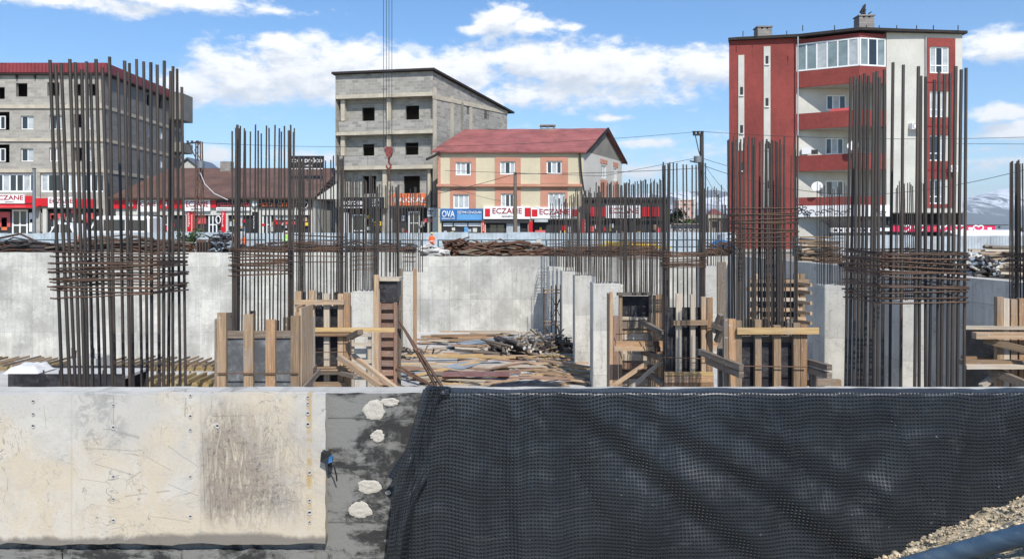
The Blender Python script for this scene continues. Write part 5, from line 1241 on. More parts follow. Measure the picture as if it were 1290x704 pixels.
rf2 = slope(pk+(V((C_[0], C_[1], ze))-pk)*k, pl+(V((D[0], D[1], ze))-pl)*k, pk, pl).build('roof', 'redroof', b)
m = MB()
for (q, w) in ((B, pk), (C_, pk)):
    e0 = pk+(V((q[0], q[1], ze))-pk)*k+V((.36, .1, .02)); m.beam(e0, pk+V((.36, .1, .1)), .08, .2)
m.build('verge', 'eave', b)
for (px, py, w, Y) in ((614, 171, .9, 61.3), (690, 166, 1.15, 61.2)):
    c = P(px, py, Y); m = MB(); hh = .55 if px < 650 else .75
    m.box(c.x-w*.5, c.x+w*.5, Y-.35, Y+.35, c.z-.8, c.z+hh*.3); 
    for dx in (-.5, -.05, .4): m.box(c.x+dx*w, c.x+dx*w+.1*w, Y-.33, Y+.33, c.z+hh*.3, c.z+hh*.55)
    m.box(c.x-w*.55, c.x+w*.55, Y-.4, Y+.4, c.z+hh*.55, c.z+hh*.7); m.build('chimney', 'chim', b)
for (x0, y0, x1, y1) in ((567, 199, 599.5, 232), (623.5, 198, 656, 231.5), (681, 197.5, 715.5, 231), (567, 237, 599.5, 263), (623.5, 236.5, 656, 262.5), (681, 236.5, 715, 262)):
    rc = F4.r(x0, y0, x1, y1); hl = [q for q in up+lo if rc[0] < (q[0]+q[1])/2 < rc[1] and rc[2]-1 < (q[2]+q[3])/2 < rc[3]+1][0]
    m = MB(); hl2 = (hl[0], hl[1], max(hl[2], rc[2]+.02), hl[3])
    us_ = [rc[0], hl[0], hl[1], rc[1]]
    F4.box(m, (rc[0], hl[0], rc[2], rc[3]), .003, .04); F4.box(m, (hl[1], rc[1], rc[2], rc[3]), .003, .04); F4.box(m, (hl[0], hl[1], hl[3], rc[3]), .003, .04)
    if hl[2] > rc[2]+.05: F4.box(m, (hl[0], hl[1], rc[2], hl[2]), .003, .04)
    m.build('wall_panel', 'pink_render', b)
for i, q in enumerate(up): F4.window(b, q, 2, -.06, .1, panes=[['curtain', 'curtain', 'glass'], ['curtain', 'glass', 'curtain'], ['glass', 'curtain', 'glass']][i])
for i, q in enumerate(lo): F4.window(b, q, 2, -.06, .1, panes=[['curtain'], ['curtain', 'glass', 'glass'], ['curtain']][i])
on(F4, b, 'cornice', 'pink_render', (550.5, 232.2, 733, 235.5), .003, .3)
on(F4, b, 'corner_strip', 'pink_render', (551.5, 193, 555, 262), .004, .05)
for q in sw: S4.window(b, q, 1, -.05, .09, pane='curtain')
for q in sw2: S4.window(b, q, 1, -.05, .09, pane='curtain')
for (x0, y0, x1, y1) in ((756, 200, 765, 207.6), (772.3, 204, 778.5, 211.6), (756, 226, 765, 251.5), (772.3, 229, 778.5, 250)): on(S4, b, 'wall_panel', 'pink_render', (x0, y0, x1, y1), .003, .03)
MB().tube([P(730.5, 192, 56.8), P(732, 215, 56.8), P(735, 238, 56.7), P(739, 250, 56.6)], .07, 6).build('downpipe', 'eave', b)
MB().tube([P(553, 192, 56.6), P(548, 196, 56.3), P(537, 201, 56.0)], .1, 6).build('gutter_outlet', 'eave', b)
# signs
sign(F4, b, 'bluesign', (555, 263, 608, 278), .18); on(F4, b, 'sign_strip', 'bluepale', (576, 270, 607, 277), .18, .19)
F4.text(b, 'OVA', 565, 269.5, 8, 'whitesign', .19, 16); on(F4, b, 'underline', 'whitesign', (557, 275, 573, 275.8), .18, .2); F4.text(b, 'İŞİTME CİHAZLARI', 591.5, 267.5, 5, 'whitesign', .2, 30)
sign(F4, b, 'whitesign', (609, 260, 668, 276), .2); on(F4, b, 'red_square', 'redsign', (611, 263, 617.5, 273), .2, .215); on(F4, b, 'red_square', 'redsign', (661, 262, 668, 273), .2, .215)
F4.text(b, 'ECZANE', 639, 265.8, 7, 'darkred', .21, 37); F4.text(b, 'GÜNEYLİ', 640, 272.5, 2.4, 'blackink', .21, 16)
sign(F4, b, 'whitesign', (669, 261, 729, 275.5), .18); on(F4, b, 'red_square', 'redsign', (670, 264, 677, 273), .18, .195); on(F4, b, 'red_square', 'redsign', (720, 264, 729, 273), .18, .195)
F4.text(b, 'ECZANE', 698.5, 267, 7, 'darkred', .19, 38); F4.text(b, 'SULTAN', 700, 272.8, 2, 'blackink', .19, 12)
for q in hole: F4.box(MB(), q, -.3, -.24).build('shop_window', 'dark', b)
for (x0, x1) in ((558, 570), (571.5, 588.5), (590, 606)): on(F4, b, 'poster', 'whitesign', (x0, 281, x1, 285), -.2, -.15)
on(F4, b, 'fascia', 'charcoal', (610, 276.2, 667, 281), .002, .12)
on(F4, b, 'shutter_panel', 'curtain', (638, 281, 655, 316), -.2, -.1)
for (x0, x1) in ((607.5, 610.5), (666, 671)): on(F4, b, 'side_sign', 'redsign', (x0, 279, x1, 316), .003, .09)
F4.text(b, 'E\nC\nZ', 609, 286, 10, 'whitesign', .1, 2); on(F4, b, 'awning_box', 'curtain', (673, 276.5, 690, 280), .003, .4); on(F4, b, 'poster', 'pinkred', (674, 290, 687, 294), -.2, -.1); F4.window(b, F4.r(616, 282, 636, 318), 1, -.2, .08, frame='charcoal', nm='shop_door')

# ---- B5: charcoal pharmacy
b = thing('shop_building', 'flat roofed charcoal pharmacy with red stripes either side of a white sign', 'shop', (9, 61, GZ))
F5 = Fac((XX(735, 56.4), 56.4), (XX(842, 56.4), 56.4)); zt = ZZ(250, 56.4)
h5 = [F5.r(742, 278, 793, 318), F5.r(798, 278, 838, 318)]
m = MB(); F5.wall(m, 0, F5.L, GZ, zt, h5, .3); a, c = F5.pt(0, 0), F5.pt(F5.L, 0); hull(m, [(a.x, 56.4), (c.x, 56.4), (c.x, 66), (a.x+.5, 66)], GZ, zt, skip=(0,)); m.build('wall', 'charcoal', b)
F5.box(MB(), (0-.1, F5.L+.1, zt-.15, zt+.06), .004, .2).build('roof_edge', 'eave', b)
on(F5, b, 'stripe_panel', 'redsign', (742, 261, 762, 273), .004, .12); on(F5, b, 'stripe_panel', 'redsign', (809, 261, 830, 273), .004, .12)
for x in (746, 750, 754, 758, 813, 817, 821, 825): on(F5, b, 'stripe_gap', 'darkred', (x, 261, x+.7, 273), .12, .13)
sign(F5, b, 'whitesign', (763, 259, 808, 275), .2); F5.text(b, 'ECZANE', 785.5, 265.5, 7, 'darkred', .21, 36); F5.text(b, 'NİL CAN', 786, 271.8, 2.4, 'blackink', .21, 14)
for q in h5: F5.box(MB(), q, -.32, -.26).build('shop_window', 'dark', b)
for (x0, y0, x1, y1) in ((733, 276, 738.5, 295), (786, 276, 789, 295)): on(F5, b, 'side_sign', 'redsign', (x0, y0, x1, y1), .14, .2)
F5.text(b, 'E\nC\nZ', 735.8, 284, 14, 'whitesign', .21, 3); on(F5, b, 'poster', 'pinkred', (741, 285, 750, 292), -.2, -.15); on(F5, b, 'poster', 'pinkred', (826, 287, 833, 293), .01, .05)

# ---- B6: red and white apartment block
b = thing('apartment_building', 'five storey red and white apartment block with balconies, at the right', 'building', (27, 66, GZ))
KP = [(17.5, 60.8), (22.55, 59.8), (28.9, 58.2), (35.05, 58.7)]
FR = Fac(KP[0], KP[1]); FBk = Fac(KP[1], KP[2]); FW = Fac(KP[2], KP[3])
ztl, zt, ztr = FR.uz(918, 49)[1], FR.uz(1003, 45)[1], FW.uz(1212, 44)[1]
zt = max(ztl, ztr, zt)-.2
ov = (FW.uz(1150, 268)[1])
m = MB(); slits = [FR.r(930, 70, 937.5, 400), FR.r(962, 59, 970.5, 262)]
FR.wall(m, 0, FR.L, GZ, zt); m.build('red_wall', 'redwall', b)
for i, (x0, y0, x1, y1) in enumerate(((930, 70, 937.5, 190), (962, 59, 970.5, 262))):
    on(FR, b, 'render_strip', 'cream', (x0, y0, x1, y1), .004, .06)
    for y in ((110, 158, 205) if i == 0 else (71, 124, 178, 228)):
        m = MB(); q = FR.r(x0+2.2, y, x0+6, y+10); FR.box(m, q, .06, .065); m.build('slit_window', 'dark', b); m = MB(); FR.box(m, (q[0]-.05, q[1]+.05, q[2]-.1, q[2]-.02), .06, .16); m.build('sill', 'white', b)
# white right part
rw = [FW.r(1171, 59, 1195.5, 93), FW.r(1171, 115, 1192.5, 148), FW.r(1170, 170.5, 1192, 203), FW.r(1170, 226, 1191, 257)]
m = MB(); FW.wall(m, 0, FW.L, ov, zt, rw, .15); hull(m, [KP[3], (35.05, 73), (22.2, 74), KP[0]], GZ, zt, skip=(3,), top=False); m.build('white_wall', 'cream', b)
st = FW.r(1167, 48, 1203, 262); m = MB()
zs_ = [st[2]]+[q for r_ in rw[::-1] for q in (r_[2], r_[3])]+[st[3]]
FW.box(m, (st[0], rw[0][0]-.002, st[2], st[3]), .003, .05); FW.box(m, (rw[0][1]+.002, st[1], st[2], st[3]), .003, .05)
for i in range(0, len(zs_)-1, 2):
    if zs_[i+1]-zs_[i] > .05: FW.box(m, (rw[0][0], rw[0][1], zs_[i], zs_[i+1]), .003, .047)
m.build('red_strip', 'redwall', b)
for y in (103, 158, 213): on(FW, b, 'dark_joint', 'darkred', (1167, y, 1203, y+2), .052, .09)  # raised darker red bands across the strip
for i, q in enumerate(rw): FW.window(b, q, 2, -.04, .1, trans=.3, panes=['curtain', 'glass', 'curtain'] if i == 0 else (['curtain'] if i == 1 else ['glass', 'glass', 'curtain']))
# balconies
RB = 1.5
n0, n2 = FBk.n, FW.n
bk0 = V((KP[1][0], KP[1][1], 0)); bk1 = V((KP[2][0], KP[2][1], 0))
FI = Fac((KP[1][0]+.02, KP[1][1]+.35), (KP[2][0]-.02, KP[1][1]+.35))
iw = [FI.r(1041, 120, 1066, 139), FI.r(1040, 174, 1063, 195), FI.r(1040, 227.5, 1063, 247)]
m = MB(); FI.wall(m, 0, FI.L, ov-3, zt, iw, .12); m.build('balcony_wall', 'cream', b)
MB().face([V((KP[2][0]-.015, KP[2][1]+.02, ov-3)), V((KP[2][0]-.015, KP[1][1]+.35, ov-3)), V((KP[2][0]-.015, KP[1][1]+.35, zt)), V((KP[2][0]-.015, KP[2][1]+.02, zt))]).build('balcony_side_wall', 'cream', b)
for q in iw: FI.window(b, q, 2, -.03, .1, panes=['glass', 'curtain', 'glass'])
mid = V((XX(1083, 57.7), 57.7, 0)); rt = V((KP[2][0]-.02, KP[2][1]-.02, 0)); lf = V((KP[1][0]+.02, KP[1][1]+.1, 0)); Yav = 58.6
backL, backR = V((KP[1][0]+.02, KP[1][1]+.34, 0)), V((KP[2][0]-.02, KP[1][1]+.34, 0))
def par(y0, y1, name, mat, inset=0, thick=.16):
    z1_, z0_ = CZ+(HZ-y0)/F*Yav, CZ+(HZ-y1)/F*Yav; m = MB()
    ln = [lf, mid, rt]; off = V((0, thick, 0))
    for a_, c_ in zip(ln[:-1], ln[1:]):
        m.hexa([a_+V((0, 0, z0_)), c_+V((0, 0, z0_)), c_+off+V((0, 0, z0_)), a_+off+V((0, 0, z0_)), a_+V((0, 0, z1_)), c_+V((0, 0, z1_)), c_+off+V((0, 0, z1_)), a_+off+V((0, 0, z1_))])
    return m.build(name, mat, b), z0_, z1_
for (y0, y1) in ((86.5, 107), (140.5, 161), (194.5, 214.5), (248, 259)):
    _, z0_, z1_ = par(y0, y1, 'balcony_parapet', 'redwall'); 
    zs = z0_+.16; m = MB(); ln = [lf+V((.05, .17, 0)), mid+V((0, .17, 0)), rt+V((-.05, .17, 0)), backR, backL]
    m.face([p+V((0, 0, z0_+.01)) for p in ln][::-1]); m.face([p+V((0, 0, zs)) for p in ln]); m.build('balcony_floor', 'cream', b)
# glazed top balcony
z1_, z0_ = CZ+(HZ-50.5)/F*Yav, CZ+(HZ-86.3)/F*Yav
for (a_, c_, n_) in ((lf, mid, 6), (mid, rt, 3)):
    f_ = Fac((a_.x, a_.y+.04), (c_.x, c_.y+.04)); f_.window(b, (0.02, f_.L-.02, z0_+.02, z1_), n_-1, 0, .12, pane='glaze', panes=['glaze', 'glaze', 'curtain'] if n_ == 6 else ['glaze', 'glass'], nm='balcony_glazing')
par(45.5, 50.3, 'lintel', 'redwall')
# laundry and clutter on balconies
for (x0, y0, x1, y1, mt) in ((1046, 137.5, 1070, 140.4, 'pinkred'), (1010, 186, 1022, 194, 'whitesign'), (1022, 189, 1030, 194, 'poledark')):
    on(Fac((lf.x, lf.y+.2), (mid.x, mid.y+.2)), b, 'balcony_clutter', mt, (x0, y0, x1, y1), -.2, 0)
# sign band with flowers
fs = Fac((lf.x-.02, lf.y-.05), (mid.x, mid.y-.05)); fs2 = Fac((mid.x, mid.y-.05), (rt.x, rt.y-.05))
q = fs.r(1003, 259.5, 1083, 272.5); m = MB(); fs.box(m, (0, fs.L, q[2], q[3]), -.1, 0); m.build('sign_board', 'whitesign', b); m = MB(); fs2.box(m, (.003, fs2.L+.3, q[2], q[3]), -.1, .01); m.build('sign_board', 'whitesign', b)
def flower(f, cx, cy, r, mat='blackink'):
    u, z = f.uz(cx, cy); m = MB()
    for k in range(5):
        a = k*2*math.pi/5+.4; c = (u+r*.55*math.cos(a), z+r*.55*math.sin(a))
        m.tube([f.pt(c[0]+r*.4*math.cos(a)*math.cos(t_)-r*.26*math.sin(a)*math.sin(t_), c[1]+r*.4*math.sin(a)*math.cos(t_)+r*.26*math.cos(a)*math.sin(t_), .03) for t_ in [j*math.pi/6 for j in range(12)]], .022, 4, False, True)
    m.tube([f.pt(u+r*.12*math.cos(t_), z+r*.12*math.sin(t_), .03) for t_ in [j*math.pi/3 for j in range(6)]], .03, 4, False, True)
    return m.build('flower_mark', mat, b)
flower(fs, 1010, 264, .42); flower(fs, 1017, 270, .3); flower(fs2, 1104, 264, .35); flower(fs2, 1112, 269, .3)
m = MB()
for k in range(7):
    u, z = fs.uz(1022+k*8, 267+2*math.sin(k*1.7)); m.tube([fs.pt(u+.25*math.cos(t_)*(1-t_/9), z+.2*math.sin(t_)*(1-t_/9), .03) for t_ in [j*.7 for j in range(9)]], .018, 4)
m.build('scroll_mark', 'blackink', b)
# roof, recessed ground floor
m = MB(); ov_ = .28
ft = [V((KP[0][0]-.15, KP[0][1]-ov_, 0)), V((KP[1][0], KP[1][1]-ov_-.1, 0)), V((mid.x, mid.y-.3, 0)), V((KP[2][0]+1, KP[2][1]-ov_-.1, 0)), V((KP[3][0]+.25, KP[3][1]-ov_, 0)), V((35.3, 73.5, 0)), V((22.0, 74.4, 0))]
n_ = len(ft); zA, zB, zC = zt+.0, zt+.2, zt+.4
for i in range(n_):
    a_, c_ = ft[i], ft[(i+1) % n_]; m.face([a_+V((0, 0, zA)), c_+V((0, 0, zA)), c_+V((0, 0, zB)), a_+V((0, 0, zB))])
ins = [p+(V((26.3, 66, 0))-p)*.1 for p in ft]
for i in range(n_): j = (i+1) % n_; m.face([ft[i]+V((0, 0, zB)), ft[j]+V((0, 0, zB)), ins[j]+V((0, 0, zC)), ins[i]+V((0, 0, zC))])
m.face([p+V((0, 0, zC)) for p in ins]); m.face([p+V((0, 0, zA)) for p in ft][::-1]); m.build('roof', 'eave', b)
m = MB()
for px in (935, 953, 990, 1010, 1050, 1090, 1106, 1128, 1153, 1174, 1205):
    Y = 58.4 if px > 1000 else 60; m.beam((XX(px, Y), Y-.2, zB-.1), (XX(px, Y), Y-.2, zB+.35), .05, .05, (0, 1, 0))
m.build('roof_spikes', 'eave', b)
for (x0, x1, y0) in ((952, 970, 35), (1079, 1098, 21)):
    Y = 62; m = MB(); xa, xb = XX(x0, Y), XX(x1, Y); zc = ZZ(y0, Y); m.box(xa, xb, Y-.5, Y+.5, zC-.1, zc-.25)
    for fx in (0, .36, .72): m.box(xa+(xb-xa)*fx+.02, xa+(xb-xa)*(fx+.24), Y-.48, Y+.48, zc-.25, zc-.1)
    m.box(xa-.06, xb+.06, Y-.55, Y+.55, zc-.1, zc); ch = m.build('chimney', 'chim', b)
    if x0 > 1000:
        m = MB(); k_ = V(((xa+xb)/2, Y, zc)); m.tube([k_, k_+V((0, 0, .35)), k_+V((.05, 0, .6))], [.14, .12, .12], 8); m.tube([k_+V((-.15, 0, .2)), k_+V((-.28, 0, .32)), k_+V((-.1, 0, .55)), k_+V((.02, 0, .8)), k_+V((.1, 0, 1.0))], [.07, .1, .14, .13, .05], 8); m.tube([k_+V((.3, 0, 0)), k_+V((.42, 0, .25)), k_+V((.6, 0, .36))], .05, 6); m.build('chimney_cowl', 'eave', ch)
# small facade clutter
for (px, y0, y1) in ((1004.5, 48, 258), (1165.5, 46, 266)):
    f_ = FBk if px < 1010 else FW; u, z = f_.uz(px, y0); u2, z2 = f_.uz(px, y1); MB().tube([f_.pt(u, z, .35), f_.pt(u, z2, .35)] if px < 1010 else [f_.pt(u, z, .08), f_.pt(u, z2, .08)], .05, 6).build('downpipe', 'curtain', b)
for (px, py) in ((1150, 160), (1198, 213)):
    q = FW.r(px-5, py-4, px+5, py+4); m = MB(); FW.box(m, q, .01, .45); ac = m.build('air_conditioner', 'whitesign', b); m = MB(); u, z = FW.uz(px-1, py); m.tube([FW.pt(u+.2*math.cos(t_), z+.2*math.sin(t_), .46) for t_ in [j*math.pi/6 for j in range(12)]], .02, 4, False, True); m.build('fan_grille', 'poledark', ac)
for (px, py) in ((1030, 236), (1075, 185)):
    f_ = Fac((lf.x, lf.y), (mid.x, mid.y)); u, z = f_.uz(px, py); m = MB(); m.tube([f_.pt(u, z, .1), f_.pt(u, z+.03, .28), f_.pt(u, z+.06, .34)], [.05, .3, .42], 14); m.build('satellite_dish', 'whitesign', b)
# ground floor
g0 = V((KP[1][0]-4.6, KP[1][1]+2.1, 0)); FG = Fac((17.6, 62.3), (35, 61.6)); m = MB(); hg = [FG.r(1013, 275, 1060, 320), FG.r(1066, 275, 1120, 320), FG.r(1126, 275, 1200, 320)]
FG.wall(m, 5.2, FG.L, GZ, ov+.3, hg, .3); m.build('ground_floor_wall', 'charcoal', b)
for q in hg: FG.box(MB(), q, -.4, -.32).build('shop_window', 'dark', b)
on(FG, b, 'shop_pilaster', 'redwall', (1009, 272, 1019, 320), .003, .2); on(FG, b, 'roller_shutter', 'greencar', (1021, 283, 1036, 318), -.2, -.1)
m = MB(); m.face([V((p.x, p.y, ov)) for p in (V((KP[1][0], KP[1][1]+.3, 0)), V((KP[2][0], KP[2][1], 0)), V((KP[3][0], KP[3][1], 0)), V((35, 62, 0)), V((22.5, 62.2, 0)))]); m.build('soffit', 'cream', b)
for px in (1120, 1208): MB().box(XX(px, 59)-.2, XX(px, 59)+.2, 58.8, 59.2, GZ, ov).build('pillar', 'charcoal', b)

# goods and notices behind the shop windows
rp = random.Random(31)
def goods(f, par, x0, x1, y0, y1, n, o):
    for _ in range(n):
        x = rp.uniform(x0, x1-6); y = rp.uniform(y0, y1-4); w, h = rp.uniform(2, 6), rp.uniform(2.5, 7)
        on(f, par, 'display', rp.choice(['curtain', 'cream', 'pinkred', 'whitesign', 'wood_tan', 'bluepale', 'yellowp', 'conc_floor', 'redsign']), (x, y, x+w, y+h), o, o+.03+.01*_)
B_ = {o['label'].split()[0]+o['label'].split()[1]: o for o in bpy.data.objects if o.get('label') and o.get('category') in ('building', 'shop', 'house')}
for k, o_ in B_.items():
    if k == 'unfinishedwarm': goods(F1, o_, 62, 126, 268, 296, 14, -.2); goods(F1, o_, 35, 52, 272, 296, 4, -.2)
    if k == 'lowrow': goods(F2, o_, 162, 230, 272, 296, 12, -.24); goods(F2, o_, 288, 392, 270, 296, 18, -.24)
    if k == 'unfinishedcool': goods(F3r, o_, 434, 538, 266, 296, 14, -.22)
    if k == 'flatroofed': goods(F5, o_, 744, 836, 281, 296, 10, -.24)
    if k == 'fivestorey': goods(FG, o_, 1066, 1200, 279, 300, 12, -.3)
    if k == 'yellowand': goods(F4, o_, 558, 604, 286, 296, 6, -.22); goods(F4, o_, 674, 726, 283, 296, 7, -.22)
# ------------------------------------------------------------------ fences
t = thing('hoarding_fence', 'pale blue grey sheet metal hoarding along the street behind the pit', 'fence', (XX(440, 48), 48, GZ))
zt = ZZ(293, 48); x = XX(-40, 48); k = 0
while x < XX(925, 48):
    w = 2.45; m = MB(); dz = random.uniform(-.05, .04); dy = random.uniform(-.04, .04)
    m.box(x+.01, x+w-.01, 48+dy, 48.03+dy, GZ-.1, zt+dz); m.build('fence_panel', 'fence', t); MB().box(x-.04, x+.04, 48.06, 48.14, GZ-.1, zt-.1).build('fence_post', 'teal', t); x += w
t = thing('hoarding_fence', 'light grey corrugated hoarding at the right below the red and white block', 'fence', (XX(1150, 40), 40, GZ))
x = XX(1000, 44); zt = ZZ(297, 44)
while x < XX(1330, 44):
    w = 2.3; y = 44+.2*random.uniform(-1, 1); MB().box(x+.01, x+w-.01, 44, 44.03, GZ-.1, zt+random.uniform(-.05, .05)).build('fence_panel', 'fence2', t); MB().box(x-.04, x+.04, 44.06, 44.14, GZ-.1, zt-.1).build('fence_post', 'teal', t); x += w
t = thing('safety_railing', 'dark teal tube railing in front of the hoarding', 'railing', (XX(440, 45.5), 45.5, GZ))
for a, c in ((-40, 120), (130, 335), (340, 545), (552, 930)):
    for y in (302.5, 311): MB().tube([P(a, y, 45.5), P(c, y+random.uniform(-.6, .6), 45.5)], .035, 5).build('rail', 'teal', t)
    px = a
    while px <= c: MB().box(XX(px, 45.5)-.04, XX(px, 45.5)+.04, 45.47, 45.53, GZ-.1, ZZ(302, 45.5)).build('railing_post', 'teal', t); px += 27.3
for px in (565, 626, 680):
    pass
t = thing('concrete_post', 'pale concrete post standing in front of the hoarding right of centre', 'post', P(679, 318, 45)); MB().box(XX(676, 45), XX(682, 45), 45, 45.25, GZ-.1, ZZ(301, 45)).build('shaft', 'conc_col', t); MB().box(XX(676, 45)-.03, XX(682, 45)+.03, 44.97, 45.28, ZZ(301, 45), ZZ(300.4, 45)).build('cap', 'conc_col', t)

# ------------------------------------------------------------------ heaps on the far bank
rn = random.Random(21)
def heap(name, label, cat, px0, px1, ytop, Y, mats, n, r, L, jit=.12, flat=.5, base=None, group=None, dep=1.0, tubes=True, ends=False):
    m = MB(); x0, x1 = XX(px0, Y), XX(px1, Y); H = ZZ(ytop, Y)-(base if base is not None else GZ); zb = (base if base is not None else GZ)
    for i in range(n):
        cx = rn.uniform(x0, x1); e = 1-abs((cx-(x0+x1)/2)/((x1-x0)/2+.01))**2*.7
        z = zb+r+H*e*rn.random()**.8; l = min(rn.uniform(*L), (x1-x0)*.9); a = rn.gauss(0, jit*2); c = rn.gauss(0, jit)
        d = V((math.cos(a), math.sin(a), math.sin(c)*.6))*l*.5; ct = V((min(max(cx, x0+l*.4), x1-l*.4), Y+rn.uniform(-dep, dep)*.5, z)); m.cm = rn.randrange(len(mats))
        if tubes:
            b_ = rn.gauss(0, .06)*l; m.tube([ct-d, ct-d*.3+V((0, 0, b_)), ct+d*.4+V((0, b_, -b_*.5)), ct+d], r*rn.uniform(.7, 1.3), 5)
        else: m.beam(ct-d, ct+d, r*2.4, r*1.3, (0, rn.gauss(0, .2), 1))
    for q in m.v: q.z = max(q.z, zb-.15)
    return tag(m.build(name, mats), label, cat, group)
RH = 'rusty steel heaps on the far bank'
heap('rebar_heap', 'long low heap of rusty bars on the bank at the far left edge', 'heap', -40, 74, 304, 41.2, ['rustpile', 'poledark'], 110, .05, (2, 6), .06, group=RH)
heap('rebar_heap', 'rusty bar heap on the bank behind the left near cage', 'heap', 76, 232, 302, 41.5, ['rustpile', 'rustpile', 'wood_grey'], 140, .05, (2, 5), .08, group=RH)
heap('rebar_heap', 'rusty bars on the bank between the grey shutter cage and the crane hook', 'heap', 318, 420, 309, 40.5, ['rustpile', 'poledark'], 90, .045, (2, 4), .05, group=RH)
heap('rebar_heap', 'rusty bars on the bank below the grey block building in the middle', 'heap', 425, 535, 308, 40.5, ['rustpile', 'poledark'], 90, .045, (2, 4), .05, group=RH)
heap('rebar_heap', 'short steep heap of rusty angle steel right of the white pipes', 'heap', 560, 592, 303, 40, ['rustpile'], 70, .05, (.8, 1.5), .45, group=RH)
heap('rebar_heap', 'long rusty heap of bent bars on the bank in front of the yellow house', 'heap', 585, 690, 306.5, 40, ['rustpile', 'rustpile', 'wood_grey'], 150, .045, (1.5, 3.5), .12, group=RH)
heap('rebar_heap', 'rusty bars on the bank below the charcoal pharmacy', 'heap', 690, 835, 314, 40.5, ['rustpile', 'rust'], 110, .05, (2, 4), .05, group=RH)
heap('pipe_stack', 'stack of whitish pipes on the bank beside the orange vested worker', 'pipe stack', 528, 564, 312, 39.4, ['tanpipe', 'conc_floor'], 34, .06, (1.0, 1.5), .1, dep=.6)
heap('beam_stack', 'stack of bright yellow beams on the bank below the charcoal pharmacy', 'beam stack', 736, 838, 306, 43.2, ['yellowp', 'deckbeam'], 34, .06, (1.5, 3), .03, tubes=False)
heap('scrap_heap', 'dark heap of folded black frames on the bank beside the pharmacy on the left', 'heap', 264, 302, 292, 41.5, ['poledark', 'bluegrey', 'poledark'], 110, .04, (.5, 1.1), .6)
heap('timber_stack', 'loose stack of brown timber on the bank left of the right near cage', 'timber stack', 1008, 1052, 300, 30, ['wood_tan', 'wood_grey', 'wood_pale'], 90, .05, (.8, 1.4), .12, base=.4, tubes=False)
heap('timber_stack', 'timber stack on the bank at the right edge behind the cage', 'timber stack', 1240, 1320, 312, 22, ['wood_tan', 'wood_grey', 'wood_pale'], 110, .05, (.9, 1.7), .1, base=.4, tubes=False)
heap('stone_pile', 'dark grey pile of rubble and pipe ends on the right bank', 'heap', 1210, 1246, 323, 20.5, ['bluegrey', 'conc_side', 'poledark'], 170, .04, (.12, .3), .8, base=.5)
heap('rebar_heap', 'rusty bars on the right bank behind the right near cage', 'heap', 1070, 1200, 322, 24, ['rust', 'wood_grey', 'poledark'], 90, .04, (1, 2.5), .06, base=.45, group=RH)
heap('rebar_heap', 'tangle of brown bars on the bank left of the red gable', 'heap', 892, 930, 305, 40, ['rustpile', 'rust'], 50, .04, (.6, 1.3), .3, group=RH)
# generator
t = thing('generator', 'small brown generator box with a dark grille on the left bank', 'generator', P(254, 320, 42))
x0, x1 = XX(247, 42), XX(263, 42); MB().box(x0, x1, 42, 42.9, GZ+.12, ZZ(302, 42)).build('housing', 'pole_rust', t)
for i in range(4): MB().box(x0+.08+.16*i, x0+.17+.16*i, 41.97, 42, GZ+.3, ZZ(305, 42)).build('grille', 'black', t)
MB().tube([V((x1-.12, 42.4, ZZ(302, 42))), V((x1-.12, 42.4, ZZ(299, 42)))], .05, 8).build('exhaust', 'poledark', t)
MB().box(x0-.05, x1+.05, 41.95, 42.95, GZ, GZ+.12).build('skid', 'poledark', t)
# blue drum mixer
t = thing('concrete_mixer', 'blue site machine standing left of the red gable behind bars', 'machine', P(906, 320, 42))
c = P(908, 312, 42); MB().tube([c+V((-.55, 0, -.1)), c+V((-.3, 0, 0)), c+V((.15, 0, .08)), c+V((.5, 0, .2))], [.22, .38, .38, .2], 14).build('drum', 'bluemach', t)
for dx in (-.4, .35): MB().beam(c+V((dx, -.25, -.75)), c+V((dx, -.15, 0)), .07, .07, (0, 1, 0)).build('leg', 'poledark', t); MB().beam(c+V((dx, .3, -.75)), c+V((dx, .2, 0)), .07, .07, (0, 1, 0)).build('leg', 'poledark', t)
MB().box(c.x+.5, c.x+.85, 41.7, 42.3, GZ, c.z+.2).build('motor_box', 'bluemach', t)
# grey water tank
t = thing('water_tank', 'pale blue grey sheet metal tank between the ruin and the red gable', 'tank', P(913, 318, 44)); c = P(913, 308, 44)
MB().tube([V((c.x, 44, GZ)), V((c.x, 44, ZZ(296, 44)))], .42, 16).build('body', 'fence', t); MB().tube([V((c.x, 44, ZZ(296, 44))), V((c.x, 44, ZZ(296, 44)+.12))], [.43, .1], 16).build('lid', 'fence2', t)

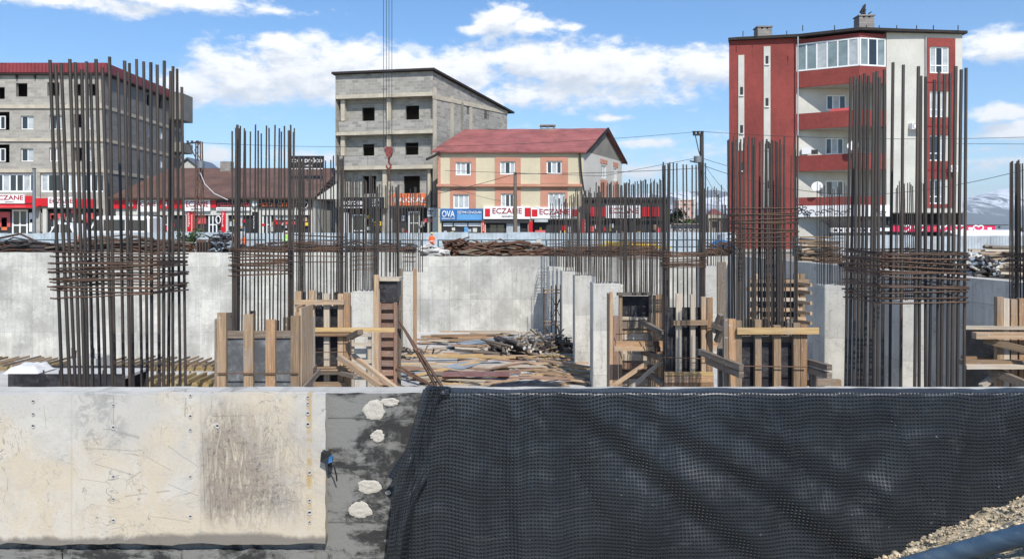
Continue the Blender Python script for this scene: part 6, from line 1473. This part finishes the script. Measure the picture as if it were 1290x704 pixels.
# ------------------------------------------------------------------ vehicles
def vehicle(name, label, cat, x0, x1, Y, H, prof, paint, wins, wheels, wid=1.85, wr=.33, group=None):
    """prof: side outline (0..1 along, height 0..1); wins: side window outlines"""
    t = thing(name, label, cat, ((x0+x1)/2, Y+wid/2, GZ+.02), group); L = x1-x0
    f = lambda q, y: V((x0+q[0]*L, y, GZ+.02+q[1]*H)); m = MB(); n = len(prof)
    sec = [(0, .06), (.06, 0), (wid-.06, 0), (wid, .06)]
    cen = (.5, .45)
    def sh(q, e): return (q[0]+(cen[0]-q[0])*e*.6, q[1]+(cen[1]-q[1])*e)
    rings = [[f(sh(q, e), Y+y) for q in prof] for y, e in ((0, .06), (.07, 0), (wid-.07, 0), (wid, .06))]
    m.face(rings[0]); m.face(rings[-1][::-1])
    for a, c in zip(rings[:-1], rings[1:]):
        for i in range(n): m.face([a[i], c[i], c[(i+1) % n], a[(i+1) % n]])
    m.build('body', paint, t)
    for w in wins:
        for y, s_ in ((-.006, 1), (wid+.006, -1)):
            m = MB(); p = [f(q, Y+y) for q in w]; m.face(p if s_ > 0 else p[::-1]); m.build('window', 'glass', t)
    for u in wheels:
        for y in (-.02, wid-.2):
            c = V((x0+u*L, Y+y, GZ+.02+wr)); w = MB().tube([c, c+V((0, .22, 0))], wr, 16).build('wheel', 'tyre', t); MB().tube([c+V((0, -.012, 0)), c+V((0, .232, 0))], wr*.55, 12).build('hub', 'steel', w)
    return t
vehicle('minibus', 'white minibus with dark windows parked behind the hoarding on the left', 'minibus', XX(103, 51.5), XX(188, 51.5), 51.5, ZZ(272.5, 51.5)-GZ,
        [(0, .12), (1, .12), (1, .95), (.97, 1), (.24, 1), (.2, .97), (.1, .62), (.02, .52), (0, .4)], 'carwhite',
        [[(.13, .6), (.3, .6), (.3, .9), (.22, .9)], [(.32, .6), (.64, .6), (.64, .9), (.32, .9)], [(.67, .6), (.97, .6), (.97, .88), (.67, .9)]], (.17, .82), 2.0, .36)
vehicle('parked_car', 'white car with a dark windscreen behind the hoarding at the far left', 'car', XX(50, 52), XX(100, 52), 52, ZZ(283, 52)-GZ+.15,
        [(0, .18), (1, .18), (1, .55), (.9, .62), (.72, .97), (.4, 1), (.24, .68), (.03, .56), (0, .4)], 'carwhite', [[(.28, .66), (.5, .66), (.5, .93), (.41, .93)], [(.52, .66), (.84, .64), (.72, .92), (.52, .93)]], (.18, .8))
vehicle('parked_car', 'pale car behind the hoarding below the brown roofed shops', 'car', XX(194, 52), XX(240, 52), 52, 1.5,
        [(0, .18), (1, .18), (1, .5), (.95, .6), (.7, .97), (.36, 1), (.22, .65), (.03, .56), (0, .4)], 'curtain', [[(.26, .66), (.48, .66), (.48, .93), (.38, .93)], [(.5, .66), (.82, .64), (.69, .92), (.5, .93)]], (.18, .8))
vehicle('parked_car', 'dark car parked under the red and white block behind the bars', 'car', XX(1105, 54), XX(1150, 54), 54, 1.5,
        [(0, .18), (1, .18), (1, .5), (.95, .6), (.7, .97), (.36, 1), (.22, .65), (.03, .56), (0, .4)], 'black', [[(.26, .66), (.48, .66), (.48, .93), (.38, .93)], [(.5, .66), (.82, .64), (.69, .92), (.5, .93)]], (.18, .8))

# ------------------------------------------------------------------ people
def person(px, Y, ztop, label, vest, helmet, pose=0, zf=None):
    zf = GZ+.12 if zf is None else zf; H = ztop-zf; s = H/1.72; x = XX(px, Y)
    t = thing('person', label, 'person', (x, Y, zf), None)
    J = [((0, 0, .93), .13), ((0, 0, 1.08), .125), ((0, -.01, 1.28), .15), ((0, 0, 1.42), .10), ((0, 0, 1.5), .055), ((0, -.01, 1.58), .085), ((0, -.01, 1.66), .08),
         ((-.17, 0, 1.38), .06), ((-.23, -.05, 1.12), .045), ((-.2, -.22-.1*pose, .98+.1*pose), .036), ((.17, 0, 1.38), .06), ((.24, .03, 1.12), .045), ((.24, -.1, .9), .036),
         ((-.1, 0, .86), .095), ((-.12, -.05*pose, .48), .065), ((-.12, .05*pose, .08), .045), ((-.12, -.13, .04), .04), ((.1, 0, .86), .095), ((.13, .04, .48), .065), ((.14, .06, .08), .045), ((.14, -.1, .04), .04),
         ((-.19, -.29-.1*pose, .95+.1*pose), .03), ((.24, -.17, .82), .03)]
    E_ = [(0, 1), (1, 2), (2, 3), (3, 4), (4, 5), (5, 6), (3, 7), (7, 8), (8, 9), (3, 10), (10, 11), (11, 12), (0, 13), (13, 14), (14, 15), (15, 16), (0, 17), (17, 18), (18, 19), (19, 20), (9, 21), (12, 22)]
    me = bpy.data.meshes.new('body'); me.from_pydata([V(j[0])*s for j in J], E_, []); ob = bpy.data.objects.new('body', me); COL.objects.link(ob)
    md = ob.modifiers.new('s', 'SKIN'); md2 = ob.modifiers.new('u', 'SUBSURF'); md2.levels = md2.render_levels = 1
    for v, j in zip(me.skin_vertices[0].data, J): v.radius = (j[1]*s, j[1]*s*.85)
    me.skin_vertices[0].data[0].use_root = True
    bpy.context.view_layer.update()
    m2 = bpy.data.meshes.new_from_object(ob.evaluated_get(bpy.context.evaluated_depsgraph_get()))
    bpy.data.objects.remove(ob)
    for k in ('navy', 'skin', vest): m2.materials.append(M[k])
    for p in m2.polygons:
        c = p.center/s; p.use_smooth = True
        p.material_index = 1 if (c.z > 1.48 or (abs(c.x) > .15 and c.y < -.19 and c.z > .7) or (c.x > .2 and c.z < .92 and c.z > .75)) else (0 if c.z < .9 else 2)
    o = bpy.data.objects.new('body', m2); COL.objects.link(o); o.parent = t; ORG[o.name] = V((x, Y, zf))
    b_ = V((x, Y, zf))
    m = MB(); m.grid(lambda u, v: b_+s*V((.098*math.cos(6.2832*u)*math.cos(v*1.5), -.01+.115*math.sin(6.2832*u)*math.cos(v*1.5), 1.66+.085*math.sin(v*1.5))), 14, 5)
    m.build('hard_hat', helmet, t)
    m = MB(); m.grid(lambda u, v: b_+s*V(((.140+.02*v)*math.cos(6.2832*u), .128*math.sin(6.2832*u)-.005, .98+.42*v)), 16, 4); m.build('safety_vest', vest, t)
    m = MB(); m.box(b_.x-.11*s, b_.x+.11*s, b_.y-.139*s, b_.y-.132*s, b_.z+1.08*s, b_.z+1.13*s); m.build('reflective_strip', 'whitesign', t)
person(544, 41, ZZ(293, 41), 'person in an orange vest standing on the bank left of the white pipes', 'hivis', 'helmet', 1)
person(99, 43, ZZ(301, 43)+.15, 'person in an orange vest behind the rusty heap at the left near cage', 'hivis', 'hivis', 0)
person(307, 43, ZZ(298, 43)+.1, 'person in an orange vest behind the cage of the grey shutter', 'hivis', 'hivis', 1)
person(361, 43, ZZ(291.5, 43), 'person in a lime green vest beyond the cages on the left', 'lime', 'whitesign', 0)

# ------------------------------------------------------------------ poles and wires
def rodm(parent, name, pts, r, mat, n=5): return MB().tube(pts, r, n).build(name, mat, parent)
t = thing('utility_pole', 'rusty lattice power pole before the brown roofed shops on the left', 'utility pole', P(249, 316, 50))
z0, z1 = GZ, ZZ(178, 50); xc = XX(249.5, 50)
for dx in (-.24, .24):
    for dy in (0, .4): MB().beam((xc+dx, 50+dy, z0), (xc+dx*.6, 50+dy*.8, z1), .07, .07, (0, 1, 0)).build('leg', 'pole_rust', t)
for i in range(12):
    za, zb = z0+(z1-z0)*i/12, z0+(z1-z0)*(i+1)/12; s_ = 1 if i % 2 else -1; MB().beam((xc-.22*s_, 49.98, za), (xc+.2*s_, 49.98, zb), .04, .04, (0, 1, 0)).build('lattice', 'pole_rust', t)
ca = rodm(t, 'crossarm', [P(235, 181, 50), P(251, 179.5, 50)], .06, 'poledark')
for px in (236.5, 242, 249): MB().tube([P(px, 180, 50), P(px, 177.5, 50)], [.05, .09], 6).build('insulator', 'poledark', ca)
rodm(t, 'stay', [P(238, 181, 50), P(247, 200, 50)], .035, 'poledark'); rodm(t, 'transformer', [P(253, 203, 49.6), P(253, 212, 49.6)], .22, 'steel', 10); rodm(t, 'cable_drop', [P(252, 217, 49.7), P(258, 232, 49.6), P(270, 244, 49.5), P(287, 252, 49.5)], .03, 'cablewhite')
t = thing('utility_pole', 'dark power pole with insulators left of the red and white block', 'utility pole', P(883, 316, 50))
rodm(t, 'mast', [V((XX(884, 50), 50, GZ)), P(884, 168, 50)], [.2, .13], 'poledark', 8); ca = rodm(t, 'crossarm', [P(873, 170, 49.9), P(886, 170, 49.9)], .07, 'poledark')
for px in (874.5, 879.5, 884.5): MB().tube([P(px, 170, 49.9), P(px, 165.5, 49.9)], [.07, .13], 6).build('insulator', 'poledark', ca)
rodm(t, 'stay', [P(876, 171, 49.9), P(880, 190, 49.9), P(882, 196, 49.9)], .035, 'poledark'); rodm(t, 'switch_box', [P(879, 197, 49.7), P(879, 205, 49.7)], .26, 'steel', 10); rodm(t, 'switch_box', [P(883, 206, 49.7), P(883, 215, 49.7)], .2, 'poledark', 8); rodm(t, 'bracket', [P(869, 203, 49.8), P(886, 206, 49.8)], .05, 'poledark')
t = thing('wooden_pole', 'thin wooden pole in front of the pharmacy on the yellow house', 'pole', P(649, 316, 53)); rodm(t, 'mast', [V((XX(649, 53), 53, GZ)), P(649, 217, 53)], [.17, .11], 'wood_grey', 8); rodm(t, 'hook', [P(649, 219, 52.9), P(650.5, 218, 52.8)], .03, 'poledark')
t = thing('wooden_pole', 'thin grey pole in front of the pharmacy at the far left', 'pole', P(43, 316, 53)); rodm(t, 'mast', [V((XX(43, 53), 53, GZ)), P(43, 213, 53)], [.13, .1], 'steel', 8); rodm(t, 'cap', [P(43, 213, 53), P(43, 212, 53)], .13, 'poledark', 8)
def wire(label, pts, r=.016, sag=0):
    q = []
    for (a, c) in zip(pts[:-1], pts[1:]):
        A_, C2 = P(*a), P(*c)
        for i in range(10): u = i/10; q.append(A_*(1-u)+C2*u-V((0, 0, sag*4*u*(1-u))))
    q.append(P(*pts[-1])); tag(MB().tube(q, r, 4).build('overhead_wire', 'cable'), label, 'wire', 'overhead wires')
wire('thin wire from the lattice pole across the sky to the dark pole', [(249, 180, 50), (880, 166, 49.9)], .012, .6)
wire('wire from the dark pole rising to the right behind the red gable', [(884, 166, 49.9), (1320, 172, 46)], .014, .3)
wire('low wire crossing before the yellow house from the wooden pole', [(540, 246, 56), (649, 219, 52.9), (880, 212, 49.7)], .018, .1)
wire('wire crossing the red and white block above its sign', [(884, 208, 49.7), (1010, 240, 52), (1130, 243, 54), (1290, 214, 48)], .018, .2)
wire('upper stay wire fanning right from the dark pole', [(886, 200, 49.7), (935, 215, 52)], .015); wire('lower stay wire falling right from the dark pole', [(886, 205, 49.7), (945, 262, 52)], .015, .5); wire('slack wire falling from the dark pole behind the cages', [(884, 212, 49.7), (950, 290, 52)], .015, .8)
wire('far wire over the low roofs left of the red gable', [(800, 256, 70), (1000, 262, 70)], .016); wire('wire before the snowy mountain at the right edge', [(1200, 181, 50), (1330, 182, 50)], .014)
wire('wire from the dark pole down across the yellow house', [(560, 215, 56), (760, 222, 54), (884, 198, 49.8)], .014)

# ------------------------------------------------------------------ crane hook
t = thing('crane_hook', 'rusty red crane hook block hanging on four cables before the grey block building', 'crane hook', P(490, 215, 30))
for px in (482.5, 486.5, 490, 494): rodm(t, 'hoist_cable', [P(px+(490-px)*.1, 188, 30), V((XX(px, 30), 30, 26))], .011, 'cable')
c = P(490, 192, 30); m = MB()
pr = [(a_*.85, b2*.85) for a_, b2 in [(-.20, .12), (-.16, .22), (-.04, .27), (.04, .22), (.10, .27), (.19, .2), (.2, .08), (.1, -.2), (0, -.28), (-.1, -.2)]]
m.prism([c+V((a, -.12, b_)) for a, b_ in pr], (0, .05, 0)); m.prism([c+V((a, .07, b_)) for a, b_ in pr], (0, .05, 0)); m.build('block', 'hookred', t)
for dx in (-.09, .1): MB().tube([c+V((dx, -.06, .1)), c+V((dx, .06, .1))], .13, 14).build('sheave', 'steel', t)
MB().tube([c+V((0, 0, -.22)), c+V((0, 0, -.42)), c+V((.07, 0, -.5)), c+V((.06, 0, -.62)), c+V((-.03, 0, -.66)), c+V((-.1, 0, -.58)), c+V((-.09, 0, -.5))], [.04, .045, .045, .045, .04, .035, .02], 8).build('hook', 'hookred', t)
for dx in (-.04, .04): MB().tube([c+V((0, 0, -.62)), c+V((dx, 0, -.9)), c+V((dx*2, .05, -1.5))], .018, 5).build('sling', 'rust', t)

# ------------------------------------------------------------------ background right
t = thing('ruined_shed', 'brown ruined rubble shed with a dark doorway between the dark pole and the red gable', 'ruin', P(905, 316, 62))
f = Fac((XX(893, 62), 62), (XX(930, 62), 62)); m = MB(); f.wall(m, 0, f.L, GZ, ZZ(272, 62), [f.r(897, 277, 906, 318)], .4); m.build('wall', 'ruin', t)
MB().box(XX(893, 62), XX(930, 62), 62.5, 66, GZ, ZZ(270, 62)).build('inner_wall', 'darkplaster', t)
for px in (910, 914, 918, 924): MB().tube([P(px, 273, 62.2), P(px, 258, 62.2)], .05, 5).build('bar_end', 'rust', t)
on(f, t, 'beam', 'conc_band', (891, 271, 931, 275), .01, .2)
t = thing('garden_wall', 'long grey wall with sprayed black letters behind the dark pole', 'wall', P(868, 316, 64))
f = Fac((XX(838, 64), 64), (XX(894, 64), 64)); f.box(MB(), (0, f.L, GZ, ZZ(283, 64)), -.3, 0).build('wall', 'graf', t)
for i, (px, s_) in enumerate(((851, 'R'), (857, 'O'), (864, 'Z'), (871, 'O'), (879, '/////'))): f.text(t, s_, px, 289, 5, 'blackink', .02)
MB().box(XX(846, 64), XX(893, 64), 63.7, 64.5, ZZ(283, 64), ZZ(281.5, 64)).build('coping', 'darkplaster', t)
t = thing('apartment_tower', 'distant pink and white apartment tower seen between bars of the dark cage', 'building', P(866, 296, 320))
f = Fac((XX(855, 320), 320), (XX(875, 320), 320)); f.box(MB(), (0, f.L, GZ, ZZ(252.5, 320)), -9, 0).build('wall', 'farpink', t)
for i in range(6):
    for k in range(4): on(f, t, 'window', 'glass' if (i+k) % 2 else 'curtain', (857+k*4.6, 256.5+i*5.2, 859.4+k*4.6, 259.3+i*5.2), .01, .1)
for x in (855, 865, 873.5): on(f, t, 'white_strip', 'cream', (x, 252.6, x+1.6, 293), .01, .3)
f.box(MB(), (-.4, f.L+.4, ZZ(252.5, 320), ZZ(251, 320)), -9.4, .4).build('roof', 'cream', t)
for i, (px, py, w, Y, mt, rm) in enumerate(((846, 284, 9, 140, 'cream', 'redroof'), (884, 280, 10, 160, 'yellow_render', 'redroof'), (905, 272, 14, 150, 'cream', 'redroof'), (893, 276, 8, 180, 'grey_render', 'brownroof'), (838, 280, 8, 170, 'grey_render', 'redroof'))):
    x0, x1, zt = XX(px-w/2, Y), XX(px+w/2, Y), ZZ(py, Y); lab = ['far cream house with red roof behind the sprayed wall', 'far yellow house with red roof right of the pink tower', 'far cream house with wide red roof above the ruined shed', 'far grey house with brown roof right of the pink tower', 'far grey house with red roof left of the pink tower'][i]
    t = thing('far_house', lab, 'house', ((x0+x1)/2, Y+3, GZ), 'small far houses by the pink tower'); MB().box(x0, x1, Y, Y+7, GZ, zt).build('wall', mt, t)
    rz = 1.5; m = MB(); m.hexa([V((x0-.3, Y-.3, zt)), V((x1+.3, Y-.3, zt)), V((x1+.3, Y+7.3, zt)), V((x0-.3, Y+7.3, zt)), V((x0+.8, Y+3.3, zt+rz)), V((x1-.8, Y+3.3, zt+rz)), V((x1-.8, Y+3.7, zt+rz)), V((x0+.8, Y+3.7, zt+rz))]); m.build('roof', rm, t)
    for k in range(2): MB().box(x0+(x1-x0)*(.2+.4*k), x0+(x1-x0)*(.35+.4*k), Y-.03, Y, zt-1.6, zt-.5).build('window', 'glass', t)
# trees
LM = {}
def tree(label, px, Y, ztop, w, seed, nl=900, ls=.3, group='trees in the background', trunk=True, mat='leaf'):
    rn = random.Random(seed); x = XX(px, Y); t = thing('tree', label, 'tree', (x, Y, GZ), group); H = ztop-GZ
    m = MB(); m.tube([V((x, Y, GZ)), V((x+.1, Y, GZ+H*.35)), V((x, Y+.1, GZ+H*.75))], [.05*H**.7+.04, .035*H**.7+.03, .02], 7)
    br = []
    for i in range(6):
        a = rn.uniform(0, 6.28); b0 = V((x, Y, GZ+H*rn.uniform(.3, .6))); b1 = b0+V((math.cos(a)*w*.35, math.sin(a)*w*.3, H*rn.uniform(.1, .3))); m.tube([b0, b1], [.05, .015], 5); br.append(b1)
    m.build('trunk', 'bark', t); m = MB()
    cl = [V((x+rn.gauss(0, w*.2), Y+rn.gauss(0, w*.2), GZ+H*(.35+.6*rn.random()**.8))) for _ in range(16)]
    for i in range(nl):
        c = rn.choice(cl); q = c+V((rn.gauss(0, 1), rn.gauss(0, 1), rn.gauss(0, .8)))*w*.11; q.z = min(q.z, ztop)
        n_ = V((rn.gauss(0, 1), rn.gauss(0, 1), rn.gauss(.5, 1))).normalized(); u = n_.orthogonal().normalized()*ls*rn.uniform(.5, 1.2); v = n_.cross(u)*.6
        m.face([q-u, q-v, q+u, q+v])
    m.build('crown', mat, t)
tree('bushy young tree on the bank beside the brown generator', 239, 43.5, ZZ(289, 43.5), 1.3, 1, 700, .09)
tree('slim pale tree between the charcoal pharmacy and the dark pole', 848, 75, ZZ(262, 75), 2.2, 2, 700, .18)
tree('green tree before the pink far tower', 866, 130, ZZ(277, 130), 3.4, 3, 600, .35); tree('dark round tree left of the ruined shed', 888, 120, ZZ(277, 120), 4, 4, 700, .35); tree('low tree behind the ruined shed roof', 902, 110, ZZ(276, 110), 3, 5, 500, .3); tree('green tree right of the charcoal pharmacy', 842, 95, ZZ(270, 95), 2.5, 6, 500, .25)
m = MB(); rn = random.Random(9)
for i in range(9000):
    a = rn.uniform(-1.2, 1.2); Y = rn.uniform(380, 620); q = V((Y*math.tan(a*.75), Y, GZ+min(5.5, abs(rn.gauss(0, 2.4))*(1+.4*nz(a*9, 2))))); ls = rn.uniform(.7, 1.5); n_ = V((rn.gauss(0, 1), rn.gauss(-.6, 1), rn.gauss(.5, 1))).normalized(); u = n_.orthogonal().normalized()*ls; v = n_.cross(u)*.7; m.face([q-u, q-v, q+u, q+v])
tag(m.build('far_wood', 'treemass'), 'far belt of trees at the foot of the mountains', 'wood', kind='stuff')
# banner awning and white hut
t = thing('market_banner', 'crimson banner with white hearts strung on posts before the red and white block', 'banner', P(1192, 316, 50)); f = Fac((XX(1125, 50), 50), (XX(1254, 51.5), 51.5))
f.box(MB(), (0, f.L, f.uz(1125, 292)[1], f.uz(1125, 283.6)[1]), -.05, 0).build('cloth', 'pink_banner', t)
for px in (1140, 1158, 1190, 1208, 1232):
    u, z = f.uz(px, 287.8); m = MB(); m.tube([f.pt(u+.4*(math.sin(a)**3), z+.022*(13*math.cos(a)-5*math.cos(2*a)-2*math.cos(3*a)-math.cos(4*a))*.75, .03) for a in [i*math.pi/9 for i in range(18)]], .05, 5, False, True); m.build('heart_mark', 'whitesign', t)
for px in (1150, 1175, 1220, 1244): on(f, t, 'print_mark', 'pinkred' if px < 1200 else 'whitesign', (px, 286.5, px+5, 289.5), .003, .02)
f.box(MB(), (-.2, f.L+1, f.uz(1125, 283.6)[1], f.uz(1125, 282.6)[1]), -.8, .05).build('canopy_edge', 'poledark', t)
for px in (1127, 1190, 1252): u, z = f.uz(px, 300); MB().tube([f.pt(u, GZ, -.15), f.pt(u, f.uz(px, 284)[1], -.15)], .05, 6).build('post', 'poledark', t)
t = thing('site_hut', 'small hut with a bright white sheet roof right of the crimson banner', 'hut', P(1262, 318, 47)); x0, x1 = XX(1216, 47), XX(1325, 47)
MB().box(x0+.4, x1, 47, 51, GZ, ZZ(301, 47)).build('wall', 'fence2', t); m = MB(); m.hexa([V((x0, 46.7, ZZ(301.5, 47))), V((x1+.3, 46.7, ZZ(301.5, 47))), V((x1+.3, 51.3, ZZ(290, 47))), V((x0+1.0, 51.3, ZZ(290, 47))), V((x0, 46.7, ZZ(300.5, 47))), V((x1+.3, 46.7, ZZ(300.5, 47))), V((x1+.3, 51.3, ZZ(289, 47))), V((x0+1.0, 51.3, ZZ(289, 47)))]); m.build('roof', 'snowroof', t)
t = thing('street_awning', 'white awning with dark print under the balconies of the red and white block', 'awning', P(1095, 316, 56)); f = Fac((XX(1046, 56), 56), (XX(1122, 56), 56)); f.box(MB(), (0, f.L, f.uz(1046, 293)[1], f.uz(1046, 287)[1]), -.05, 0).build('valance', 'whitesign', t)
for i in range(9): on(f, t, 'print_mark', 'blackink', (1050+i*7.6, 288.5, 1054+i*7.6, 291.5), .003, .015)
m = MB(); u0, z0 = f.uz(1046, 287); m.hexa([f.pt(0, z0, 0), f.pt(f.L, z0, 0), f.pt(f.L, z0+.6, -1.6), f.pt(0, z0+.6, -1.6), f.pt(0, z0+.05, 0), f.pt(f.L, z0+.05, 0), f.pt(f.L, z0+.65, -1.6), f.pt(0, z0+.65, -1.6)]); m.build('canopy', 'black', t)
for px in (1047, 1121): u, z = f.uz(px, 300); MB().tube([f.pt(u, GZ, -.1), f.pt(u, z0, -.1)], .05, 6).build('post', 'poledark', t)

# ------------------------------------------------------------------ mountains
def hill_mat():
    x = Mx('rock and snow'); g_ = x.n('NewGeometry'); s = x.sep(g_.outputs['Position']); uv = x.uv((.001, .001, .001), world=True)
    a = x.noise(uv, 1.6, 8, .65, .9); rg = x.noise(x.uv((.0022, .0005, .0028), world=True), 1.0, 7, .62, 1.6)
    h = x.math('ADD', x.math('DIVIDE', s[2], 900.0), x.math('MULTIPLY', x.math('SUBTRACT', a, .5), .75))
    f = x.math('MULTIPLY', x.ss(h, .25, .5), x.ss(x.math('ABSOLUTE', x.math('SUBTRACT', rg, .5)), .085, .04))
    c = x.mix(f, (.13, .135, .13), (.85, .87, .9)); return x.fin(c, .95, 0, .1)
M['hill'] = hill_mat()
def hz(x, y):
    e = mnoise.hetero_terrain(V((x*.00035, y*.00045, 1.7)), .8, 2.1, 6, .5)
    rdg = math.exp(-((y-10600)/1500)**2)
    az = x/y; pk_ = 430+620*math.exp(-((az-.67)/.10)**2)+60*math.exp(-((az-.2)/.1)**2)+160*math.sin(az*5+1)
    return rdg*(pk_*.74+e*110)+20*math.exp(-((y-8300)/900)**2)-6
m = MB(); m.grid(lambda u, v: (lambda x, y: V((x, y, hz(x, y))))(-9500+19000*u, 7400+6200*v), 260, 60)
struct(m.build('mountains', 'hill'))
# haze
hm = bpy.data.materials.new('clear air haze'); hm.use_nodes = True; nt = hm.node_tree; nt.nodes.clear(); ou = nt.nodes.new('ShaderNodeOutputMaterial'); vp = nt.nodes.new('ShaderNodeVolumePrincipled')
vp.inputs['Density'].default_value = HAZE = 0.00007; vp.inputs['Color'].default_value = (.80, .90, 1, 1); vp.inputs['Anisotropy'].default_value = .1; nt.links.new(vp.outputs[0], ou.inputs['Volume'])
bpy.context.view_layer.update()
M['haze'] = hm
ob = MB().box(-9990, 9990, -500, 16990, -5.2, 1000).build('haze', 'haze'); tag(ob, 'thin blue air towards the mountains', 'haze', kind='stuff')

# ------------------------------------------------------------------ sky, sun, camera
SUN_EL, SUN_AZ = R(47), R(17)      # azimuth measured from straight behind the camera towards its right
sd = V((math.sin(SUN_AZ)*math.cos(SUN_EL), -math.cos(SUN_AZ)*math.cos(SUN_EL), math.sin(SUN_EL)))
L = bpy.data.lights.new('sun', 'SUN'); L.energy = 3.75; L.angle = R(.5); L.color = (1, .955, .88); lo_ = bpy.data.objects.new('sun', L); COL.objects.link(lo_)
lo_.rotation_mode = 'QUATERNION'; lo_.rotation_quaternion = sd.to_track_quat('Z', 'Y'); lo_.location = (20, -30, 60)
w = bpy.data.worlds.new('World'); SC.world = w; w.use_nodes = True; nt = w.node_tree; nt.nodes.clear()
class Wx(Mx):
    def __init__(s): s.t = nt
x = Wx(); wo = x.n('OutputWorld'); bg = x.n('Background'); nt.links.new(bg.outputs[0], wo.inputs[0]); bg.inputs['Strength'].default_value = .122
sky = x.n('TexSky'); sky.sky_type = 'NISHITA'; sky.sun_disc = False; sky.sun_elevation = SUN_EL; sky.sun_rotation = math.atan2(sd.x, sd.y); sky.air_density = 1.0; sky.dust_density = .7; sky.ozone_density = 2.2; sky.altitude = 1200
tc = x.n('TexCoord').outputs['Generated']; s = x.sep(tc)
az = x.math('ARCTAN2', s[0], s[1]); el = x.math('ARCSINE', s[2])
cm = x.n('CombineXYZ'); x.put(cm.inputs[0], az); x.put(cm.inputs[1], el); base = cm.outputs[0]
def ae(px, py): a = math.atan((px-CX)/F); return a, math.atan((HZ-py)/F*math.cos(a))
CL = [(245, 108, 45, 26, 1), (300, 100, 70, 38, 1), (380, 88, 80, 40, 1.1), (440, 82, 70, 34, 1), (355, 60, 45, 16, .8), (395, 48, 28, 10, .6), (520, 85, 60, 26, 1), (590, 88, 60, 32, 1), (660, 80, 60, 30, 1.1), (735, 84, 80, 38, 1.2), (800, 90, 70, 30, 1), (880, 85, 60, 28, 1), (930, 84, 40, 24, .9),
      (700, 118, 160, 22, .7), (430, 118, 160, 22, .7), (628, 24, 34, 22, 1), (668, 32, 42, 13, .9), (712, 34, 26, 6, .7), (600, 38, 26, 7, .7),
      (60, -4, 120, 12, .9), (230, 0, 120, 14, .9), (345, 14, 36, 5, .7), (1265, 56, 42, 20, 1), (1230, 66, 26, 9, .7), (1255, 142, 30, 12, .9), (1285, 165, 50, 12, .9), (1240, 188, 50, 5, .5), (770, 149, 26, 5, .7), (815, 180, 40, 9, .9), (800, 215, 60, 14, .7), (272, 196, 24, 16, 1), (255, 208, 50, 10, .8), (400, 198, 60, 9, .7), (1275, 205, 60, 8, .4), (1000, 190, 160, 10, .4), (700, 170, 120, 8, .25)]
# clouds all round, also behind the camera, so that the light has the same sky everywhere
rn = random.Random(5)
for i in range(5): CL.append((None, rn.uniform(1.5, 5.2), rn.uniform(.15, .5), rn.uniform(.15, .3)))
def field(vec):
    acc = None
    for c in CL:
        if c[0] is None: (a0, e0), ra, re, k = (c[1] if c[1] < math.pi else c[1]-2*math.pi, c[2]), c[3], c[3]*.3, .9
        else: a0, e0 = ae(c[0], c[1]); ra, re, k = c[2]/F, c[3]/F*.92, c[4]*.95
        sb_ = x.n('VectorMath'); sb_.operation = 'SUBTRACT'; x.put(sb_.inputs[0], vec); sb_.inputs[1].default_value = (a0, e0, 0)
        ml = x.n('VectorMath'); ml.operation = 'MULTIPLY'; x.put(ml.inputs[0], sb_.outputs[0]); ml.inputs[1].default_value = (1/ra, 1/re, 0)
        ln = x.n('VectorMath'); ln.operation = 'LENGTH'; x.put(ln.inputs[0], ml.outputs[0])
        d = x.math('MULTIPLY', x.math('SUBTRACT', 1.12, ln.outputs['Value']), k)
        acc = d if acc is None else x.math('SMOOTH_MAX', acc, d)
        if acc is not d: acc.node.inputs[2].default_value = .25
    mp = x.n('Mapping'); x.put(mp.inputs['Vector'], vec); mp.inputs['Scale'].default_value = (1, 1.9, 1)
    n1 = x.noise(mp.outputs[0], 14, 8, .6, .1); n2 = x.noise(mp.outputs[0], 42, 7, .62, .1)
    return x.math('ADD', acc, x.math('ADD', x.math('MULTIPLY', x.math('SUBTRACT', n1, .5), 1.9), x.math('MULTIPLY', x.math('SUBTRACT', n2, .5), 1.3)))
d0 = field(base)
up_ = x.n('VectorMath'); up_.operation = 'ADD'; x.put(up_.inputs[0], base); up_.inputs[1].default_value = (.006, .017, 0)
d1 = field(up_.outputs[0])
cov = x.ss(d0, -.12, .62); lit = x.ss(x.math('SUBTRACT', d0, d1), -.4, .5)
den = x.ss(d1, .2, 1.7)
lit2 = x.math('ADD', x.math('MULTIPLY', lit, .5), x.math('MULTIPLY', x.math('SUBTRACT', 1.0, den), .45), True)
cc = x.mix(lit2, (4.5, 4.9, 5.5), (7.9, 7.85, 7.8))
hs = x.n('HueSaturation'); hs.inputs['Saturation'].default_value = 1.22; hs.inputs['Value'].default_value = 1.16; x.put(hs.inputs['Color'], sky.outputs[0])
x.put(bg.inputs['Color'], x.mix(x.math('MULTIPLY', cov, .97), hs.outputs[0], cc))
cam = bpy.data.cameras.new('camera'); co = bpy.data.objects.new('camera', cam); COL.objects.link(co); SC.camera = co
co.location = (0, 0, CZ); co.rotation_euler = (R(90), 0, 0); cam.sensor_width = 36; cam.lens = F/1290*36; cam.shift_y = -(352-HZ)/1290; cam.clip_end = 40000; cam.clip_start = .05
vs = SC.view_settings; vs.view_transform = 'Standard'; vs.look = 'None'; vs.exposure = .42; vs.gamma = 1; vs.use_curve_mapping = False
SC.render.engine = 'CYCLES'; SC.cycles.max_bounces = 6; SC.cycles.diffuse_bounces = 3; SC.cycles.glossy_bounces = 3; SC.cycles.volume_bounces = 0; SC.cycles.transparent_max_bounces = 4; SC.cycles.use_denoising = True; SC.cycles.caustics_reflective = SC.cycles.caustics_refractive = False
